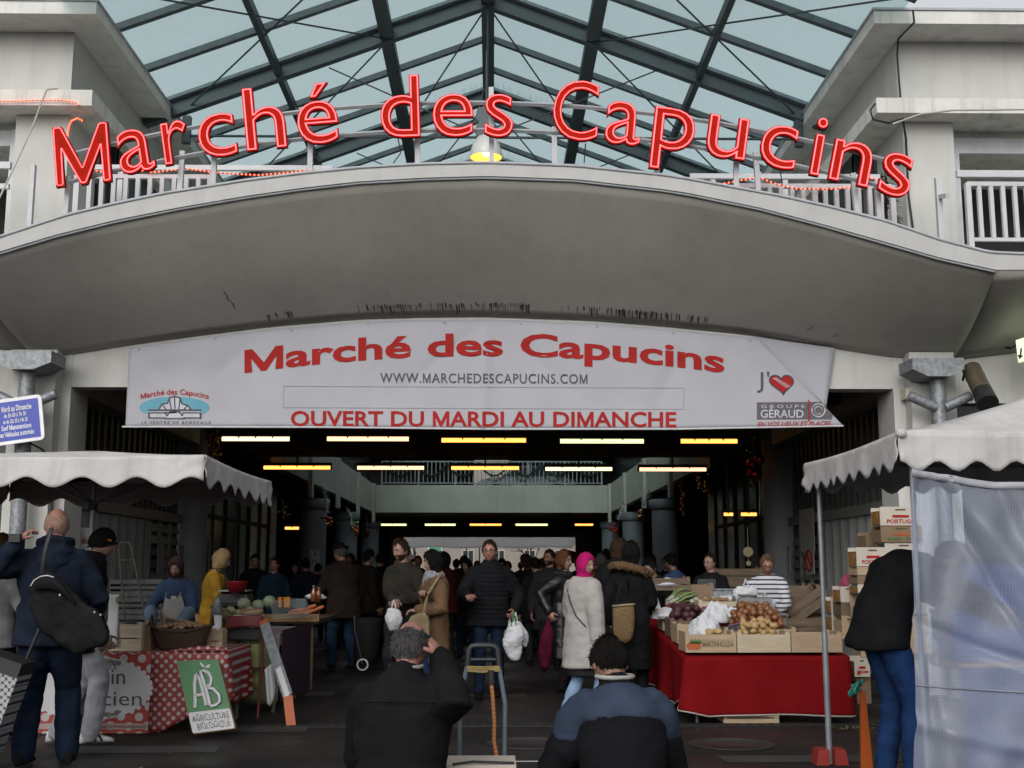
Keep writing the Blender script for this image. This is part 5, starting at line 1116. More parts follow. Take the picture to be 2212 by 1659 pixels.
wood_crate('shallow crate of nuts left of the scales', U(1548, 1322, 13.4), .46, .36, .12, mt='pine_pale', group='produce crates on the red stall')
lumps('walnut', 'walnut in the shallow crate left of the scales', 'nut', 'walnuts on the red stall', 'nut', .024, (1, .9), heap(U(1548, 1322, 13.4).x-.2, U(1548, 1322, 13.4).x+.2, 13.25, 13.55, U(1548, 1322, 13.4).z+.08, .026, 2, 5), 71)
mat('slate_board', (.025, .025, .03), .6, .2, 5); mat('chalk', (.55, .55, .56), .8); mat('frame_wood', (.4, .24, .13), .7, .2, 8); mat('violet_rim', (.25, .08, .28), .6)
def price_sign(name, label, px, Y, fill, frame=None, lines=(), lean=.08, marks=True, cat='price sign', tcol='chalk'):
    """px: four corners TL TR BR BL"""
    A = [U(x, y, Y+(lean if i < 2 else 0)) for i, (x, y) in enumerate(px)]; o = thing(name, label, cat, A[3]); n = (A[1]-A[0]).cross(A[3]-A[0]).normalized(); n = -n if n.y > 0 else n
    m = MB(); B_ = [p-n*.012 for p in A]; m.add(A+B_, [(3, 2, 1, 0), (4, 5, 6, 7), (0, 1, 5, 4), (1, 2, 6, 5), (2, 3, 7, 6), (3, 0, 4, 7)]); pn = m.build('panel', MATS[fill], o)
    if frame: m = MB(); m.tube([p+n*.002 for p in A], (A[1]-A[0]).length*.03, 6, closed=True); m.build('frame', MATS[frame], o)
    P = lambda s, t, off=.003: A[0].lerp(A[1], s).lerp(A[3].lerp(A[2], s), t)+n*off
    for txt, s0, s1, tb, hh in lines: m = MB(); fit_text(m, txt, lambda x, y, d: P(s0+x*(s1-s0), tb-y*hh, .004), .0); m.build('lettering', MATS[tcol], pn)
    return o
price_sign('price_sign', 'white price card with black clip behind the crumpled paper', [(1536, 1256+54), (1568, 1305), (1580, 1336), (1550, 1345)], 12.9, 'paper_white')
price_sign('price_sign', 'white price card with black clip on the scales front', [(1639, 1335), (1664, 1333), (1652, 1362), (1632, 1360)], 12.75, 'paper_white')
price_sign('price_sign', 'white price card hanging on the metal box at the back of the red stall', [(1555, 1282), (1581, 1280), (1581, 1297), (1555, 1299)], 14.0, 'paper_white', None)
price_sign('price_sign', 'tilted white paper sheet at the far left end of the red stall', [(1405, 1292), (1418, 1284), (1428, 1315), (1411, 1330)], 13.3, 'paper_white')
price_sign('price_sign', 'black price sign with violet rim among the onions', [(1573, 1352), (1612, 1343), (1614, 1361), (1576, 1372)], 11.75, 'slate_board', 'violet_rim', [('1,50', .2, .85, .62, .3), ('le kilo', .15, .7, .92, .18)])
price_sign('price_sign', 'dark chalk sign leaning by the crate of nuts', [(1530, 1318), (1558, 1310), (1563, 1325), (1532, 1332)], 13.0, 'slate_board', 'frame_wood', [('3,90', .2, .8, .8, .5)])
price_sign('price_sign', 'dark chalk sign standing behind the garlic', [(1508, 1252), (1545, 1252), (1544, 1290), (1506, 1284)], 14.2, 'slate_board', 'steel_dark', [('ail', .3, .7, .5, .3)])
price_sign('price_sign', 'small purple chalk tag over the beetroot', [(1520, 1325), (1535, 1328), (1548, 1342), (1522, 1345)], 12.3, 'slate_board', None, [('2,00', .2, .8, .7, .4)])
# scales
def scales(label, c, w_, mt):
    o = thing('weighing_scale', label, 'scale', c); c = Vector(c)
    m = MB(); m.prism([(c.x-w_*.5, c.z), (c.x+w_*.5, c.z), (c.x+w_*.42, c.z+.13), (c.x-w_*.42, c.z+.13)], c.y-.18, c.y+.18); m.build('body', MATS[mt], o)
    m = MB(); m.box(c.x-w_*.42, c.x+w_*.42, c.y-.17, c.y+.17, c.z+.16, c.z+.175); m.box(c.x-w_*.1, c.x+w_*.1, c.y-.05, c.y+.05, c.z+.131, c.z+.16); m.build('pan', MATS['galv'], o)
    m = MB(); m.box(c.x-w_*.36, c.x+w_*.36, c.y-.2, c.y-.185, c.z+.03, c.z+.07); m.build('display', MATS['slate_board'], o); return o
mat('scale_grey', (.3, .31, .32), .4, .1, 4)
scales('grey shop scale in front of the woman in the striped shirt', U(1625, 1317, 13.3), .42, 'scale_grey')
m = MB(); c = U(1660, 1340, 12.9); m.box(c.x-.4, c.x+.2, 12.95, 13.3, c.z-.1, c.z+.05); m.box(c.x-.42, c.x+.22, 12.9, 13.34, c.z+.051, c.z+.07); tag(m.build('scale_stand', MATS['table_metal']), 'dark metal stand carrying the grey shop scale', 'stand')
m = MB(); c = U(1568, 1293, 14.1); m.box(c.x-.16, c.x+.16, 14.05, 14.3, c.z-.1, c.z+.1); m.box(c.x-.17, c.x+.17, 14.03, 14.32, c.z+.101, c.z+.115); tag(m.build('metal_box', MATS['galv']), 'grey metal cash box at the back of the red stall', 'box')
# carton stacks on the right
cz = lambda x0, x1, y0, y1, Y: ((UX((x0+x1)/2, Y, 1200), Y+.15, UZ(y1, Y, (x0+x1)/2)), (x1-x0)/F*Y, (y1-y0)/F*Y)
for x0, x1, y0, y1, Y, kd, tx, lb_ in (
    (1905, 1995, 1094, 1135, 12.4, 'white', 'PORTUGAL', 'white carton with bold red lettering, topmost of the tall stack'),
    (1905, 1995, 1136, 1171, 12.4, 'brown', 'Melo Frut', 'brown carton with green lettering, second of the tall stack'),
    (1912, 1995, 1172, 1212, 12.42, 'white', None, 'plain white carton, third of the tall stack by the bending man'),
    (1912, 1995, 1213, 1260, 12.42, 'brown', None, 'brown carton low in the tall stack behind the bending man'),
    (1912, 1995, 1261, 1330, 12.42, 'pine', None, 'pine box at the bottom part of the tall stack'),
    (1912, 1995, 1331, 1450, 12.42, 'pine', None, 'large pine box carrying the tall stack'),
    (1850, 1921, 1182, 1223, 12.2, 'white', 'PORTUGAL', 'white carton with bold red lettering on top of the shorter stack'),
    (1850, 1908, 1224, 1242, 12.2, 'pine', None, 'slatted pine tray under the white carton of the shorter stack'),
    (1850, 1906, 1243, 1261, 12.2, 'brown', None, 'brown tray with a white label in the shorter stack'),
    (1850, 1904, 1262, 1283, 12.2, 'white', None, 'small plain white carton in the middle of the shorter stack'),
    (1850, 1904, 1284, 1420, 12.2, 'pine', None, 'tall pine box under the shorter stack'),
    (1872, 1897, 1149, 1181, 12.9, 'brown', None, 'brown carton peeping out behind the two stacks'),
    (1812, 1845, 1267, 1301, 12.6, 'white', None, 'white carton on top of the low stack left of the pine box'),
    (1812, 1845, 1302, 1330, 12.6, 'dark', None, 'dark crate in the middle of the low stack left of the pine box'),
    (1812, 1845, 1331, 1380, 12.6, 'pine', None, 'pine crate at the foot of the low stack left of the pine box'),
    (1791, 1811, 1291, 1325, 13., 'white', None, 'narrow white carton beside the metal canopy pole'),
    (1791, 1811, 1326, 1362, 13., 'white', None, 'lower narrow white carton beside the metal canopy pole'),
    (1835, 1868, 1422, 1462, 11.4, 'white', 'P', 'white carton with red print on the ground end of the red stall'),
    (1838, 1868, 1463, 1520, 11.45, 'brown', None, 'brown carton standing under the white one at the end of the red stall')):
    (c, w_, h_) = cz(x0, x1, y0, y1, Y); carton(lb_, c, w_, .3, max(h_-.004, .03), kd, txt=tx)
for (x, y, Y, w_, lb_, t_) in ((1735, 1312, 14.6, .5, 'brown slatted crate with greens behind the striped shirt', 0), (1748, 1322, 14.1, .5, 'tilted slatted crate leaning behind the striped shirt', -.6), (1745, 1372, 13.9, .6, 'slatted crate on the floor right of the striped shirt', 0), (1700, 1300, 15, .55, 'dark crate stacked against the louvres', 0), (1722, 1345, 14.6, .6, 'dark crate under the brown slatted crate', 0), (1590, 1260, 16.5, .7, 'wide dark crate behind the man in glasses', 0), (1590, 1285, 16.4, .7, 'lower wide dark crate behind the man in glasses', 0)):
    c = U(x, y, Y); wood_crate(lb_, c, w_, .35, .2, mt='pine_dark', tilt=t_, group='crates behind the red stall')
m = MB(); rnd.seed(2)
for k in range(160):
    p = U(1735+rnd.gauss(0, 16), 1300+rnd.uniform(0, 14), 14.5); d = Vector((rnd.gauss(0, 1), rnd.gauss(0, 1), abs(rnd.gauss(0, 1)))).normalized()*.07; s_ = d.orthogonal().normalized()*.02; m.add([p-s_, p+s_, p+d], [(0, 1, 2)])
tag(m.build('leafy_greens', MATS['leek']), 'dark leafy greens on the brown crate behind the striped shirt', 'vegetables')
crumple("pink cloth bundle behind the low carton stack", U(1836, 1265, 12.7), .1, .1, .13, 22, "pink_cloth", "cloth_bundle", "cloth")
# orange board, teal bags, stuff behind the plastic
m = MB(); p = UG(1872, 1672); m.prism([(UX(1858, 8.7, 1600), 0), (UX(1884, 8.7, 1600), 0), (UX(1874, 8.7, 1600), UZ(1494, 8.7)), (UX(1864, 8.7, 1600), UZ(1494, 8.7))], 8.7, 8.73); tag(m.build('orange_board', mat('orange_plastic', (.6, .12, .01), .45)), 'tapering orange plastic board standing behind the blue jeans', 'board')
mat('teal_plastic', (.02, .3, .22), .4)
m = MB(); m.sheet(lambda u, v: U(1838+26*u-4*v+3*math.sin(v*7), 1480-14*u+26*v, 8.75+.02*math.sin(u*9)), 8, 8, .01); tag(m.build('plastic_bag', MATS['teal_plastic']), 'teal plastic bag corner left of the blue jeans', 'bag')
m = MB(); m.sheet(lambda u, v: U(1932+30*u+4*v, 1470-16*u+50*v, 8.45+.02*math.sin(u*9+v*4)), 8, 8, .01); tag(m.build('plastic_bag', MATS['teal_plastic']), 'teal plastic bag edge right of the blue jeans, at the plastic curtain', 'bag')
CS = thing('stall_table', 'stall table with blue cloth dimly seen through the plastic curtain', 'table', (3.9, 8.2, 0))
m = MB(); m.box(3.0, 5.4, 7.7, 8.7, .78, .82); m.build('table_top', MATS['pine'], CS)
m = MB(); m.sheet(lambda u, v: Vector((3.0+2.4*u, 7.69-.03*math.sin(u*24)*v, .8-.7*v)), 40, 8, .006); m.build('cloth', mat('blue_cloth', (.05, .09, .28), .8, .2, 5), CS)
for x in (3.1, 5.3):
    for y in (7.8, 8.6): m = MB(); m.cyl((x, y, 0), (x, y, .78), .02, n=8); m.build('leg', MATS['table_metal'], CS)
for k, (x, z, w_, h_, mt, lb_) in enumerate(((3.3, .82, .5, .3, 'blue_plastic', 'blue plastic crate behind the curtain'), (3.95, .82, .55, .45, 'card_white', 'white box behind the curtain at the right edge'), (3.35, 1.125, .42, .3, 'blue_plastic', 'upper blue plastic crate behind the curtain'), (4.0, 1.28, .5, .3, 'card_white', 'upper white box behind the curtain'))):
    if mt == 'blue_plastic': mat('blue_plastic', (.06, .12, .4), .4)
    m = MB(); m.box(x-w_/2, x+w_/2, 7.9, 8.3, z+.003, z+h_); m.box(x-w_/2-.01, x+w_/2+.01, 7.89, 8.31, z+h_+.001, z+h_+.03); tag(m.build('storage_box', MATS[mt]), lb_, 'box')
m = MB(); c = Vector((3.75, 7.45, .2)); m.ell(c, (.22, .14, .18), 16, 10); tag(m.build('red_sack', mat('sack_red', (.35, .08, .05), .8)), 'reddish sack on the ground behind the plastic curtain', 'sack')
# ------------------------------------------------------------------ left stall (spotted cloth)
dots('spot_cloth', (.3, .016, .018), (.5, .46, .44), .058, .017); dots('spot_panel', (.42, .035, .022), (.56, .54, .54), .115, .036)
mat('panel_white', (.72, .72, .75), .5, .04, 3); mat('lace_grey', (.28, .28, .29), .8, .5, 30); mat('ink_grey', (.09, .09, .1), .6); mat('ink_maroon', (.22, .02, .03), .6); mat('strip_pink', (.5, .36, .36), .6)
LS = thing('market_stall', 'stall table covered with red and white spotted cloth, baskets on top', 'stall', (-3.6, 11.2, 0))
lx0, lx1, ly = -5.2, UX(488, 10.78, 1420), 10.78; zL = UZ(1409, 10.78, 300)
m = MB(); m.box(lx0, lx1, ly, ly+1.1, zL-.03, zL); m.build('table_top', MATS['spot_cloth'], LS)
def lsf(u, v):
    L = lx1-lx0; s = u*(L+1.0); f_ = v*(.03*math.sin(s*7)+.02*math.sin(s*13+2))
    if s < L: x, y, nx, ny = lx0+s, ly, 0, -1
    else: x, y, nx, ny = lx1, ly+s-L, 1, 0
    hem = .05+.18*max(0, min(1, (s-L+.55)/.5))+.05*math.sin(s*5)
    k = .1*v*max(0, 1-abs(s-L+.12)/.3)
    return Vector((x+nx*(f_+.01)+k*.6, y+ny*(f_+.012)-k*.4, zL+.004-(zL-hem)*v))
m = MB(); m.sheet(lsf, 130, 18, .005); m.build('cloth', MATS['spot_cloth'], LS)
m = MB(); m.tube([Vector((lx1+.01, ly-.01, zL+.02)), Vector((lx1-.2, ly-.02, zL+.03)), Vector((lx1-.5, ly-.01, zL+.012))], [.02, .03, .008], 8); m.build('cloth_roll', MATS['spot_cloth'], LS)
for x in (lx0+.1, lx1-.1):
    for y in (ly+.1, ly+1.): m = MB(); m.cyl((x, y, 0), (x, y, zL-.03), .02, n=8); m.build('leg', MATS['table_metal'], LS)
pan = thing('stall_sign', 'red spotted sign panel with white oval hanging on the stall front', 'sign', (-3.5, 10.66, .4))
pxa, pxb, pza, pzb = UX(30, 10.66, 1500), UX(323, 10.66, 1500), UZ(1584, 10.66, 250), UZ(1411, 10.66, 250)
m = MB(); m.box(pxa, pxb, 10.655, 10.67, pza, pzb); bd = m.build('board', MATS['spot_panel'], pan)
ppx = lambda x, y, off: U(x, y, 10.655-off)
m = MB(); V = [ppx(192+134*math.cos(a), 1486+70*math.sin(a), .003) for a in np.linspace(0, 2*math.pi, 50)[:-1]]; m.add(V, [tuple(range(len(V)-1, -1, -1))]); ov = m.build('oval', MATS['panel_white'], bd)
m = MB()
for a in np.linspace(0, 2*math.pi, 40)[:-1]:
    if abs(math.sin(a)) < .82: V = [ppx(192+134*math.cos(a)+5.5*math.cos(t), 1486+70*math.sin(a)+5.5*math.sin(t), .005) for t in np.linspace(0, 6.28, 9)[:-1]]; m.add(V, [tuple(range(7, -1, -1))])
m.build('oval_edge', MATS['panel_white'], bd)
m = MB(); rnd.seed(6)
for s_ in (-1, 1):
    for k in range(26):
        x = 192+rnd.uniform(-60, 70); y = 1486+s_*(70*math.sqrt(max(0, 1-((x-192)/134)**2))-6-rnd.uniform(0, 5)); V = [ppx(x+rnd.uniform(5, 10)*math.cos(t), y+4*math.sin(t), .0055+k*.00003) for t in np.linspace(0, 6.28, 8)[:-1]]; m.add(V, [tuple(range(6, -1, -1))])
m.build('lace_print', MATS['lace_grey'], ov)
for txt, xa, xb, yb, hh, mt in (('rdin', 196, 270, 1478, 34, 'ink_grey'), ('licien', 196, 306, 1524, 31, 'ink_grey'), ('ers', 226, 251, 1445, 17, 'ink_maroon'), ('es', 207, 222, 1539, 17, 'ink_maroon')):
    m = MB(); fit_text(m, txt, lambda x, y, d: ppx(xa+x*(xb-xa), yb-y*hh, .007+d*.5), -.004); m.build('lettering', MATS[mt], ov)
m = MB(); V = [ppx(x, y, .003) for x, y in ((60, 1563), (319, 1563), (319, 1575), (60, 1575))]; m.add(V, [(3, 2, 1, 0)]); sp_ = m.build('address_strip', MATS['strip_pink'], bd)
m = MB(); fit_text(m, '84 - Email : jardindefelicien@yahoo.fr', lambda x, y, d: ppx(200+x*117, 1572-y*6, .005), .0, shear=.3); m.build('lettering', MATS['ink_maroon'], sp_)
# AB board
mat('ab_green', (.025, .21, .05), .45, .1, 4); mat('board_edge', (.3, .2, .12), .8)
ab = thing('farming_board', 'green and white painted organic farming board leaning on the spotted stall', 'sign', UG(465, 1588))
AC = [U(381, 1428, 10.66), U(471, 1423, 10.62), U(509, 1574, 10.42), U(416, 1586, 10.42)]; an = (AC[1]-AC[0]).cross(AC[3]-AC[0]).normalized(); an = -an if an.y > 0 else an
def abp(s, t, off=0.): return AC[0].lerp(AC[1], s).lerp(AC[3].lerp(AC[2], s), t)+an*off
def rq(s0, s1, t0, t1, off, back, r=.04):
    Q = []
    for cs, ct, a0 in ((s1-r, t1-r*.7, 0), (s0+r, t1-r*.7, 90), (s0+r, t0+r*.7, 180), (s1-r, t0+r*.7, 270)):
        for k in range(4): a = R(a0+k*30); Q.append((cs+r*math.cos(a), ct+r*.7*math.sin(a)))
    m = MB(); n = len(Q); V = [abp(s, t, off) for s, t in Q]+[abp(s, t, off-back) for s, t in Q]
    m.add(V, [tuple(range(n-1, -1, -1)), tuple(range(n, 2*n))]+[(i, (i+1) % n, n+(i+1) % n, n+i) for i in range(n)]); return m
brd = rq(0, 1, 0, 1, 0, .05).build('board', MATS['board_edge'], ab)
rq(.012, .985, .01, .72, .002, .003).build('green_field', MATS['ab_green'], brd); rq(.012, .985, .715, .99, .003, .003).build('white_field', MATS['panel_white'], brd)
def abstroke(pts, wd, off=.007, closed=False):
    m = MB(); P = [abp(s, t, off) for s, t in pts]; m.tube(P, wd, 6, flat=1., sm=True, closed=closed)
    for i in range(len(m.v)): v_ = Vector(m.v[i]); d = (v_-AC[0]).dot(an); m.v[i] = tuple(v_-an*(d-off-(.0015 if d > off else -.0015)))
    return m
m = MB()
for pts in ([(.2, .66), (.26, .5), (.31, .34), (.38, .22), (.43, .18), (.46, .3), (.47, .48), (.475, .645)], [(.25, .5), (.46, .49)],
            [(.56, .65), (.555, .45), (.54, .3), (.52, .17), (.6, .155), (.7, .2), (.73, .28), (.68, .36), (.57, .4)], [(.57, .4), (.72, .43), (.82, .52), (.8, .61), (.7, .65), (.56, .655)]):
    s_ = abstroke(pts, .017); m.add(s_.v, s_.f, 0, True)
m.build('monogram', MATS['panel_white'], brd)
m = MB()
for pts in ([(.56, .0+.025), (.6, .06), (.66, .115), (.6, .11), (.55, .07)], [(.66, .115), (.7, .085), (.79, .075), (.76, .115), (.7, .13)]): m.add([abp(s, t, .006) for s, t in pts], [tuple(range(len(pts)-1, -1, -1))])
m.build('leaf_emblem', MATS['panel_white'], brd)
for txt, s0, s1, tb, hh in (('AGRICULTURE', .07, .94, .845, .09), ('BIOLOGIQUE', .15, .92, .955, .085)):
    m = MB(); fit_text(m, txt, lambda x, y, d: abp(s0+x*(s1-s0), tb-y*hh+.01*math.sin(x*30), .006), -.004); m.build('lettering', mat('hand_green', (.02, .12, .05), .6), brd)
# things on the spotted stall
wood_crate('pale slatted crate on the spotted stall beside the sweatpants', (UX(271, 10.95, 1380), 11.02, zL+.004), 78/F*10.95, .3, 52/F*10.95, mt='pine_pale', slats=2)
m = MB(); c = U(318, 1390, 11); m.prism([(c.x-.05, zL), (c.x+.05, zL), (c.x+.03, zL+.22), (c.x-.04, zL+.24)], 10.95, 11.1); tag(m.build('paper_bag', mat('kraft', (.25, .16, .09), .8, .2, 8)), 'brown kraft paper bag between the crate and the nut basket', 'bag')
def wicker(name, col): 
    m = mat(name, col, .7, .3, 16, 1., 55, stretch=(1, 1, 2.4), bdist=.02); return m
wicker('wicker_dark', (.085, .042, .025)); wicker('wicker_straw', (.36, .23, .1))
bk = thing('wicker_basket', 'oval dark wicker basket of small potatoes on the spotted stall', 'basket', (UX(388, 11, 1380), 11.05, zL))
bc = Vector((UX(388, 11, 1380), 11.05, zL)); a_, b2 = 66/F*11, .17
m = MB(); secs = []
for k in range(9):
    t = k/8; q = .62+.38*t**.7; secs.append((bc+Vector((0, 0, .005+.17*t)), Vector((a_*q, 0, .02*0)), Vector((0, b2*q, 0))))
m.rings(secs, 36)
m.v = [(x, y, z+.055*((x-bc.x)/a_)**2*((z-bc.z)/.17)+.004*math.sin(math.atan2(y-bc.y, x-bc.x)*40)*math.sin(z*150)) for x, y, z in m.v]; m.build('bowl', MATS['wicker_dark'], bk)
m = MB(); rp_ = [Vector((bc.x+a_*1.0*math.cos(t), bc.y+b2*math.sin(t), bc.z+.175+.055*math.cos(t)**2)) for t in np.linspace(0, 6.283, 41)[:-1]]; m.tube(rp_, .013, 6, closed=True); m.build('rim', MATS['wicker_dark'], bk)
for s in (-1, 1): m = MB(); m.tube([Vector((bc.x+s*a_*.97, bc.y-.06+.12*t, bc.z+.22+.09*math.sin(math.pi*t))) for t in np.linspace(0, 1, 9)], .011, 6); m.build('handle', MATS['wicker_dark'], bk)
P = []; rnd.seed(9)
for k in range(62):
    r_ = math.sqrt(rnd.random()); t = rnd.uniform(0, 6.283); P.append(bc+Vector((a_*.82*r_*math.cos(t), b2*.82*r_*math.sin(t), .185+.05*(1-r_*r_)+.03*(r_*math.cos(t))**2)))
lumps('small_potato', 'small earthy potato in the dark wicker basket', 'potato', 'small potatoes in the wicker basket', 'nut', .025, (.85, .8), P, 81)
price_sign('chalk_board', 'small wood framed chalkboard standing in the potato basket', [(359, 1334), (429, 1347), (423, 1379), (350, 1371)], 11.12, 'slate_board', 'frame_wood', [('POMMES DE', .2, .85, .42, .18), ('TERRE', .35, .8, .68, .17), ('1', .45, .5, .9, .15)], lean=.05, cat='chalkboard')
mat('jar_orange', (.6, .22, .01), .2, .2, 8, coat=.5); mat('tin_blue', (.1, .11, .16), .35, .4, 12, metal=.4); mat('tin_red', (.35, .02, .02), .4)
def jar(label, x, yb, Y, rpx, hpx, mt='jar_orange', name='jam_jar', lidm='galv', cat='jar'):
    c = U(x, yb, Y); c.z = zL+.003 if name == 'jam_jar' else c.z; r_, h_ = rpx/F*Y, hpx/F*Y; o = thing(name, label, cat, c)
    m = MB(); m.lathe([(r_*.9, 0), (r_, .01), (r_, h_*.75), (r_*.82, h_*.86)], c, 20); m.build('body', MATS[mt], o); m = MB(); m.lathe([(r_*.86, h_*.862), (r_*.88, h_*.9), (r_*.88, h_), (0, h_)], c, 20); m.build('lid', MATS[lidm], o)
jar('large orange preserve jar right behind the chalkboard', 432, 1370, 11.4, 13, 30); jar('orange preserve jar, left of the larger one behind the chalkboard', 404, 1368, 11.55, 11, 26); jar('small orange jar pressed between two bigger jars', 418, 1366, 11.6, 8, 24)
m = MB(); c = U(290, 1352, 11.4); m.lathe([(.13, 0), (.13, .14), (.125, .15), (.12, .145)], (c.x-.05, 11.45, zL+.03), 22); tag(m.build('metal_tin', MATS['tin_blue']), 'blue grey round tin behind the pale crate', 'tin')
tb = thing('tin_box', 'red tin box beside the blue grey tin', 'tin', (UX(335, 11.4, 1340), 11.4, zL)); c = U(335, 1340, 11.4); m = MB(); m.box(c.x-.06, c.x+.06, 11.38, 11.5, zL+.003, zL+.16); m.build('body', MATS['tin_red'], tb); m = MB(); m.box(c.x-.062, c.x+.062, 11.378, 11.502, zL+.161, zL+.175); m.build('lid', MATS['tin_red'], tb)
m = MB(); c = U(376, 1333, 11.9); m.lathe([(.02, .0), (.2, .02), (.22, .1), (.19, .14), (0, .145)], (c.x+.02, 11.9, zL+.01), 26); tag(m.build('black_pot', MATS['rubber']), 'low black pan in front of the woman in the apron', 'pan')
can = thing('metal_funnel', 'metal container with funnel lid right of the potato basket', 'container', U(466, 1390, 11.5)); c = U(466, 1392, 11.5); r_ = 11/F*11.5
m = MB(); m.lathe([(r_, 0), (r_, 62/F*11.5)], c, 18); m.build('body', MATS['rail_white'], can); m = MB(); m.lathe([(r_*1.3, 62/F*11.5+.001), (.02, 92/F*11.5), (.018, 100/F*11.5), (0, 100/F*11.5)], c, 18); m.build('funnel_lid', MATS['galv'], can)
wood_crate('small pine crate on the stall behind the cloth corner', U(468, 1404, 11.3), .14, .2, .17, mt='pine')
m = MB(); m.sheet(lambda u, v: U(236+22*u-6*v, 1284+112*v, 10.85+.02*math.sin(v*5)+.05*v*0), 6, 14, .006); o = m.build('price_board', MATS['panel_white']); tag(o, 'upright white leaflet board beside the dark jacket on the stall', 'board')
m = MB(); m.box(*sorted((U(251, 1286, 10.84).x, U(258, 1286, 10.84).x)), 10.835, 10.84, U(251, 1303, 10.84).z, U(251, 1289, 10.84).z); m.build('print', MATS['leek'], o)
# ------------------------------------------------------------------ second left stall
mat('check_cloth', (.3, .24, .26), .85, .2, 3); mat('olive_cloth', (.22, .26, .12), .85, .2, 4); mat('lime_paper', (.42, .46, .17), .8, .08, 4); mat('purple_cloth', (.06, .02, .05), .85, .2, 4); mat('rustic_wood', (.1, .062, .035), .8, .35, 5, .3, 30, stretch=(1, 5, 5)); mat('chair_red', (.2, .01, .018), .5, .15, 5)
S2 = thing('market_stall', 'second stall with pinkish check cloth and cabbages left of the hat man', 'stall', (-2.2, 12.6, 0))
sx0, sx1, syf = UX(476, 12.2, 1400), UX(604, 12.2, 1400), 12.2; z2 = UZ(1369, 12.2, 540)
m = MB(); m.box(sx0, sx1, syf, 13.8, z2-.03, z2); m.build('table_top', MATS['check_cloth'], S2)
m = MB(); m.sheet(lambda u, v: Vector((sx0+(sx1-sx0)*u, syf-.012-.02*v*math.sin(u*14), z2+.004-(z2-.12)*v)), 30, 10, .005); cl2 = m.build('cloth', MATS['check_cloth'], S2)
m = MB()
for k in range(5): x = sx0+(sx1-sx0)*(.1+.19*k); m.box(x, x+.035, syf-.045, syf-.043, .14, z2)
m.build('check_stripe', MATS['rail_white'] if False else mat('stripe_mauve', (.16, .08, .12), .85), cl2)
m = MB(); m.sheet(lambda u, v: U(524+72*u, 1372+145*v+6*u, 12.14-.01*math.sin(u*7)), 10, 10, .005); m.build('olive_panel', MATS['olive_cloth'], cl2)
m = MB(); m.sheet(lambda u, v: U(490+68*u, 1390+1*u+95*v, 12.11), 6, 6, .004); m.build('paper_panel', MATS['lime_paper'], cl2)
m = MB(); m.add([(sx1+.012, syf+.05, z2+.03), (sx1+.012, 14.2, z2+.03), (sx1+.012, 14.2, .05), (sx1+.012, syf+.05, .1)], [(0, 1, 2, 3)]); m.build('side_cloth', MATS['purple_cloth'], S2)
for x in (sx0+.06, sx1-.06):
    for y in (syf+.08, 13.6): m = MB(); m.cyl((x, y, 0), (x, y, z2-.03), .018, n=8); m.build('leg', MATS['table_metal'], S2)
ch = thing('folding_chair', 'dark red folding chair with back draped in red, facing the second stall', 'chair', (UX(530, 11.9, 1500), 11.9, 0))
m = MB(); m.sheet(lambda u, v: U(490+78*u+(2 if u > .5 else -2)*v, 1331-3*u+30*v-6*v*math.sin(math.pi*u), 11.9-.03*math.sin(math.pi*u)), 16, 8, .02); m.build('backrest', MATS['chair_red'], ch)
for x0_, x1_ in ((489, 484), (568, 566)): m = MB(); m.tube([U(x0_, 1345, 11.93), U(x1_, 1440, 11.95), Vector((U(x1_, 1440, 11.95).x, 11.8, 0))], .014, 8); m.build('leg', MATS['chair_red'], ch)
m = MB(); c = U(528, 1440, 12); m.box(c.x-.2, c.x+.2, 11.97, 12.08, .44, .46); m.build('seat', MATS['chair_red'], ch)
m = MB(); c = U(528, 1372, 12.0); m.box(c.x-.19, c.x+.16, 11.98, 12.12, c.z-.04, c.z+.07); tag(m.build('black_tray', MATS['rubber']), 'black plastic tray under the red draped chair back', 'tray')
mat('cabbage', (.36, .42, .26), .6, .35, 7, .4, 18, bdist=.02); mat('squash_green', (.16, .2, .06), .5, .3, 6); mat('crust', (.42, .24, .12), .8, .4, 14, .4, 40); mat('quiche', (.52, .4, .24), .7, .4, 16)
for k, (x, y, r_, Y, lb_) in enumerate(((527, 1305, 14, 12.5, 'round pale green cabbage, tallest in the middle behind the quiche'), (557, 1308, 13, 12.6, 'pale green cabbage beside the clear plastic guard'), (582, 1300, 14, 13.0, 'pale green cabbage at the right end behind the plastic guard'), (498, 1320, 11, 12.4, 'pale cabbage next to the cut squash'), (540, 1318, 9, 12.45, 'small cabbage right behind the quiche'))):
    m = MB(); rr_ = r_/F*Y; m.ell((0, 0, 0), (rr_, rr_, rr_*.92), 24, 16); m.v = [tuple(Vector(p)*(1+.05*abs(noise.noise(Vector(p)*30+Vector((k, 0, 0)))))+U(x, y, Y)) for p in m.v]; tag(m.build('cabbage', MATS['cabbage']), lb_, 'cabbage', 'cabbages on the second stall')
q = thing('quiche', 'browned quiche on a tray above the red draped chair', 'food', U(538, 1330, 12.1)); c = U(538, 1327, 12.1); r_ = 30/F*12.1
m = MB(); m.lathe([(r_*.9, 0), (r_, .03), (r_*.97, .04), (r_*.6, .045), (0, .04)], c, 30); m.build('crust', MATS['quiche'], q); m = MB(); m.lathe([(r_*1.0, -.03), (r_*1.08, -.012), (r_*1.05, -.004), (0, -.004)], c, 30); m.build('tray', MATS['rail_white'], q)
m = MB(); rnd.seed(5)
for k in range(26): t, s = rnd.uniform(0, 6.28), r_*math.sqrt(rnd.random())*.9; m.ell(c+Vector((s*math.cos(t), s*math.sin(t), .042)), (.022, .02, .012), 7, 5)
m.build('topping', MATS['crust'], q)
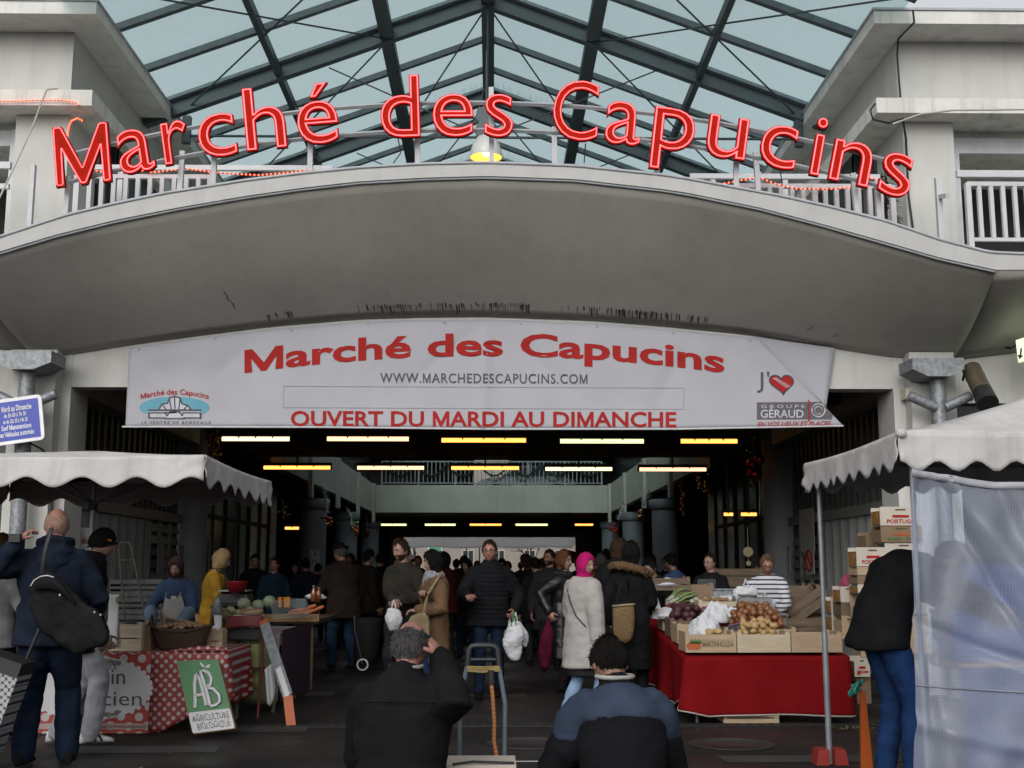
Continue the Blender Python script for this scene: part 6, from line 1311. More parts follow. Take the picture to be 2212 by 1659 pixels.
sq = thing('cut_squash', 'halved long green squash tipped toward the quiche', 'squash', U(480, 1320, 12.2)); A_, B_ = U(455, 1309, 12.2), U(506, 1334, 12.2); d = (B_-A_).normalized(); up_ = Vector((.2, -.5, .8)); sd_ = d.cross(up_).normalized(); up_ = sd_.cross(d)
m = MB(); m.rings([(A_.lerp(B_, t), sd_*.075*math.sin(math.pi*min(max(t, .05), .95))**.5, up_*.05*math.sin(math.pi*min(max(t, .05), .95))**.5) for t in np.linspace(0, 1, 12)], 14); m.v = [tuple(Vector(p)-up_*max(0, (Vector(p)-A_.lerp(B_, .5)).dot(up_))) for p in m.v]; m.build('rind', MATS['squash_green'], sq)
m = MB()
for k in range(40): t, s = rnd.uniform(.12, .88), rnd.uniform(-1, 1); m.ell(A_.lerp(B_, t)+sd_*s*.055+up_*.012, (.012, .01, .008), 6, 4)
m.build('flesh', MATS['crust'], sq)
sheer('clear_plastic', (.6, .62, .62), .72, .08, var=.05)
m = MB(); m.grid(lambda u, v: U(540+50*v+20*u, 1320-12*u+0*v, 12.3).lerp(U(600+18*u, 1300+45*u, 12.3), .55)+Vector((.14*v, .9*v, .12*math.sin(2.2*(1-u))*1.0-.05)), 12, 8); tag(m.build('sneeze_guard', MATS['clear_plastic']), 'curved clear plastic guard between the cabbages and the carrots', 'guard')
es = thing('folded_easel', 'grey metal folded easel board leaning with an orange tip at its foot', 'easel', UG(626, 1532)); A_, B_ = U(572, 1349, 11.75), U(622, 1503, 11.25); d = B_-A_
m = MB(); m.bar(A_, B_, .095, .035, up=(0, -1, .2)); m.build('rail', MATS['galv'], es); m = MB(); m.bar(A_+Vector((0, -.022, -.02)), B_+Vector((0, -.022, 0)), .05, .008, up=(0, -1, .2)); m.build('groove', MATS['rail_white'], es)
m = MB(); m.bar(B_+d*.001, Vector((B_.x+.045, B_.y-.03, .0)), .085, .04, up=(0, -1, .2)); m.build('tip', MATS['orange_plastic'], es); m = MB(); m.bar(A_-d*.001, A_-d*.05, .09, .03, up=(0, -1, .2)); m.build('cap', MATS['print_orange'], es)
m = MB(); m.sheet(lambda u, v: U(572+18*u+6*v, 1445+75*v-14*u+10*math.sin(u*5)*v, 11.6+.03*math.sin(u*8)), 8, 10, .006); tag(m.build('plastic_bag', MATS['paper_white']), 'white plastic bag hanging beside the grey easel', 'bag')
# red basin held, scale under it, rustic table, carrots
scales('dark shop scale in front of the woman in mustard', U(508, 1307, 14.2), .4, 'rubber')
rt = thing('rustic_table', 'dark rustic wooden table with woven trays of carrots by the hat man', 'table', (-2.2, 15, 0)); ra, rb = UX(600, 15, 1335), UX(697, 15, 1335); z3 = UZ(1339, 14.6, 650)
m = MB(); m.box(ra-1.2, rb, 14.6, 16.6, z3-.05, z3); m.build('table_top', MATS['rustic_wood'], rt); m = MB(); m.box(ra-1.2, rb+.02, 14.55, 14.6, z3-.02, z3+.07); m.build('tray_edge', MATS['wicker_straw'], rt)
m = MB(); m.box(ra-.1, rb-.25, 14.62, 14.68, z3-.3, z3-.2); m.build('cross_rail', MATS['rustic_wood'], rt)
for x in (ra, ra+.22, rb-.1, rb-.35): m = MB(); m.box(x-.04, x+.04, 14.66, 14.74, 0, z3-.051); m.build('leg', MATS['rustic_wood'], rt)
mat('carrot', (.55, .14, .03), .6, .25, 9)
cp_ = []
for k, (x, y, a) in enumerate(((640, 1322, .45), (655, 1322, .5), (668, 1323, .6), (648, 1316, .4), (662, 1314, .55), (680, 1318, .7))):
    m = MB(); p = U(x, y, 14.9); d = Vector((math.cos(a), .3, math.sin(a)*.5)).normalized(); m.tube([p-d*.14, p-d*.05, p+d*.08, p+d*.12], [.005, .016, .026, .018], 8); o = m.build('carrot', MATS['carrot']); tag(o, 'orange carrot lying in the tray by the hat man', 'carrot', 'carrots on the rustic table')
def bottle(label, x, y0, y1, Y, mt, lbm=None):
    c = U(x, y1, Y); h_ = (y1-y0)/F*Y; r_ = h_*.19; o = thing('juice_bottle', label, 'bottle', c); m = MB(); m.lathe([(r_, 0), (r_, h_*.55), (r_*.5, h_*.75), (r_*.42, h_*.94)], c, 16); m.build('body', MATS[mt], o); m = MB(); m.lathe([(r_*.5, h_*.941), (r_*.5, h_), (0, h_)], c, 14); m.build('cap', MATS['galv'], o)
mat('juice', (.35, .1, .03), .2, .2, 8, coat=.5)
bottle('red orange juice bottle standing in front of the hat man', 677, 1266, 1299, 15.6, 'juice'); bottle('juice bottle half hidden by the brown jacket of the hat man', 688, 1270, 1300, 15.8, 'juice')
crumple('white crumpled packet behind the juice bottles', U(683, 1290, 16), .13, .08, .06, 31)
for k, (x0_, x1_) in enumerate(((600, 609), (612, 627))): m = MB(); m.prism([(U(x0_, 1290, 14.2).x, U(x0_, 1290, 14.2).z), (U(x1_, 1290, 14.2).x, U(x1_, 1290, 14.2).z), (U(x1_-2, 1312, 14.2).x, U(x1_-2, 1312, 14.2).z), (U(x0_+2, 1312, 14.2).x, U(x0_+2, 1312, 14.2).z)], 14.2, 14.28); tag(m.build('pumpkin_slice', MATS['jar_orange']), ['narrow orange pumpkin slice beside the cabbages', 'wide orange pumpkin slice next to the blue punnets'][k], 'pumpkin')
m = MB(); c = U(644, 1302, 14.4); m.box(c.x-.1, c.x+.1, 14.35, 14.5, c.z-.06, c.z+.05); m.build if False else None; tag(m.build('punnet', mat('punnet_blue', (.03, .09, .1), .3)), 'small blue green punnet behind the carrots', 'box')
m = MB(); m.lathe([(.085, 0), (.122, .125), (.126, .13), (.116, .126), (.08, .012)], U(511, 1280, 14.0), 24); tag(m.build('red_basin', mat('basin_red', (.33, .012, .02), .45)), 'red plastic basin held out by the woman in mustard', 'basin')
# dark crates and hand tools behind the cap man
for k in range(6):
    m = MB(); z = .05+.21*k; c = U(300, 1250, 14.6); m.box(c.x-.32, c.x+.32, 14.5, 14.9, z, z+.012)
    for a in (-.32, .308): m.box(c.x+a, c.x+a+.012, 14.5, 14.9, z+.013, z+.2)
    for y in (14.5, 14.888): m.box(c.x-.307, c.x+.307, y, y+.012, z+.013, z+.06); m.box(c.x-.307, c.x+.307, y, y+.012, z+.09, z+.12); m.box(c.x-.307, c.x+.307, y, y+.012, z+.15, z+.2)
    tag(m.build('plastic_crate', MATS['rubber']), 'black plastic crate in the stack behind the apron woman, %s from the floor' % ['lowest', 'second', 'third', 'fourth', 'fifth', 'topmost, sixth'][k], 'crate', 'black crates by the corrugated wall')
for (xa, ya, xb, yb, lb_) in ((274, 1168+20, 292, 1330, 'rusty sack truck handle, left bar, leaning on the black crates'),):
    pass
ht = thing('sack_truck', 'rusty sack truck leaning on the stack of black crates', 'hand truck', U(290, 1340, 14.3)); m = MB(); m.tube([U(270, 1340, 14.3), U(256, 1182, 14.42), U(262, 1172, 14.43), U(278, 1172, 14.43), U(284, 1182, 14.42), U(316, 1345, 14.3)], .014, 8); m.tube([U(259, 1210, 14.4), U(289, 1210, 14.4)], .012, 6); m.build('frame', mat('rust', (.05, .03, .02), .8, .4, 10), ht)
m = MB(); m.cyl(U(278, 1350, 14.32), U(283, 1350, 14.28), .07, n=16); m.build('wheel', MATS['rubber'], ht)
# ------------------------------------------------------------------ folding trolley in the foreground
YT = 5.9
tr = thing('folding_trolley', 'folded blue grey luggage trolley with black handle and orange bungee cord', 'trolley', (UX(1045, YT, 1600), YT, 0)); mat('trolley_blue', (.16, .21, .25), .45, .1, 10)
for a in ([(1009, 1440), (994, 1515), (993, 1700)], [(1078, 1440), (1091, 1520), (1089, 1700)]):
    m = MB(); P = [U(x, y, YT) for x, y in a]; P.append(Vector((P[-1].x, YT, .12))); m.tube(P, .0115, 10); m.build('side_tube', MATS['trolley_blue'], tr)
m = MB(); m.tube([U(x, y, YT) for x, y in ((1010, 1440), (1014, 1402), (1020, 1396), (1030, 1394.5), (1058, 1394.5), (1068, 1396), (1074, 1402), (1078, 1440))], .0145, 10); m.tube([U(1014, 1425, YT), U(1076, 1425, YT)], .01, 8); m.build('handle', mat('handle_black', (.018, .022, .03), .5), tr)
m = MB(); rnd.seed(3)
for k in range(5): m.tube([U(1009, 1440+k*2.4, YT-.02), U(1045, 1443+k*2.2+rnd.uniform(-3, 3), YT-.022), U(1079, 1440+((k*3) % 5)*2.4, YT-.02)], .0045, 5)
m.build('cord', mat('cord_yellow', (.4, .3, .1), .7), tr)
m = MB(); pts = [U(x, y, YT-.03) for x, y in ((1061, 1470), (1064, 1500), (1068, 1560), (1067, 1600), (1076, 1650), (1082, 1690))]; m.tube(pts, .0095, 8); m.build('bungee', stripes('bungee_orange', (.55, .17, .04), (.62, .33, .12), .02, .35, warp=.01), tr)
m = MB(); m.tube([U(1061, 1448, YT-.03), U(1061, 1466, YT-.03)], .015, 8); m.tube([U(1061, 1466, YT-.03), U(1062, 1478, YT-.03)], .016, 8); m.build('hook', MATS['rubber'], tr)
m = MB(); c = UX(1045, YT, 1660); m.bar((c-.16, YT-.02, .12), (c+.16, YT-.02, .12), .03, .03); m.bar((c-.14, YT, .13), (c-.14, YT-.3, .13), .02, .02); m.bar((c+.14, YT, .13), (c+.14, YT-.3, .13), .02, .02); m.build('foot_plate', MATS['trolley_blue'], tr)
for s in (-1, 1): m = MB(); m.cyl((c+s*.18, YT+.03, .07), (c+s*.21, YT+.03, .07), .07, n=18); m.build('wheel', MATS['rubber'], tr)
cb_ = thing('cardboard_box', 'pale cardboard box with black strap standing on the trolley foot', 'box', (c, 5.72, .15)); zz = UZ(1651, 5.6, 1045)
m = MB(); m.box(c-.17, c+.15, 5.58, 5.86, .146, zz); m.build('body', MATS['card_white'], cb_); m = MB(); m.tube([(c-.14, 5.575, zz+.004), (c-.05, 5.6, zz+.012), (c+.08, 5.585, zz+.01), (c+.14, 5.6, zz+.006)], .006, 6); m.build('strap', MATS['rubber'], cb_)
m = MB(); p = UG(1135, 1646); m.box(p.x-.12, p.x+.12, p.y-.012, p.y+.012, .004, .007); tag(m.build('road_marking', MATS['panel_white']), 'short worn white line on the asphalt', 'marking', kind='structure')
# houndstooth shopping trolley at the left edge
sh = thing('shopping_trolley', 'black and white patterned shopping trolley bag at the left edge', 'trolley', (UX(20, 8.6, 1600), 8.6, 0)); dots('houndstooth', (.03, .03, .04), (.5, .5, .52), .035, .0165)
A_, B_ = U(26, 1438, 8.6), U(-50, 1640, 8.6); dd = (B_-A_).normalized(); nn = Vector((-dd.z, 0, dd.x))
m = MB(); m.obox((A_+B_)/2+Vector((-.03, 0, .03)), (.30, .26, (B_-A_).length*.85), Matrix((nn, Vector((0, 1, 0)), dd)).transposed()); m.build('bag', MATS['houndstooth'], sh)
m = MB(); m.obox(A_+Vector((-.04, 0, .02)), (.31, .28, .1), Matrix((nn, Vector((0, 1, 0)), dd)).transposed()); m.build('flap', MATS['rubber'], sh)
m = MB(); w0 = UG(0, 1632); m.cyl((w0.x-.02, 8.5, .08), (w0.x+.02, 8.5, .08), .08, n=20); m.cyl((w0.x-.02, 8.85, .08), (w0.x+.02, 8.85, .08), .08, n=20); m.build('wheel', MATS['rail_white'], sh).name = 'wheel_pair'
m = MB(); m.tube([A_+Vector((.1, 0, .05)), A_-dd*.35+Vector((.1, 0, 0))], .012, 8); m.build('handle', MATS['rubber'], sh)
# black shopping cart by the hat man
sc_ = thing('shopping_caddy', 'black wheeled shopping caddy with white wheel beside the hat man', 'trolley', (UX(790, 16.5, 1440), 16.5, 0)); cx_ = UX(790, 16.5, 1400)
m = MB(); m.rings([((cx_+.03*t, 16.5, .15+.62*t), Vector((.16+.04*t, 0, 0)), Vector((0, .13+.02*t, 0))) for t in np.linspace(0, 1, 8)], 16); m.build('bag', mat('black_nylon', (.012, .012, .014), .75, .3, 6, .4, 12, spec=.1), sc_)
m = MB(); wc = Vector((UX(784, 16.4, 1435), 16.35, UZ(1436, 16.35, 784))); rr_ = 11/F*16.35; m.tube([wc+Vector((rr_*math.cos(t), 0, rr_*math.sin(t))) for t in np.linspace(0, 6.283, 25)[:-1]], .012, 6, closed=True); m.build('wheel', MATS['rail_white'], sc_)
m = MB(); m.tube([wc, (cx_-.14, 16.4, .6), (cx_-.16, 16.45, .8)], .012, 6); m.build('frame', MATS['rubber'], sc_)
# litter
m = MB(); p = UG(1832, 1575)
rnd.seed(1)
for k in range(50): a = Vector((p.x+rnd.gauss(-.02, .12), p.y+rnd.gauss(0, .05), .006)); d = Vector((rnd.gauss(0, 1), rnd.gauss(0, 1), .3)).normalized()*.035; s_ = Vector((-d.y, d.x, 0))*.4; m.add([a-s_, a+s_, a+d], [(0, 1, 2)])
tag(m.build('leaf_litter', MATS['leek']), 'scattered green leaf scraps on the asphalt', 'litter', kind='stuff')

m = MB(); rnd.seed(44)
for k in range(46):
    x, y = rnd.uniform(-2.6, 3.4), rnd.uniform(7.6, 15.5); a = rnd.uniform(0, 6.28); r_ = rnd.uniform(.008, .03); m.add([(x+r_*math.cos(a+j*1.57)*rnd.uniform(.5, 1.2), y+r_*math.sin(a+j*1.57)*rnd.uniform(.5, 1.2), .0055+rnd.uniform(0, .006)) for j in range(4)], [(0, 1, 2, 3)])
tag(m.build('paper_litter', mat('litter_grey', (.3, .29, .27), .8, .4, 3)), 'tiny pale paper scraps scattered over the asphalt', 'litter', kind='stuff')
# ------------------------------------------------------------------ people
GAIN = .5  # skin, hair and clothes darkened too, in place of weaker light
for nm, c in (('skin', (.36, .2, .14)), ('skin_pale', (.43, .25, .19)), ('skin_dark', (.2, .11, .07)), ('skin_red', (.42, .2, .15))): mat(nm, c, .5, .12, 14, .1, 90)
mat('lip', (.3, .1, .085), .45); mat('eye_white', (.5, .48, .45), .3); mat('eye_dark', (.015, .012, .01), .2)
for nm, c in (('hair_black', (.011, .009, .008)), ('hair_brown', (.055, .03, .018)), ('hair_grey', (.13, .125, .125)), ('hair_blond', (.36, .25, .12)), ('hair_auburn', (.14, .06, .025)), ('hair_sand', (.2, .13, .075)), ('stubble', (.5, .31, .24))):
    mat(nm, c, .7, .55, 34, .9, 150, stretch=(3, 3, .5), spec=.1)
def cloth(nm, c, rough=.85, bump=.55, bs=22, **k):
    m = mat(nm, c, rough, .38, 6, bump, bs, bdist=.012, spec=.06 if rough > .5 else .3, detail=9., **k); m.node_tree.nodes['Principled BSDF'].inputs['Sheen Weight'].default_value = .0; return m
for nm, c in (('navy_fleece', (.016, .024, .043)), ('black_wool', (.014, .014, .016)), ('black_nylon2', (.013, .014, .017)), ('black_leather', (.012, .013, .014)), ('jeans', (.022, .05, .105)), ('jeans_dark', (.014, .024, .05)), ('jeans_bright', (.02, .055, .165)), ('jeans_pale', (.33, .48, .72)),
              ('sweat_grey', (.42, .43, .47)), ('coat_cream', (.5, .48, .46)), ('coat_tan', (.19, .115, .065)), ('coat_brown', (.032, .023, .018)), ('olive', (.038, .036, .028)), ('mustard', (.33, .18, .02)), ('apron_grey', (.25, .235, .225)), ('denim', (.04, .07, .14)), ('denim_pale', (.13, .19, .26)), ('magenta', (.5, .012, .15)),
              ('yoke_blue', (.052, .072, .118)), ('dark_red', (.05, .008, .012)), ('dark_grey', (.03, .03, .033)), ('orange_knit', (.2, .075, .02)), ('shirt_blue', (.07, .12, .24)), ('scarf_print', (.33, .34, .38)), ('headscarf', (.055, .03, .03)), ('fur', (.16, .1, .055)), ('shoe_dark', (.015, .013, .012)), ('shoe_white', (.85, .85, .82)), ('grey_sweater', (.2, .2, .205)), ('bordeaux', (.1, .008, .025)), ('bag_beige', (.3, .24, .14)), ('teal_blue', (.02, .05, .08))): cloth(nm, c, .4 if 'leather' in nm else .85, .3 if 'leather' not in nm else .4)
mat('wool_cream', (.5, .48, .46), .9, .1, 8, .3, 40, spec=.05, bdist=.006)
stripes('marine_stripes', (.75, .75, .8), (.03, .032, .06), .052, .36, warp=.012)
def blob(mb, vox, smooth=4, wr=0., seed=0, wscale=(9, 9, 5), tail=()):
    me = bpy.data.meshes.new('tmp'); me.from_pydata(mb.v, [], mb.f); o = bpy.data.objects.new('tmp', me); link(o)
    r = o.modifiers.new('r', 'REMESH'); r.mode = 'VOXEL'; r.voxel_size = vox
    s = o.modifiers.new('s', 'SMOOTH'); s.factor = .5; s.iterations = smooth
    e = bpy.data.meshes.new_from_object(o.evaluated_get(_dg())); bpy.data.objects.remove(o); bpy.data.meshes.remove(me)
    n = len(e.vertices); V = np.zeros(n*3); e.vertices.foreach_get('co', V); V = V.reshape(-1, 3); N = np.zeros(n*3)
    e.vertices.foreach_get('normal', N); N = N.reshape(-1, 3)
    if wr:
        ws = Vector(wscale); d = np.array([noise.noise(Vector((p[0]*ws.x+seed, p[1]*ws.y, p[2]*ws.z)))+.6*abs(noise.noise(Vector((p[0]*ws.x*1.4, p[1]*ws.y*1.4+seed, p[2]*ws.z*3.2)))) for p in V]); V = V+N*(d*wr)[:, None]
    f = [tuple(p.vertices) for p in e.polygons]; bpy.data.meshes.remove(e); return V, f
def limb(mb, P, rads, n=10):
    """closed rounded chain of tapered sections"""
    P = [Vector(p) for p in P]; pts = []; rs = []
    d0, d1 = (P[0]-P[1]).normalized(), (P[-1]-P[-2]).normalized()
    for k in (1., .7): pts.append(P[0]+d0*rads[0]*k); rs.append(rads[0]*math.sqrt(max(0, 1-k*k))+.002)
    for i in range(len(P)):
        pts.append(P[i]); rs.append(rads[i])
        if i < len(P)-1: pts.append(P[i].lerp(P[i+1], .5)); rs.append((rads[i]+rads[i+1])/2*1.03)
    for k in (.7, 1.): pts.append(P[-1]+d1*rads[-1]*k); rs.append(rads[-1]*math.sqrt(max(0, 1-k*k))+.002)
    mb.tube(pts, rs, n)
def ik(a, t, l1, l2, pole):
    d = t-a; L = min(d.length, (l1+l2)*.999); dn = d.normalized(); x = (l1*l1-l2*l2+L*L)/(2*L); h = math.sqrt(max(l1*l1-x*x, 0)); p = Vector(pole); p = p-dn*p.dot(dn); p.normalize()
    return a+dn*x+p*h, a+dn*L
def head_pt(s, t, feats=True):
    """s 0..1 round (0 front), t 0..1 top to chin -> point in head space (x right, y forward, z up)"""
    a = 2*math.pi*s; ph = a-.5*math.sin(a); th = math.pi*t
    x, y, z = math.sin(th)*math.sin(ph), math.sin(th)*math.cos(ph), math.cos(th)
    x *= .076; y *= .096; z *= .118
    lo = min(max((-z-.015)/.1, 0), 1)
    x *= 1-.34*lo*lo*(1 if y > -.02 else .6)
    if y < 0: y *= 1.04 if z > 0 else 1.04-.5*lo
    else: y *= .95+.06*lo
    if feats and y > 0:
        E = lambda u, c, w: math.exp(-((u-c)/w)**2)
        g = min(max((.018-z)/.048, 0), 1) if z > -.03 else E(z, -.03, .012)
        y += .026*E(x, 0, .0125)*g+.006*E(z, .024, .012)*E(x, 0, .045)-.011*E(abs(x), .031, .014)*E(z, .004, .012)+.006*E(x, 0, .023)*E(z, -.066, .011)-.004*E(x, 0, .03)*E(z, -.082, .008)+.01*E(x, 0, .026)*E(z, -.1, .018)+.004*E(abs(x), .045, .02)*E(z, -.03, .02)
    return Vector((x, y, z)), ph
HL = [(0, .08), (.45, .082), (.75, .07), (.95, .045), (1.12, .0), (1.25, -.02), (1.4, .006), (1.75, -.03), (2.2, -.06), (3.15, -.078)]
def hairline(ph, style):
    a = abs(ph); b = float(np.interp(a, *zip(*HL)))
    if style == 'bob': b = float(np.interp(a, (0, .5, .85, 1.05, 1.3, 3.2), (.06, .055, .01, -.07, -.115, -.12)))
    if style == 'hijab': b = float(np.interp(a, (0, .45, .75, .95, 1.1, 3.2), (.062, .05, .0, -.07, -.13, -.13)))
    if style == 'cap': b = float(np.interp(a, (0, .9, 1.6, 3.2), (.036, .015, -.025, -.055)))
    if style == 'recede': b = float(np.interp(a, (0, .6, 1.1, 1.3, 1.6, 2.2, 3.15), (.098, .09, .06, .0, .0, -.06, -.08)))
    return b
def shell(style, th, M, nz=.0, seed=0, clumps=0):
    m = MB(); nu, nv = 44, 30; idx = {}; V = []; keep = []
    for j in range(nv+1):
        for i in range(nu):
            p, ph = head_pt(i/nu, min(max(j/nv, .004), .996), False); b = hairline(ph if ph < math.pi else 2*math.pi-ph, style)
            e = (p.z-b)/.02; k = min(max(e, -.4), 1)
            if style in ('short', 'bob', 'recede'): k = min(max(e+.9*noise.noise(p*60+Vector((seed, 3, 0))), -.4), 1)
            if style == 'fringe' or style == 'beard': k = 1
            n = p.normalized(); q = p+n*th*(.25+.75*max(k, 0))+n*nz*noise.noise(p*45+Vector((seed, 0, 0))) if k > -.4 else p
            if style == 'beard': ok = p.z < -.03 and p.y > -.0 and not (abs(p.x) < .022 and -.075 < p.z < -.05)
            elif style == 'fringe': b0 = float(np.interp(abs(ph if ph < math.pi else ph-2*math.pi), *zip(*HL))); ok = p.z > b0 and p.z < .062+.012*noise.noise(p*30) and abs(ph if ph < math.pi else ph-2*math.pi) > 1.15
            else: ok = k > -.4
            V.append(M @ q); keep.append(ok)
    f = []
    for j in range(nv):
        for i in range(nu):
            q = (j*nu+i, (j+1)*nu+i, (j+1)*nu+(i+1) % nu, j*nu+(i+1) % nu)
            if all(keep[k] for k in q): f.append(q)
    m.add(V, f, 0, True)
    if style in ('short', 'bob', 'recede', 'fringe') and clumps:
        rr = random.Random(seed); Mi = M.to_3x3()
        for _ in range(clumps):
            q = f[rr.randrange(len(f))] if f else None
            if q is None: break
            p = V[q[0]].lerp(V[q[2]], rr.random()); l = M.inverted() @ p; n = l.normalized(); d = Vector((0, -.35, -1)); d = d-n*d.dot(n); d = (d.normalized()+Vector((rr.gauss(0, .35), rr.gauss(0, .35), rr.gauss(0, .35)))+n*rr.uniform(.0, .2)).normalized()
            L = rr.uniform(.014, .03); s_ = d.cross(n).normalized()*rr.uniform(.002, .0045); o_ = n*.001
            m.add([M @ (l+o_-s_), M @ (l+o_+s_), M @ (l+o_+d*L*.6+n*.002+s_*.6), M @ (l+o_+d*L)], [(0, 1, 2, 3)], 0, True)
    return m
def hand(m, W, d, n, side, curl=.5, spread=.0, s=1.):
    d = Vector(d).normalized(); n = Vector(n); n = (n-d*n.dot(d)).normalized(); t = d.cross(n)*side
    rot = Matrix((t, d, n)).transposed(); m.ell(W+d*.045*s, (.042*s, .055*s, .018*s), 10, 8, rot)
    for k, (off, L) in enumerate(((.03, .07), (.01, .08), (-.011, .074), (-.03, .058))):
        p = W+d*.085*s+t*off*s; dirs = []; c = curl*(1+.12*k)
        for j in range(3): a = c*(.5+.75*j); dirs.append((d*math.cos(a)+n*math.sin(a)+t*off*spread*6).normalized())
        P = [p, p+dirs[0]*L*.42*s]; P.append(P[-1]+dirs[1]*L*.33*s); P.append(P[-1]+dirs[2]*L*.25*s)
        m.tube(P, [.0095*s, .009*s, .0085*s, .006*s], 6)
    p = W+d*.03*s+t*.034*s; q = p+(d*.62+t*.6+n*.3).normalized()*.042*s; m.tube([p, q, q+(d*.85+t*.1+n*.45*(.5+curl)).normalized()*.034*s], [.013*s, .011*s, .007*s], 6)
SECS = [(-.13, .135, .105), (-.04, .172, .126), (.07, .166, .12), (.18, .152, .108), (.30, .17, .118), (.40, .182, .118), (.465, .165, .1), (.515, .105, .078), (.56, .06, .06)]
def person(label, pos, rz, H=1.75, skin='skin', top='black_wool', bottom='jeans_dark', shoes='shoe_dark', hair=('short', 'hair_brown'), hem=.1, thick=.018, puff=0., wide=1., lean=0., bend=None, twist=0., hyaw=0., hpitch=0., hands=(None, None), poles=(None, None), curl=(.5, .5), feet=None, pelvis=None, vox=.014, flare=1.15, beard=None, glasses=False, sleeve=None, collar=None, wr=.011, seed=0, group=None, armr=1., ears=True, topname='jacket', bottomname='trousers', belly=0., name='person', skirt=None, neck=True, legpole=(0, 1, .1), handdir=(None, None), sleeve_len=1., legr=1., elbows=(None, None)):
    k = H/1.75; pos = Vector((pos[0], pos[1], 0 if len(pos) < 3 else pos[2])); bend = lean if bend is None else bend
    pel = Vector(pelvis if pelvis else (0, 0, .93)); s1 = Vector((0, math.sin(R(lean)), math.cos(R(lean)))); s2 = Vector((0, math.sin(R(bend)), math.cos(R(bend))))
    chest = pel+s1*.31
    def sp(a): return pel+s1*a if a < .31 else chest+s2*(a-.31)
    def ax(a):
        s = s1 if a < .2 else (s2 if a > .42 else (s1.lerp(s2, (a-.2)/.22)).normalized()); tw = R(twist)*min(max(a/.4, 0), 1); x = Vector((math.cos(tw), math.sin(tw), 0)); y = s.cross(x); return x, y
    X = ax(.45)[0]; sh = [sp(.445)+X*(sg*.168*wide) for sg in (-1, 1)]; hip = [pel+Vector((sg*.09, 0, -.03)) for sg in (-1, 1)]
    feet = feet or ((-.1, .0, 0, 6), (.1, .02, 0, -6)); legs = []; arms = []
    for i in (0, 1):
        f_ = feet[i]; kn, an = ik(hip[i], Vector((f_[0], f_[1], f_[2]+.085)), .43, .425, (0+(-.2 if i == 0 else .2)*legpole[2], legpole[1], legpole[2])); legs.append((hip[i], kn, an))
        sg = -1 if i == 0 else 1; T = hands[i]; T = Vector(T) if T is not None else sh[i]+Vector((sg*.09, .08, -.52)); po_ = poles[i] or (sg*.5, -.7, -.3)
        el, wrt = ik(sh[i], T, .29, .262, po_)
        if elbows[i] is not None: el, wrt = Vector(elbows[i]), T
        arms.append((sh[i], el, wrt))
    nb = sp(.545); hm = Matrix.Rotation(-R(hyaw), 3, 'Z') @ Matrix.Rotation(R(hpitch), 3, 'X'); hc = nb+s2*.02+(hm @ Vector((0, .012, .125)))+Vector((0, .01, 0))
    HM = Matrix.Translation(hc) @ hm.to_4x4()
    o_rot = Matrix.Rotation(rz, 4, 'Z'); W = Matrix.Translation(pos) @ o_rot @ Matrix.Scale(k, 4)
    fin = lambda V: [tuple(v) for v in V]
    # body, one continuous surface
    b = MB()
    b.rings([(sp(a), ax(a)[0]*rx*wide*.9, ax(a)[1]*ry*.88) for a, rx, ry in SECS], 14)
    limb(b, [sp(.5), hc+hm @ Vector((0, -.018, -.06))], [.055, .052])
    for i in (0, 1): limb(b, legs[i], [.075, .052, .038]); limb(b, arms[i], [.044, .038, .027])
    V, f = blob(b, max(vox, .013), 3); b = MB(); b.add(V, f, 0, True)
    nu, nv = (44, 34) if vox < .018 else (28, 22); hv = []; o0 = len(b.v)
    hpts = [head_pt(i/nu, min(max(j/nv, .003), .997))[0] for j in range(nv+1) for i in range(nu)]
    b.add([HM @ p for p in hpts], [(j*nu+i, (j+1)*nu+i, (j+1)*nu+(i+1) % nu, j*nu+(i+1) % nu) for j in range(nv) for i in range(nu)], 0, True)
    for q in range(len(b.f)-nu*nv, len(b.f)):
        c = sum((hpts[i-o0] for i in b.f[q]), Vector())/4
        if abs(c.x) < .024 and -.074 < c.z < -.058 and c.y > .05: b.m[q] = 1
    if ears:
        for sg in (-1, 1): b.ell(HM @ Vector((sg*.075, -.006, -.008)), (.011, .02, .031), 8, 6, hm)
    for sg in (-1, 1): b.ell(HM @ Vector((sg*.031, .0795, .003)), (.0125, .008, .0065), 8, 6, hm, 2); b.ell(HM @ Vector((sg*.031, .0855, .003)), (.0055, .0035, .0055), 8, 6, hm, 3)
    for i in (0, 1):
        sg = -1 if i == 0 else 1; _, el, wrt = arms[i]; d = (wrt-el).normalized(); d = Vector(handdir[i]) if handdir[i] else d
        hand(b, wrt+d*.01, d, Vector((-sg*.8, .25, -.2)) if abs(d.z) > .5 else Vector((-sg*.3, .1, -1)), sg if True else 1, curl[i])
    po = b.xf(Matrix.Scale(k, 4)).build(name, [MATS[skin], MATS['lip'], MATS['eye_white'], MATS['eye_dark']]); po.location = pos; po.rotation_euler = (0, 0, rz); tag(po, label, 'person', group)
    WM[po.name] = Matrix.Identity(4); K4 = Matrix.Scale(k, 4)
    def part(nm, m, mt, sub=None): m.xf(K4); return m.build(nm, mt if not isinstance(mt, str) else MATS[mt], sub or po, local=True)
    # trousers and shoes
    b = MB()
    for i in (0, 1):
        h_, kn, an = legs[i]; limb(b, [h_, kn, an+Vector((0, 0, .0))], [.096*legr, .07*legr, .062*legr])
    b.rings([(sp(a), ax(a)[0]*rx*1.03, ax(a)[1]*ry*1.03) for a, rx, ry in SECS[:3]], 14)
    V, f = blob(b, vox, 4, .008, seed+3, (8, 8, 16)); m = MB(); m.add(V, f, 0, True); part(bottomname, m, bottom)
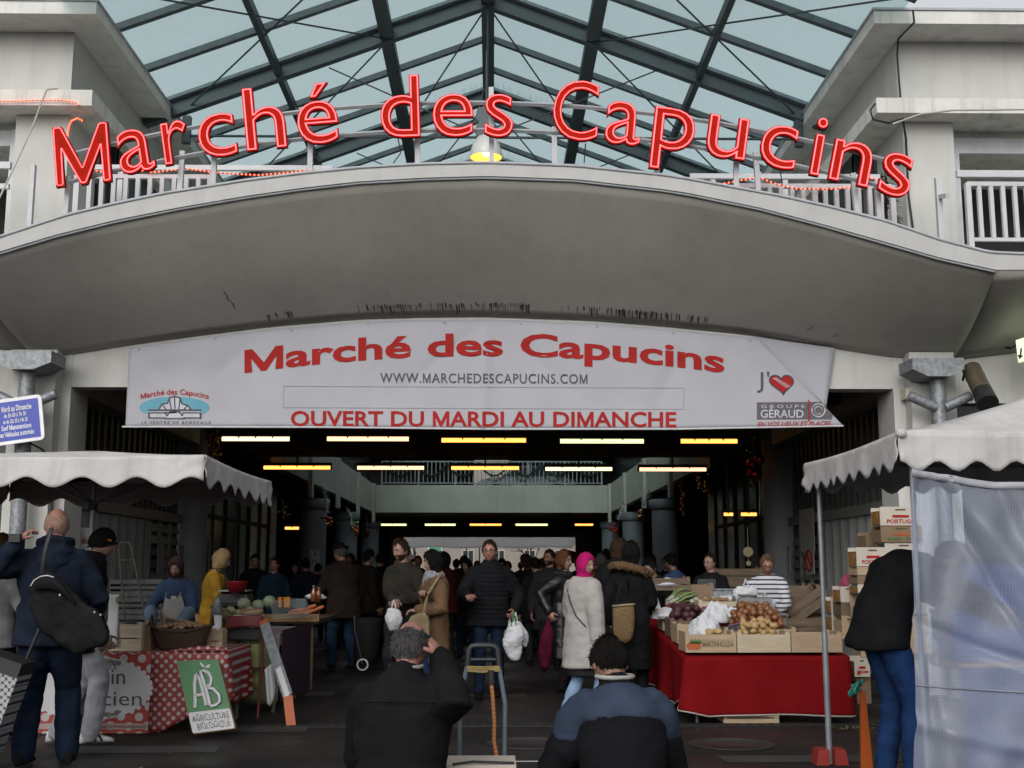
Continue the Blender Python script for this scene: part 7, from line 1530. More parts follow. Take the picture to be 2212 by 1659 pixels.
    for i in (0, 1):
        fx, fy, fz, fa = feet[i]; dr = Matrix.Rotation(R(-fa), 3, 'Z'); m = MB(); S = [(-.085, .012, .02, .03), (-.075, .03, .045, .05), (-.02, .036, .05, .06), (.05, .042, .035, .045), (.11, .045, .027, .034), (.16, .036, .02, .026), (.185, .012, .012, .018)]
        m.rings([(Vector((fx, fy, fz))+dr @ Vector((0, y, zc+.004)), dr @ Vector((rx, 0, 0)), Vector((0, 0, rz_))) for y, rx, rz_, zc in S], 12)
        m.v = [(x, y, max(z, fz+.002)) for x, y, z in m.v]; part('shoe', m, shoes)
    # top
    b = MB(); t = thick; secs = []
    if hem > .12:
        n = 5
        for j in range(n):
            u = 1-j/(n-1); a0 = sp(-.1); z = a0+Vector((0, -.0, -1))*(hem-.1)*u; g = 1+(flare-1)*u; secs.append((z, ax(0)[0]*(.178+t)*g*wide, Vector((0, 1, 0))*(.132+t)*g))
        secs += [(sp(a)+ax(a)[1]*belly*(1 if .0 < a < .3 else 0), ax(a)[0]*(rx*wide+t), ax(a)[1]*(ry+t)) for a, rx, ry in SECS[1:]]
    else: secs = [(sp(a)+ax(a)[1]*belly*(1 if .0 < a < .3 else 0), ax(a)[0]*(rx*wide+t), ax(a)[1]*(ry+t)) for a, rx, ry in [(-hem, .166, .122)]+[q for q in SECS if q[0] > -hem+.03]]
    b.rings(secs, 18)
    for i in (0, 1):
        a_, el, wrt = arms[i]; e2 = el.lerp(wrt, sleeve_len*.97); limb(b, [a_+(sp(.4)-a_)*.12, el, e2], [(.06+t*.8)*armr, (.046+t*.75)*armr, (.033+t*.7)*armr], 12)
    if collar: b.rings([(sp(.5), ax(.5)[0]*.092, ax(.5)[1]*.09), (sp(.555)+Vector((0, .0, .0)), ax(.5)[0]*.074, ax(.5)[1]*.076), (sp(.555+collar), ax(.5)[0]*.08, ax(.5)[1]*.084)], 14)
    V, f = blob(b, vox, 4, wr, seed, (8, 8, 12)); m = MB(); m.add(V, f, 0, True)
    if puff:
        m.v = [tuple(Vector(p)+Vector((p[0], p[1], 0)).normalized()*puff*abs(math.sin(p[2]*62))) for p in m.v]
    tp = part(topname, m, top)
    J = dict(hc=hc, HM=HM, hm=hm, arms=arms, legs=legs, sp=sp, ax=ax, k=k, W=W, obj=po, top=tp, part=part, hcW=W @ hc, chest=chest)
    if sleeve:
        for i in (0, 1):
            a_, el, wrt = arms[i]; m = MB(); limb(m, [el.lerp(wrt, .25), wrt], [(.05+t)*armr, (.038+t)*armr], 12); part('sleeve', m, sleeve)
    # hair and beard
    if hair and hair[0] != 'bald':
        st_, hm_ = hair; th = {'short': .014, 'bob': .026, 'fringe': .009, 'cap': .02, 'hijab': .02, 'recede': .012, 'curly': .024}.get(st_, .014)
        base = 'short' if st_ in ('curly',) else st_
        m = shell(base, th, HM, .006 if st_ not in ('cap', 'hijab') else .002, seed, 0 if hm_ == 'stubble' else 700 if vox < .0185 else 120); part({'cap': 'beanie', 'hijab': 'headscarf'}.get(st_, 'hair'), m, hm_)
        if st_ == 'bob':
            b = MB(); b.rings([(HM @ Vector((0, -.03, z)), hm @ Vector((rx, 0, 0)), hm @ Vector((0, ry, 0))) for z, rx, ry in ((-.02, .085, .075), (-.07, .088, .07), (-.115, .08, .06), (-.13, .06, .045))], 16); V, f = blob(b, .012, 2, .008, seed, (30, 30, 6)); m = MB(); m.add(V, f, 0, True); part('hair', m, hm_)
        if st_ == 'hijab':
            b = MB(); b.rings([(HM @ Vector((0, -.012, -.05)), hm @ Vector((.088, 0, 0)), hm @ Vector((0, .085, 0))), (HM @ Vector((0, -.01, -.11)), hm @ Vector((.08, 0, 0)), hm @ Vector((0, .08, 0))), (sp(.56), ax(.5)[0]*.085, ax(.5)[1]*.085), (sp(.5), ax(.5)[0]*.13, ax(.5)[1]*.11), (sp(.46), ax(.5)[0]*.15, ax(.5)[1]*.12)], 16); V, f = blob(b, .013, 3, .01, seed, (14, 14, 14)); m = MB(); m.add(V, f, 0, True); part('headscarf', m, hm_)
        if st_ == 'cap': m = MB(); m.tube([HM @ Vector((.088*math.sin(a)*1.0, .108*math.cos(a)*(1. if math.cos(a) > 0 else .96), float(np.interp(abs(a if a < math.pi else a-2*math.pi), (0, .9, 1.6, 3.2), (.036, .015, -.025, -.055))))) for a in np.linspace(0, 2*math.pi, 30)[:-1]], .009, 6, closed=True); part('beanie_rim', m, hm_)
    if hair and hair[0] not in ('hijab',):
        m = MB()
        for sg in (-1, 1): m.tube([HM @ Vector((sg*.014, .092, .024)), HM @ Vector((sg*.032, .092, .029)), HM @ Vector((sg*.048, .078, .023))], [.003, .0038, .002], 5)
        part('eyebrows', m, hair[1] if hair[0] not in ('cap',) else 'hair_brown')
    if beard: part('beard', shell('beard', .005, HM, .003, seed), beard)
    if glasses:
        m = MB()
        for sg in (-1, 1): m.tube([HM @ Vector((sg*.032+.022*math.cos(a), .1-.006*abs(math.cos(a)), .002+.016*math.sin(a))) for a in np.linspace(0, 6.283, 17)[:-1]], .0022, 5, closed=True); m.tube([HM @ Vector((sg*.054, .096, .006)), HM @ Vector((sg*.08, .0, .006))], .002, 5)
        m.tube([HM @ Vector((-.01, .102, .006)), HM @ Vector((.01, .102, .006))], .002, 5); part('glasses', m, 'eye_dark')
    return J
def at(px, Y, py=1300): return (UX(px, Y, py), Y)
def to_local(J, w): return J['W'].inverted() @ Vector(w)
def Hpx(y, Y, x): return UZ(y, Y, x)
FA, BA = math.pi, 0.          # facing the camera, facing away
# ---- the bald man
def loc(px, py, Y, base, rz, H):
    """picture point at depth Y in the person's own unscaled frame"""
    p = U(px, py, Y)-Vector((base[0], base[1], 0)); return (Matrix.Rotation(-rz, 3, 'Z') @ p)*(1.75/H)
b_ = at(112, 9.0); H_ = Hpx(1093, 9.0, 88); rz_ = R(14)
J = person('bald man from behind in a navy hooded sweater and dark jeans at the left edge', b_, rz_, H_, 'skin_red', 'navy_fleece', 'jeans_dark', 'shoe_dark', ('fringe', 'stubble'), hem=.13, thick=.034, wide=1.14, lean=-2, bend=5, hyaw=-6, hpitch=-8, flare=1.02,
           hands=(loc(38, 1172, 8.75, b_, rz_, H_), (.26, .22, .98)), poles=((-.9, -.4, -.8), (.5, -.8, -.3)), curl=(.9, .8), feet=((-.13, .0, 0, 14), (.15, .05, 0, -14)), vox=.013, wr=.014, seed=1, topname='sweater', legr=1.27)
m = MB(); b = MB(); sp, ax = J['sp'], J['ax']
b.rings([(sp(.54)+Vector((0, -.03, 0)), ax(.5)[0]*.1, ax(.5)[1]*.09), (sp(.5)+Vector((0, -.08, -.0)), ax(.5)[0]*.13, ax(.5)[1]*.085), (sp(.43)+Vector((0, -.115, -.01)), ax(.5)[0]*.115, ax(.5)[1]*.06), (sp(.36)+Vector((0, -.12, 0)), ax(.5)[0]*.05, ax(.5)[1]*.03)], 16)
b.tube([sp(.545)+Vector((.095*math.cos(a), .08*math.sin(a)-.01, .02-.02*math.sin(a))) for a in np.linspace(0, 6.283, 20)[:-1]], .034, 8, closed=True)
V, f = blob(b, .013, 3, .016, 4, (16, 16, 16)); m.add(V, f, 0, True); J['part']('hood', m, 'navy_fleece', None)
cm = thing('camera_body', 'small black camera held up by the bald man', 'camera', U(38, 1166, 8.7)); m = MB(); c = U(30, 1162, 8.68); m.box(c.x-.03, c.x+.05, 8.66, 8.7, c.z-.03, c.z+.03); m.build('housing', MATS['rubber'], cm); m = MB(); m.cyl((c.x-.01, 8.701, c.z), (c.x-.01, 8.74, c.z), .025, n=14); m.build('lens', MATS['rubber'], cm)
bg_ = thing('shoulder_bag', 'large black shoulder bag hanging across the back of the bald man', 'bag', U(150, 1330, 8.75)); b = MB()
QY = 8.62
P = [(72, 1252), (100, 1235), (126, 1243), (180, 1300), (214, 1322), (236, 1368), (228, 1392), (192, 1405), (165, 1416), (140, 1396), (92, 1368), (64, 1310)]
V = [U(x, y, QY-.05) for x, y in P]+[U(x, y, QY+.13) for x, y in P]; n = len(P); b.add(V, [tuple(range(n)), tuple(range(2*n-1, n-1, -1))]+[(i, n+i, n+(i+1) % n, (i+1) % n) for i in range(n)])
V, f = blob(b, .016, 14, .02, 5, (8, 8, 8)); m = MB(); m.add(V, f, 0, True); m.build('body', MATS['black_nylon'], bg_)
m = MB(); m.sheet(lambda u, v: U(70+58*u+30*v*u+6*v, 1256-16*math.sin(math.pi*u)+52*v*(.4+.6*u), QY-.085-.02*math.sin(math.pi*v)), 12, 8, .012); m.build('flap', MATS['black_nylon'], bg_)
m = MB(); m.tube([U(x, y, QY-.1) for x, y in ((66, 1266), (74, 1253), (88, 1245), (102, 1243), (116, 1247))], .0045, 5); m.build('piping', MATS['rail_white'], bg_)
m = MB(); m.sheet(lambda u, v: Vector((0, 0, 0))+U(*[a_+(c_-a_)*u for a_, c_ in zip((112, 1140), (90, 1250))], QY+.0)+Vector((.03*(v-.5), -.0-.04*math.sin(math.pi*u), 0)), 12, 3, .006); m.build('strap', MATS['rubber'], bg_)
m = MB(); 
for x, y in ((218, 1328), (205, 1322), (130, 1285)): p = U(x, y, QY-.11); m.cyl(p, p+Vector((0, -.012, 0)), .008, n=8)
m.build('buckle', MATS['galv'], bg_)
# ---- man with black cap
b_ = at(174, 10.1); H_ = Hpx(1136, 10.1, 215); rz_ = R(-70)
J = person('man in black knit cap, black jacket and grey sweatpants beside the spotted stall', b_, rz_, H_, 'skin_pale', 'black_nylon2', 'sweat_grey', 'shoe_white', ('cap', 'black_wool'), hem=.2, thick=.035, wide=1.05, lean=6, bend=14, hpitch=-14, collar=.06, hands=((-.14, .2, .86), (.18, .14, .86)), feet=((-.1, -.12, 0, 0), (.08, .13, 0, -4)), seed=2, legr=1.25, beard='stubble')
m = MB()
for q in (.0, .045): 
    for k in (1,): m.obox(Vector((.08+.046, .14+.02+q, .055)), (.004, .016, .06), Matrix.Rotation(R(28), 3, 'X'))
J['part']('shoe_stripe', m, 'eye_dark'); m = MB(); m.obox(J['HM'] @ Vector((.092, .045, .04)), (.004, .03, .014), J['hm']); J['part']('cap_mark', m, 'print_orange')
# ---- person cut by the left edge
J = person('person in grey sweater and black gloves cut off by the left edge', at(-8, 10.4), R(-20), 1.72, 'skin', 'grey_sweater', 'dark_grey', hair=('bob', 'hair_auburn'), hem=.16, thick=.03, hands=((-.1, .3, 1.15), (.2, .2, 1.1)), seed=3, vox=.017)
m = MB(); limb(m, [J['arms'][1][1].lerp(J['arms'][1][2], .85), J['arms'][1][2]+Vector((0, .06, .0)), J['arms'][1][2]+Vector((.02, .15, .0))], [.045, .05, .03]); J['part']('glove', m, 'rubber')
# ---- apron woman
b_ = at(388, 13.2); H_ = 1.585
J = person('woman in patterned headscarf and grey apron working behind the spotted stall', b_, R(172), H_, 'skin', 'denim', 'dark_grey', hair=('hijab', 'headscarf'), hem=.14, thick=.03, lean=8, bend=14, hpitch=-22, hyaw=-8, hands=((-.16, .36, .93), (.2, .34, .96)), poles=((-1, -.4, -.4), (1, -.4, -.4)), seed=4, sleeve='denim_pale', topname='blouse')
m = MB(); sp, ax = J['sp'], J['ax']; m.sheet(lambda u, v: sp(.36-.55*v)+ax(.3)[0]*((u-.5)*(.2+.13*min(v*2.5, 1)))+ax(.3)[1]*(.152-.02*abs(u-.5)*2), 10, 14, .008); J['part']('apron', m, dots('apron_dots', (.26, .245, .235), (.36, .35, .34), .022, .006))
m = MB(); m.tube([sp(.36)+ax(.3)[0]*.09+ax(.3)[1]*.15, sp(.5)+ax(.3)[0]*.08+ax(.3)[1]*.06], .01, 5); m.tube([sp(.36)-ax(.3)[0]*.09+ax(.3)[1]*.15, sp(.5)-ax(.3)[0]*.08+ax(.3)[1]*.06], .01, 5); J['part']('apron_strap', m, 'apron_grey')
# ---- blond woman in mustard
b_ = at(458, 14.4); H_ = Hpx(1186, 14.4, 470)
J = person('blond woman in mustard sweater with dark scarf holding out a red basin', b_, R(-82), H_, 'skin_pale', 'mustard', 'dark_grey', hair=('bob', 'hair_blond'), hem=.2, thick=.028, lean=2, bend=8, hpitch=-16, hands=((-.1, .36, 1.08), (.12, .34, 1.1)), poles=((-.5, -.5, -1), (.5, -.5, -1)), curl=(.9, .9), seed=5, topname='sweater')
m = MB(); b = MB(); sp, ax = J['sp'], J['ax']; b.tube([sp(.52)+Vector((.085*math.cos(a), .08*math.sin(a)+.01, .01)) for a in np.linspace(0, 6.283, 18)[:-1]], .032, 8, closed=True); b.tube([sp(.5)+Vector((.03, .1, 0)), sp(.4)+Vector((.03, .165, 0)), sp(.25)+Vector((.03, .16, 0))], [.03, .03, .025], 8); V, f = blob(b, .013, 2, .01, 5, (20, 20, 20)); m.add(V, f, 0, True); J['part']('scarf', m, 'olive')
# ---- hat man
b_ = at(742, 17.3); H_ = Hpx(1182, 17.3, 715)
J = person('man in dark brown jacket, jeans and black brimmed hat bending over the stall', b_, R(22), H_*1.04, 'skin_red', 'coat_brown', 'jeans', hair=('short', 'hair_grey'), hem=.22, thick=.035, wide=1.2, lean=4, bend=16, hpitch=-20, hyaw=-30, hands=((-.3, .25, .9), (.28, .2, .85)), feet=((-.16, -.02, 0, 16), (.16, .02, 0, -10)), seed=6, flare=1.05, legr=1.15)
m = MB(); HM = J['HM']; hmx = J['hm']
m.rings([(HM @ Vector((0, 0, .05)), hmx @ Vector((.13, 0, 0)), hmx @ Vector((0, .15, 0))), (HM @ Vector((0, 0, .058)), hmx @ Vector((.13, 0, 0)), hmx @ Vector((0, .15, 0))), (HM @ Vector((0, 0, .066)), hmx @ Vector((.088, 0, 0)), hmx @ Vector((0, .108, 0))), (HM @ Vector((0, 0, .13)), hmx @ Vector((.08, 0, 0)), hmx @ Vector((0, .1, 0))), (HM @ Vector((0, 0, .148)), hmx @ Vector((.06, 0, 0)), hmx @ Vector((0, .08, 0)))], 24); J['part']('hat', m, 'black_wool')
m = MB(); m.tube([HM @ Vector((.089*math.cos(a), .109*math.sin(a), .074)) for a in np.linspace(0, 6.283, 24)[:-1]], .006, 6, closed=True); J['part']('hat_band', m, 'dark_grey')
# ---- bearded man in olive
b_ = at(872, 13.2); H_ = Hpx(1163, 13.2, 866); rz_ = R(150)
def plastic_bag(label, hx, hy, Y, w_, h_, mt, handles='paper_white', seed=0, name='plastic_bag', lean_=0.):
    c = U(hx, hy, Y); o = thing(name, label, 'bag', c-Vector((0, 0, h_))); b = MB(); z0 = c.z-h_*.3
    S = []
    for k in range(9): t = k/8; q = math.sin(math.pi*(.14+.80*t**.8)); S.append((Vector((c.x+lean_*t, c.y, z0-h_*.7*t)), Vector((w_/2*(.35+.75*q), 0, 0)), Vector((0, w_*.26*(.3+.9*q), 0))))
    b.rings(S, 16); V, f = blob(b, .014, 2, .03, seed, (9, 9, 7)); m = MB(); m.add(V, f, 0, True); m.s = [k % 3 != 0 for k in range(len(m.s))]; m.build('body', MATS[mt], o)
    for s in (-1, 1):
        m = MB(); m.sheet(lambda u, v, s=s: Vector((c.x+s*w_*.17*u+.012*(v-.5), c.y+.01*s-.02*math.sin(u*3), c.z-(h_*.34)*u)), 8, 3, .004); m.build('handle', MATS[handles], o)
    return o
hL = loc(850, 1298, 12.85, b_, rz_, H_); hR = loc(866, 1296, 12.85, b_, rz_, H_)
J = person('bearded man in dark olive jacket looking down at the white bag in his hands', b_, rz_, H_, 'skin', 'olive', 'dark_grey', hair=('short', 'hair_brown'), hem=.22, thick=.036, wide=1.06, bend=4, hyaw=10, hpitch=-10, hands=(hR, hL), poles=((-.8, -.5, -.6), (.8, -.5, -.6)), curl=(1.1, 1.1), seed=7, beard='hair_brown', flare=1.03)
sp, ax = J['sp'], J['ax']; b = MB(); b.tube([sp(.52)+Vector((.1*math.cos(a), .075*math.sin(a)-.03, .01)) for a in np.linspace(math.pi*.9, 2*math.pi*1.05, 14)], .03, 8); V, f = blob(b, .012, 1, .012, 2, (40, 40, 40)); m = MB(); m.add(V, f, 0, True); J['part']('hood', m, 'fur')
plastic_bag('whitish plastic bag held by the bearded man', 851, 1296, 12.75, .17, .33, 'paper_white', seed=3)
# ---- woman in tan coat
b_ = at(938, 12.4); H_ = Hpx(1189, 12.4, 932); rz_ = R(105)
J = person('dark haired woman in tan coat and white grey scarf facing left with beige bag', b_, rz_, H_, 'skin_pale', 'coat_tan', 'jeans', hair=('bob', 'hair_black'), hem=.3, thick=.042, wide=1.02, bend=-2, hpitch=-6, hands=(loc(905, 1318, 12.2, b_, rz_, H_), loc(917, 1282, 12.1, b_, rz_, H_)), poles=((-.6, -.6, -.8), (.7, -.5, -.9)), curl=(.6, 1.2), seed=8, flare=1.06, armr=1.05)
b = MB(); sp, ax = J['sp'], J['ax']
for r_, z, t in ((.1, .5, .042), (.085, .545, .04), (.11, .46, .035)): b.tube([sp(z)+Vector((r_*math.cos(a), r_*.9*math.sin(a)+.012, .015*math.sin(2*a+z*30))) for a in np.linspace(0, 6.283, 20)[:-1]], t, 8, closed=True)
V, f = blob(b, .012, 2, .016, 8, (22, 22, 22)); m = MB(); m.add(V, f, 0, True); J['part']('scarf', m, mat('scarf_mix', (.34, .35, .39), .85, .55, 26, .5, 40))
m = MB()
for z in (.08,): m.obox(sp(-.03)+Vector((.2, .02, 0)), (.012, .13, .12)); m.obox(sp(-.03)+Vector((.208, .02, .06)), (.014, .14, .04))
J['part']('pocket', m, 'coat_tan')
hb = thing('handbag', 'beige leather shoulder bag hanging at the side of the woman in the tan coat', 'bag', U(912, 1395, 11.9)); b = MB(); P = [(888, 1330), (912, 1322), (926, 1332), (930, 1372), (921, 1392), (908, 1402), (890, 1390), (872, 1360)]
V = [U(x, y, 11.9) for x, y in P]+[U(x, y, 12.04) for x, y in P]; n = len(P); b.add(V, [tuple(range(n)), tuple(range(2*n-1, n-1, -1))]+[(i, n+i, n+(i+1) % n, (i+1) % n) for i in range(n)]); V, f = blob(b, .014, 10, .012, 3); m = MB(); m.add(V, f, 0, True); m.build('body', MATS['bag_beige'], hb)
m = MB(); m.tube([U(x, y, Y) for x, y, Y in ((914, 1330, 11.95), (920, 1300, 11.98), (924, 1285, 12.05), (934, 1268, 12.12), (948, 1246, 12.2), (955, 1236, 12.3))], .014, 6, flat=.4); m.build('strap', MATS['bag_beige'], hb); m = MB(); p = U(917, 1328, 11.92); m.box(p.x-.012, p.x+.012, p.y-.015, p.y, p.z-.014, p.z+.014); m.build('buckle', MATS['galv'], hb)
# ---- puffer man
b_ = at(1058, 13.7); H_ = Hpx(1167, 13.7, 1056); rz_ = R(176)
hrt, hlf = loc(1010, 1286, 13.3, b_, rz_, H_), loc(1110, 1318, 13.5, b_, rz_, H_)
J = person('man in black quilted jacket and glasses walking toward us with shopping bags', b_, rz_, H_, 'skin_red', 'black_nylon2', 'jeans_dark', hair=('short', 'hair_brown'), hem=.14, thick=.04, puff=.012, wide=1.12, hyaw=6, hands=(hlf, hrt), poles=((-.7, -.8, -.4), (.7, -.8, -.5)), curl=(1.2, 1.), feet=((-.1, -.1, 0, 4), (.1, .22, 0, -6)), seed=9, glasses=True, collar=.05, belly=.01)
m = MB(); sp, ax = J['sp'], J['ax']
for sg in (-1, 1): m.add([sp(.545)+Vector((sg*.075, .03, .02)), sp(.5)+Vector((sg*.055, .1, 0)), sp(.49)+Vector((sg*.01, .105, 0)), sp(.54)+Vector((sg*.012, .075, 0))], [(0, 1, 2, 3) if sg < 0 else (3, 2, 1, 0)])
J['part']('shirt_collar', m, 'denim_pale')
plastic_bag('white plastic carrier bag with green print, larger bag of the quilted jacket man', 1110, 1322, 13.3, .2, .52, 'paper_white', 'ab_green', 11); plastic_bag('smaller white plastic bag hanging right of the larger one', 1114, 1322, 13.45, .15, .38, 'paper_white', seed=14, lean_=.09)
plastic_bag('dark green print bag partly behind the white carrier bag', 1101, 1335, 13.5, .14, .42, 'leek', seed=16)
# ---- woman in black leather coat with red bag
b_ = at(1216, 14.2); rz_ = R(-115); H_ = Hpx(1189, 14.2, 1228)
J = person('auburn haired woman with glasses in long black leather coat facing right', b_, rz_, H_, 'skin_pale', 'black_leather', 'black_wool', hair=('bob', 'hair_auburn'), hem=.52, thick=.034, hyaw=12, hands=(loc(1230, 1330, 14, b_, rz_, H_), loc(1186, 1322, 13.9, b_, rz_, H_)), curl=(.8, 1.2), seed=10, glasses=True, flare=1.15)
m = MB(); b = MB(); sp = J['sp']; b.tube([sp(.52)+Vector((.1*math.cos(a), .09*math.sin(a), 0)) for a in np.linspace(0, 6.283, 18)[:-1]], .04, 8, closed=True); V, f = blob(b, .014, 2, .014, 5, (20, 20, 20)); m.add(V, f, 0, True); J['part']('scarf', m, 'dark_grey')
cb2 = thing('cloth_bag', 'dark wine red cloth bag hanging from the hand of the leather coat woman', 'bag', U(1178, 1440, 13.8)); b = MB(); b.rings([(U(1186, 1335, 13.8), Vector((.012, 0, 0)), Vector((0, .012, 0))), (U(1182, 1370, 13.8), Vector((.07, 0, 0)), Vector((0, .03, 0))), (U(1177, 1410, 13.8), Vector((.085, 0, 0)), Vector((0, .05, 0))), (U(1176, 1438, 13.8), Vector((.06, 0, 0)), Vector((0, .05, 0))), (U(1177, 1446, 13.8), Vector((.02, 0, 0)), Vector((0, .02, 0)))], 14); V, f = blob(b, .013, 2, .014, 4); m = MB(); m.add(V, f, 0, True); m.build('body', MATS['bordeaux'], cb2); m = MB(); m.tube([U(1182, 1345, 13.8), U(1186, 1322, 13.8), U(1189, 1345, 13.8)], .008, 5); m.build('handle', MATS['bordeaux'], cb2)
# ---- woman with magenta headscarf
b_ = at(1258, 11.5); H_ = Hpx(1200, 11.5, 1272); rz_ = R(-58)
J = person('woman in magenta headscarf and cream coat turning her head to the right', b_, rz_, H_*1.02, 'skin_pale', 'wool_cream', 'jeans_pale', hair=('hijab', 'magenta'), hem=.38, thick=.05, wide=1.05, bend=4, hyaw=82, hpitch=-6, hands=((-.2, .2, .9), loc(1292, 1400, 11.3, b_, rz_, H_)), poles=((-.7, -.6, -.3), (.8, -.6, -.3)), feet=((-.1, -.16, 0, 4), (.1, .1, 0, -4)), seed=11, flare=1.14, armr=1.15, wr=.012)
m = MB(); sp, ax = J['sp'], J['ax']; b = MB(); b.rings([(sp(-.25), Vector((.2, 0, 0)), Vector((0, .17, 0))), (sp(-.46), Vector((.2, 0, 0)), Vector((0, .17, 0)))], 18); V, f = blob(b, .016, 2, .008, 4); m.add(V, f, 0, True); J['part']('skirt', m, 'dark_grey')
m = MB(); m.tube([sp(.5)+Vector((-.12, -.06, .0)), sp(.42)+Vector((-.05, -.165, 0)), sp(.3)+Vector((.02, -.175, 0)), sp(.16)+Vector((.1, -.16, 0)), sp(.05)+Vector((.19, -.1, 0))], .007, 6); J['part']('strap', m, 'rubber')
# ---- fur hood coat with straw basket
b_ = at(1362, 12.9); H_ = Hpx(1170, 12.9, 1362)
J = person('person in long black coat with fur trimmed hood seen from behind by the red stall', b_, R(-22), H_, 'skin', 'black_wool', 'black_wool', hair=('bob', 'hair_black'), hem=.55, thick=.04, wide=.98, bend=6, hands=((-.26, .1, .88), (.12, .3, 1.0)), seed=12, flare=1.06, armr=1.0)
b = MB(); sp = J['sp']; b.tube([sp(.47)+Vector((.2*math.cos(a), -.05+.15*math.sin(a), .03-.05*math.sin(a)-.03*math.cos(a))) for a in np.linspace(math.pi*.95, 2*math.pi*1.02, 16)], .045, 8); V, f = blob(b, .014, 1, .02, 7, (45, 45, 45)); m = MB(); m.add(V, f, 0, True); J['part']('hood', m, 'fur')
sb = thing('straw_basket', 'tall straw shopping basket hanging behind the cream coat', 'basket', U(1347, 1392, 12.55)); m = MB(); A_, B_ = U(1347, 1308, 12.55), U(1348, 1390, 12.55)
m.rings([(A_.lerp(B_, t)+Vector((.0, 0, 0)), Vector((q, 0, 0)), Vector((0, q*.6, 0))) for t, q in ((0, .105), (.04, .113), (.3, .115), (.6, .112), (.85, .095), (.97, .06), (1., .02))], 28)
m.v = [(x+.003*math.sin(z*260), y, z+.012*(x-A_.x)/.1) for x, y, z in m.v]; m.build('body', MATS['wicker_straw'], sb); m = MB(); m.tube([A_+Vector((.115*math.cos(a), .07*math.sin(a), .004+.01*math.cos(a))) for a in np.linspace(0, 6.283, 28)[:-1]], .011, 6, closed=True); m.build('rim', mat('straw_pale', (.4, .33, .2), .7, .3, 30), sb)
m = MB(); m.tube([A_+Vector((-.08, .02, 0)), A_+Vector((-.03, .02, .2)), A_+Vector((.05, .05, .26)), A_+Vector((.09, .02, 0))], .009, 6); m.build('handle', MATS['coat_brown'], sb)
# ---- sellers on the right
person('seller with glasses in a black jacket sitting behind the red stall', at(1537, 15.6), R(150), Hpx(1196, 15.6, 1530), 'skin_pale', 'black_wool', 'dark_grey', hair=('recede', 'hair_brown'), hem=.15, thick=.035, wide=1.12, hyaw=18, hands=((-.2, .3, .95), (.2, .3, .95)), seed=13, glasses=True, vox=.016)
b_ = at(1659, 13.9); H_ = Hpx(1196, 13.9, 1648)
J = person('woman in navy and white striped shirt with gloves filling a bag at the scales', b_, R(168), H_, 'skin_red', MATS['marine_stripes'], 'black_wool', hair=('short', 'hair_sand'), hem=.2, thick=.036, wide=1.12, lean=2, bend=8, hpitch=-20, hyaw=-4, hands=((-.05, .34, 1.02), (.2, .32, 1.12)), poles=((-1, -.3, -.6), (1, -.3, -.6)), curl=(1., 1.), seed=14, glasses=True, topname='shirt', sleeve_len=.55, belly=.03, wr=.009)
m = MB(); sp = J['sp']; m.tube([sp(.5)+Vector((.085*math.cos(a), .1+.045*math.sin(a)*.6, -.02+.05*math.sin(a))) for a in np.linspace(math.pi, 2*math.pi, 12)], .004, 5); J['part']('necklace', m, 'tinsel_gold')
plastic_bag('white plastic bag standing on the shop scale', 1610, 1250, 13.25, .24, .3, 'paper_white', seed=21); plastic_bag('thin plastic bag in the gloved hand of the striped shirt woman', 1652, 1278, 13.4, .22, .24, 'paper_white', seed=23)
person('dark haired man bending down behind the leeks', at(1428, 15.2), R(140), 1.62, 'skin', 'black_wool', 'dark_grey', hair=('short', 'hair_black'), hem=.15, thick=.03, lean=10, bend=32, hpitch=-30, hands=((-.2, .4, .95), (.2, .4, .95)), seed=15, vox=.018)
person('person in a blue shirt half hidden behind the bending man', at(1462, 17), R(35), 1.66, 'skin', 'shirt_blue', 'dark_grey', hair=('short', 'hair_black'), hem=.12, thick=.025, bend=12, hpitch=-15, seed=16, vox=.018)
# ---- two men crouching in the foreground
YM = 5.35; b_ = at(880, YM+.05); rz_ = R(-6); H_ = 1.78
J = person('grey haired balding man crouching in a black wool coat, hand at his ear', b_, rz_, H_, 'skin_red', 'black_wool', 'dark_grey', 'shoe_dark', ('fringe', 'hair_grey'), hem=.3, thick=.036, wide=1.04, lean=8, bend=20, hpitch=-24, hyaw=6, pelvis=(-.01, -.08, .395), feet=((-.2, .12, 0, 20), (.2, .14, 0, -20)), hands=((-.12, .36, .5), loc(953, 1422, 5.5, b_, rz_, H_)), elbows=(None, loc(988, 1530, 5.2, b_, rz_, H_)), poles=((-.5, -.4, -.5), (1.3, .8, -.9)), curl=(.8, 1.1), handdir=(None, (-.5, .1, .75)), vox=.013, collar=.045, wr=.010, seed=17, flare=1.16, armr=1.02, legpole=(0, 1, .6))
m = MB(); sp, ax = J['sp'], J['ax']; m.tube([sp(.585)+Vector((.07*math.cos(a), .07*math.sin(a)-.004, .012)) for a in np.linspace(math.pi*.95, 2*math.pi*1.05, 16)], .01, 6); J['part']('shirt_collar', m, 'coat_cream')
m = MB(); m.tube([sp(.4)+ax(.4)[0]*x+ax(.4)[1]*(-.175+.35*x*x) for x in np.linspace(-.18, .18, 14)], .003, 4); J['part']('seam', m, 'black_wool')
m = MB(); m.obox(J['hc']+Vector((.09, .03, -.02)), (.012, .06, .12), Matrix.Rotation(R(-20), 3, 'X')); J['part']('phone', m, 'rubber')
b_ = at(1334, YM+.05); rz_ = R(6); H_ = 1.74
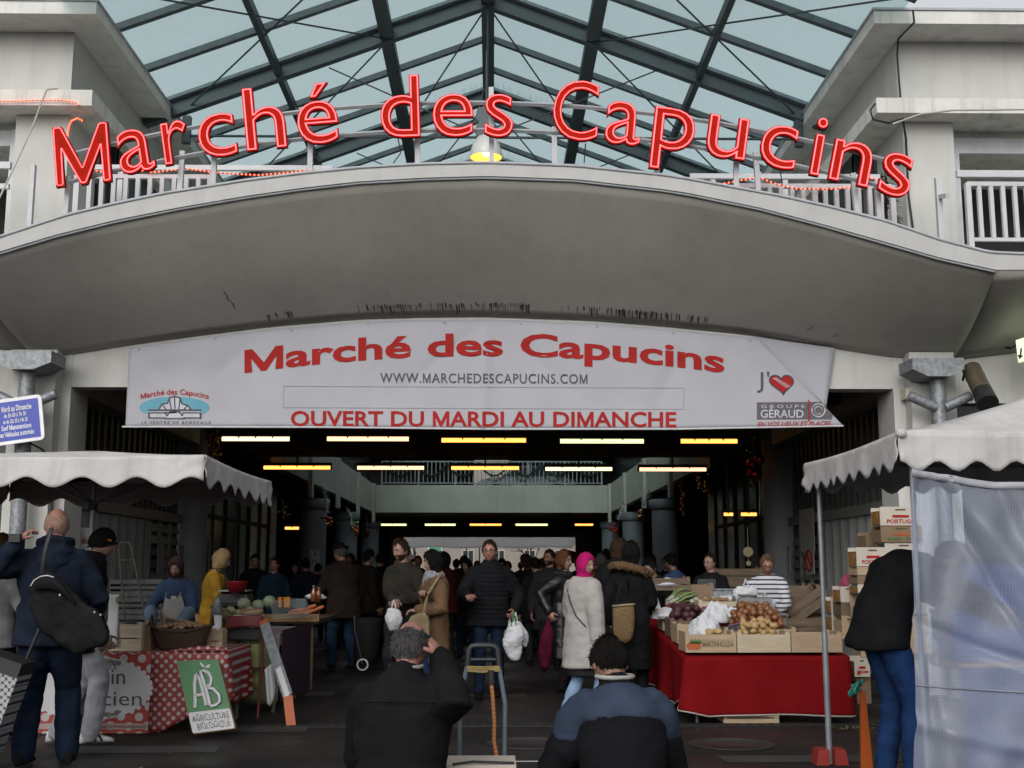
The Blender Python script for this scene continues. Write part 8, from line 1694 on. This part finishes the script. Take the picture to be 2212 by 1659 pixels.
J = person('dark haired man crouching in a black jacket with blue yoke, head bowed', b_, rz_, H_, 'skin', 'black_nylon2', 'dark_grey', 'shoe_dark', ('short', 'hair_black'), hem=.26, thick=.036, wide=.97, lean=12, bend=26, hpitch=-38, hyaw=-4, pelvis=(0, -.1, .375), feet=((-.2, .12, 0, 20), (.2, .14, 0, -20)), hands=((-.14, .34, .5), (.14, .34, .5)), poles=((-.8, -.6, -.5), (.8, -.6, -.5)), vox=.013, collar=.05, wr=.013, seed=18, flare=1.1, armr=1.1, legpole=(0, 1, .6))
# yoke: the upper part of the jacket in blue
sp, ax = J['sp'], J['ax']; b = MB(); t = .042
b.rings([(sp(a), ax(a)[0]*(rx*.97+t), ax(a)[1]*(ry+t)) for a, rx, ry in [(.372, .182, .12), (.40, .182, .118), (.465, .165, .1), (.515, .105, .078), (.55, .06, .06)]], 18)
for i in (0, 1): a_, el, wrt = J['arms'][i]; limb(b, [a_+(sp(.4)-a_)*.12, a_.lerp(el, .3)], [(.06+.038)*1.1, (.056+.037)*1.08], 12)
V, f = blob(b, .013, 4, .010, 18, (8, 8, 12)); Vn = np.array(V); m = MB(); m.add(V, f, 0, True); J['part']('yoke', m, 'yoke_blue', None)
m = MB(); m.tube([sp(.6)+Vector((.083*math.cos(a), .085*math.sin(a)-.004, .008)) for a in np.linspace(math.pi*.92, 2*math.pi*1.12, 18)], .011, 6); J['part']('collar_lining', m, 'coat_cream')
# ---- man bending behind the plastic sheet
b_ = at(1921, 8.0); rz_ = R(-82)
J = person('man in black sweater and bright blue jeans bending forward behind the plastic curtain', b_, rz_, 1.93, 'skin', 'black_wool', 'jeans_bright', hair=('short', 'hair_black'), hem=.14, thick=.04, wide=1.1, lean=20, bend=78, hpitch=-60, hands=((-.2, .85, .9), (.2, .85, .9)), feet=((-.12, -.02, 0, 8), (.12, .04, 0, -8)), pelvis=(0, -.06, .95), seed=19, topname='sweater', belly=-.01, flare=1.0, legr=1.02, armr=1.05, vox=.014)
# ---- the crowd further in
CROWD = [
    (792, 1186, 19, -60, 'coat_brown', 'short', 'hair_black', 'person in brown coat just right of the hat man'), (822, 1192, 21, 30, 'black_wool', 'short', 'hair_black', 'dark clothed person between the hat man and the bearded man'),
    (962, 1192, 18.5, 20, 'dark_red', 'bob', 'hair_black', 'dark haired person in dark red coat seen from behind right of the tan coat'), (1010, 1206, 19.5, 160, 'black_wool', 'bob', 'hair_black', 'dark haired woman in black left of the quilted jacket man'),
    (1160, 1203, 18, 10, 'black_wool', 'short', 'hair_black', 'person in black with dark round head seen from behind right of the carrier bags'), (1188, 1187, 17.2, 178, 'dark_grey', 'short', 'hair_brown', 'bearded man with glasses in grey facing us left of the auburn hair'),
    (1300, 1194, 17.5, 0, 'orange_knit', 'short', 'hair_grey', 'person in rust orange top behind the magenta headscarf'), (1332, 1160, 14.6, -15, 'black_wool', 'bob', 'hair_brown', 'tall dark haired person in black left of the fur trimmed hood'),
    (1362, 1174, 17, 10, 'dark_grey', 'short', 'hair_grey', 'grey haired person behind the fur trimmed hood'), (1284, 1196, 19, -40, 'dark_red', 'short', 'hair_black', 'dark haired person in dark red behind the magenta headscarf'),
    (548, 1196, 20.5, 180, 'black_wool', 'short', 'hair_black', 'dark person in the left aisle behind the red basin'), (590, 1204, 19.2, 200, 'teal_blue', 'short', 'hair_black', 'person in dark blue behind the orange pumpkin slices'), (640, 1212, 22, 170, 'black_wool', 'bob', 'hair_black', 'dark haired person in the left aisle, further right'), (683, 1216, 24, 0, 'black_wool', 'short', 'hair_black', 'small dark head beside the white column notice'),
    (905, 1200, 24, 150, 'black_wool', 'short', 'hair_brown', 'dark clothed person glimpsed between the bearded man and the tan coat'), (985, 1207, 27, 10, 'dark_grey', 'short', 'hair_black', 'far person in grey just left of the woman in black'), (1030, 1211, 31, 180, 'dark_red', 'bob', 'hair_sand', 'far blond person beside the quilted jacket man'), (1098, 1211, 27, 170, 'black_wool', 'short', 'hair_black', 'far dark person right of the quilted jacket man'), (1125, 1213, 33, 0, 'dark_grey', 'short', 'hair_brown', 'far grey clothed person above the carrier bags'), (1142, 1207, 24, 20, 'coat_brown', 'bob', 'hair_black', 'person in brown coat above the smaller white bag'), (1250, 1208, 26, 180, 'black_wool', 'short', 'hair_black', 'dark far person right of the auburn hair'), (860, 1204, 28, 0, 'black_wool', 'short', 'hair_black', 'dark far person left of the bearded man'), (1210, 1214, 36, 10, 'dark_grey', 'short', 'hair_grey', 'far small person left of the auburn hair'), (938, 1214, 38, 180, 'coat_brown', 'short', 'hair_black', 'far small person above the tan coat'), (1068, 1216, 42, 0, 'black_wool', 'short', 'hair_brown', 'farthest small person behind the quilted jacket man'), (770, 1208, 27, 0, 'black_wool', 'short', 'hair_black', 'dark person deep in the hall behind the hat man'), (1405, 1196, 19, -20, 'black_wool', 'bob', 'hair_black', 'dark person behind the fur hood near the stall corner'), (1441, 1200, 20.5, 180, 'black_wool', 'short', 'hair_black', 'dark head behind the blue shirt'),
    (722, 1200, 22, 10, 'dark_grey', 'short', 'hair_black', 'dark person standing beyond the hat man on his left'), (842, 1198, 19.5, -80, 'dark_grey', 'bob', 'hair_black', 'dark woman in profile just left of the bearded man'), (1000, 1199, 23, -30, 'black_wool', 'short', 'hair_black', 'dark person close behind the dark red coat'), (1146, 1196, 21, 100, 'dark_grey', 'bob', 'hair_brown', 'woman in dark grey facing left right of the quilted jacket man'), (1176, 1205, 22.5, 30, 'coat_brown', 'short', 'hair_brown', 'brown coated person behind the bearded man with glasses'), (1266, 1200, 21.5, 10, 'black_wool', 'short', 'hair_brown', 'dark person directly behind the magenta headscarf'), (1318, 1184, 20, 20, 'coat_brown', 'short', 'hair_black', 'brown coated person between the rust orange top and the fur hood'), (755, 1196, 23.5, 190, 'black_wool', 'bob', 'hair_brown', 'dark woman facing us behind the shopping caddy'), (890, 1207, 31, 0, 'dark_grey', 'short', 'hair_black', 'small far person in grey above the scarf woman'), (1082, 1205, 24.5, 200, 'coat_brown', 'bob', 'hair_black', 'brown coated woman at the shoulder of the quilted jacket man'), (1195, 1209, 29, 0, 'black_wool', 'bob', 'hair_sand', 'sandy haired far person beside the auburn hair'), (660, 1204, 20.5, 30, 'navy_fleece', 'short', 'hair_black', 'person in navy leaning by the notice column'),
]
for k, (x, y, Y, a, top, hs, hm_, lb_) in enumerate(CROWD):
    person(lb_, at(x, Y), R(a), min(max(Hpx(y, Y, x), 1.5), 1.92), ['skin', 'skin_pale', 'skin_red'][k % 3], top, ['jeans_dark', 'dark_grey', 'black_wool'][k % 3], hair=(hs, hm_), hem=[.2, .35, .15, .45][k % 4], thick=.035, wide=1.06, hpitch=[-6, -14, 2][k % 3], seed=30+k, vox=.024 if Y > 18 else .018, group='people walking in the hall', glasses=(k == 5), beard='hair_brown' if k == 5 else None, bend=[0, 8, 14, 4, 10][k % 5], hyaw=[0, 25, -30, 15, -10, 40][k % 6], hands=[(None, None), ((-.12, .32, 1.0), None), ((-.2, .25, .95), (.15, .3, 1.05)), (None, (.24, .16, .86))][k % 4], feet=((-.1, .1*(-1)**k, 0, 4), (.1, -.1*(-1)**k, 0, -4)))
# pink umbrella far behind
u = thing('pink_umbrella', 'pink and white stall umbrella far behind the bearded man with glasses', 'umbrella', (UX(1228, 60), 60, 0)); c = U(1228, 1206, 60); m = MB(); m.lathe([(.95, -.25), (.8, .05), (.45, .3), (0, .42)], c, 16); m.build('canopy', mat('pink_canopy', (.5, .2, .32), .7), u); m = MB(); m.cyl((c.x, 60, 0), c+Vector((0, 0, .4)), .03, n=8); m.build('pole', MATS['steel_dark'], u)
bpy.data.objects.remove(_FO)
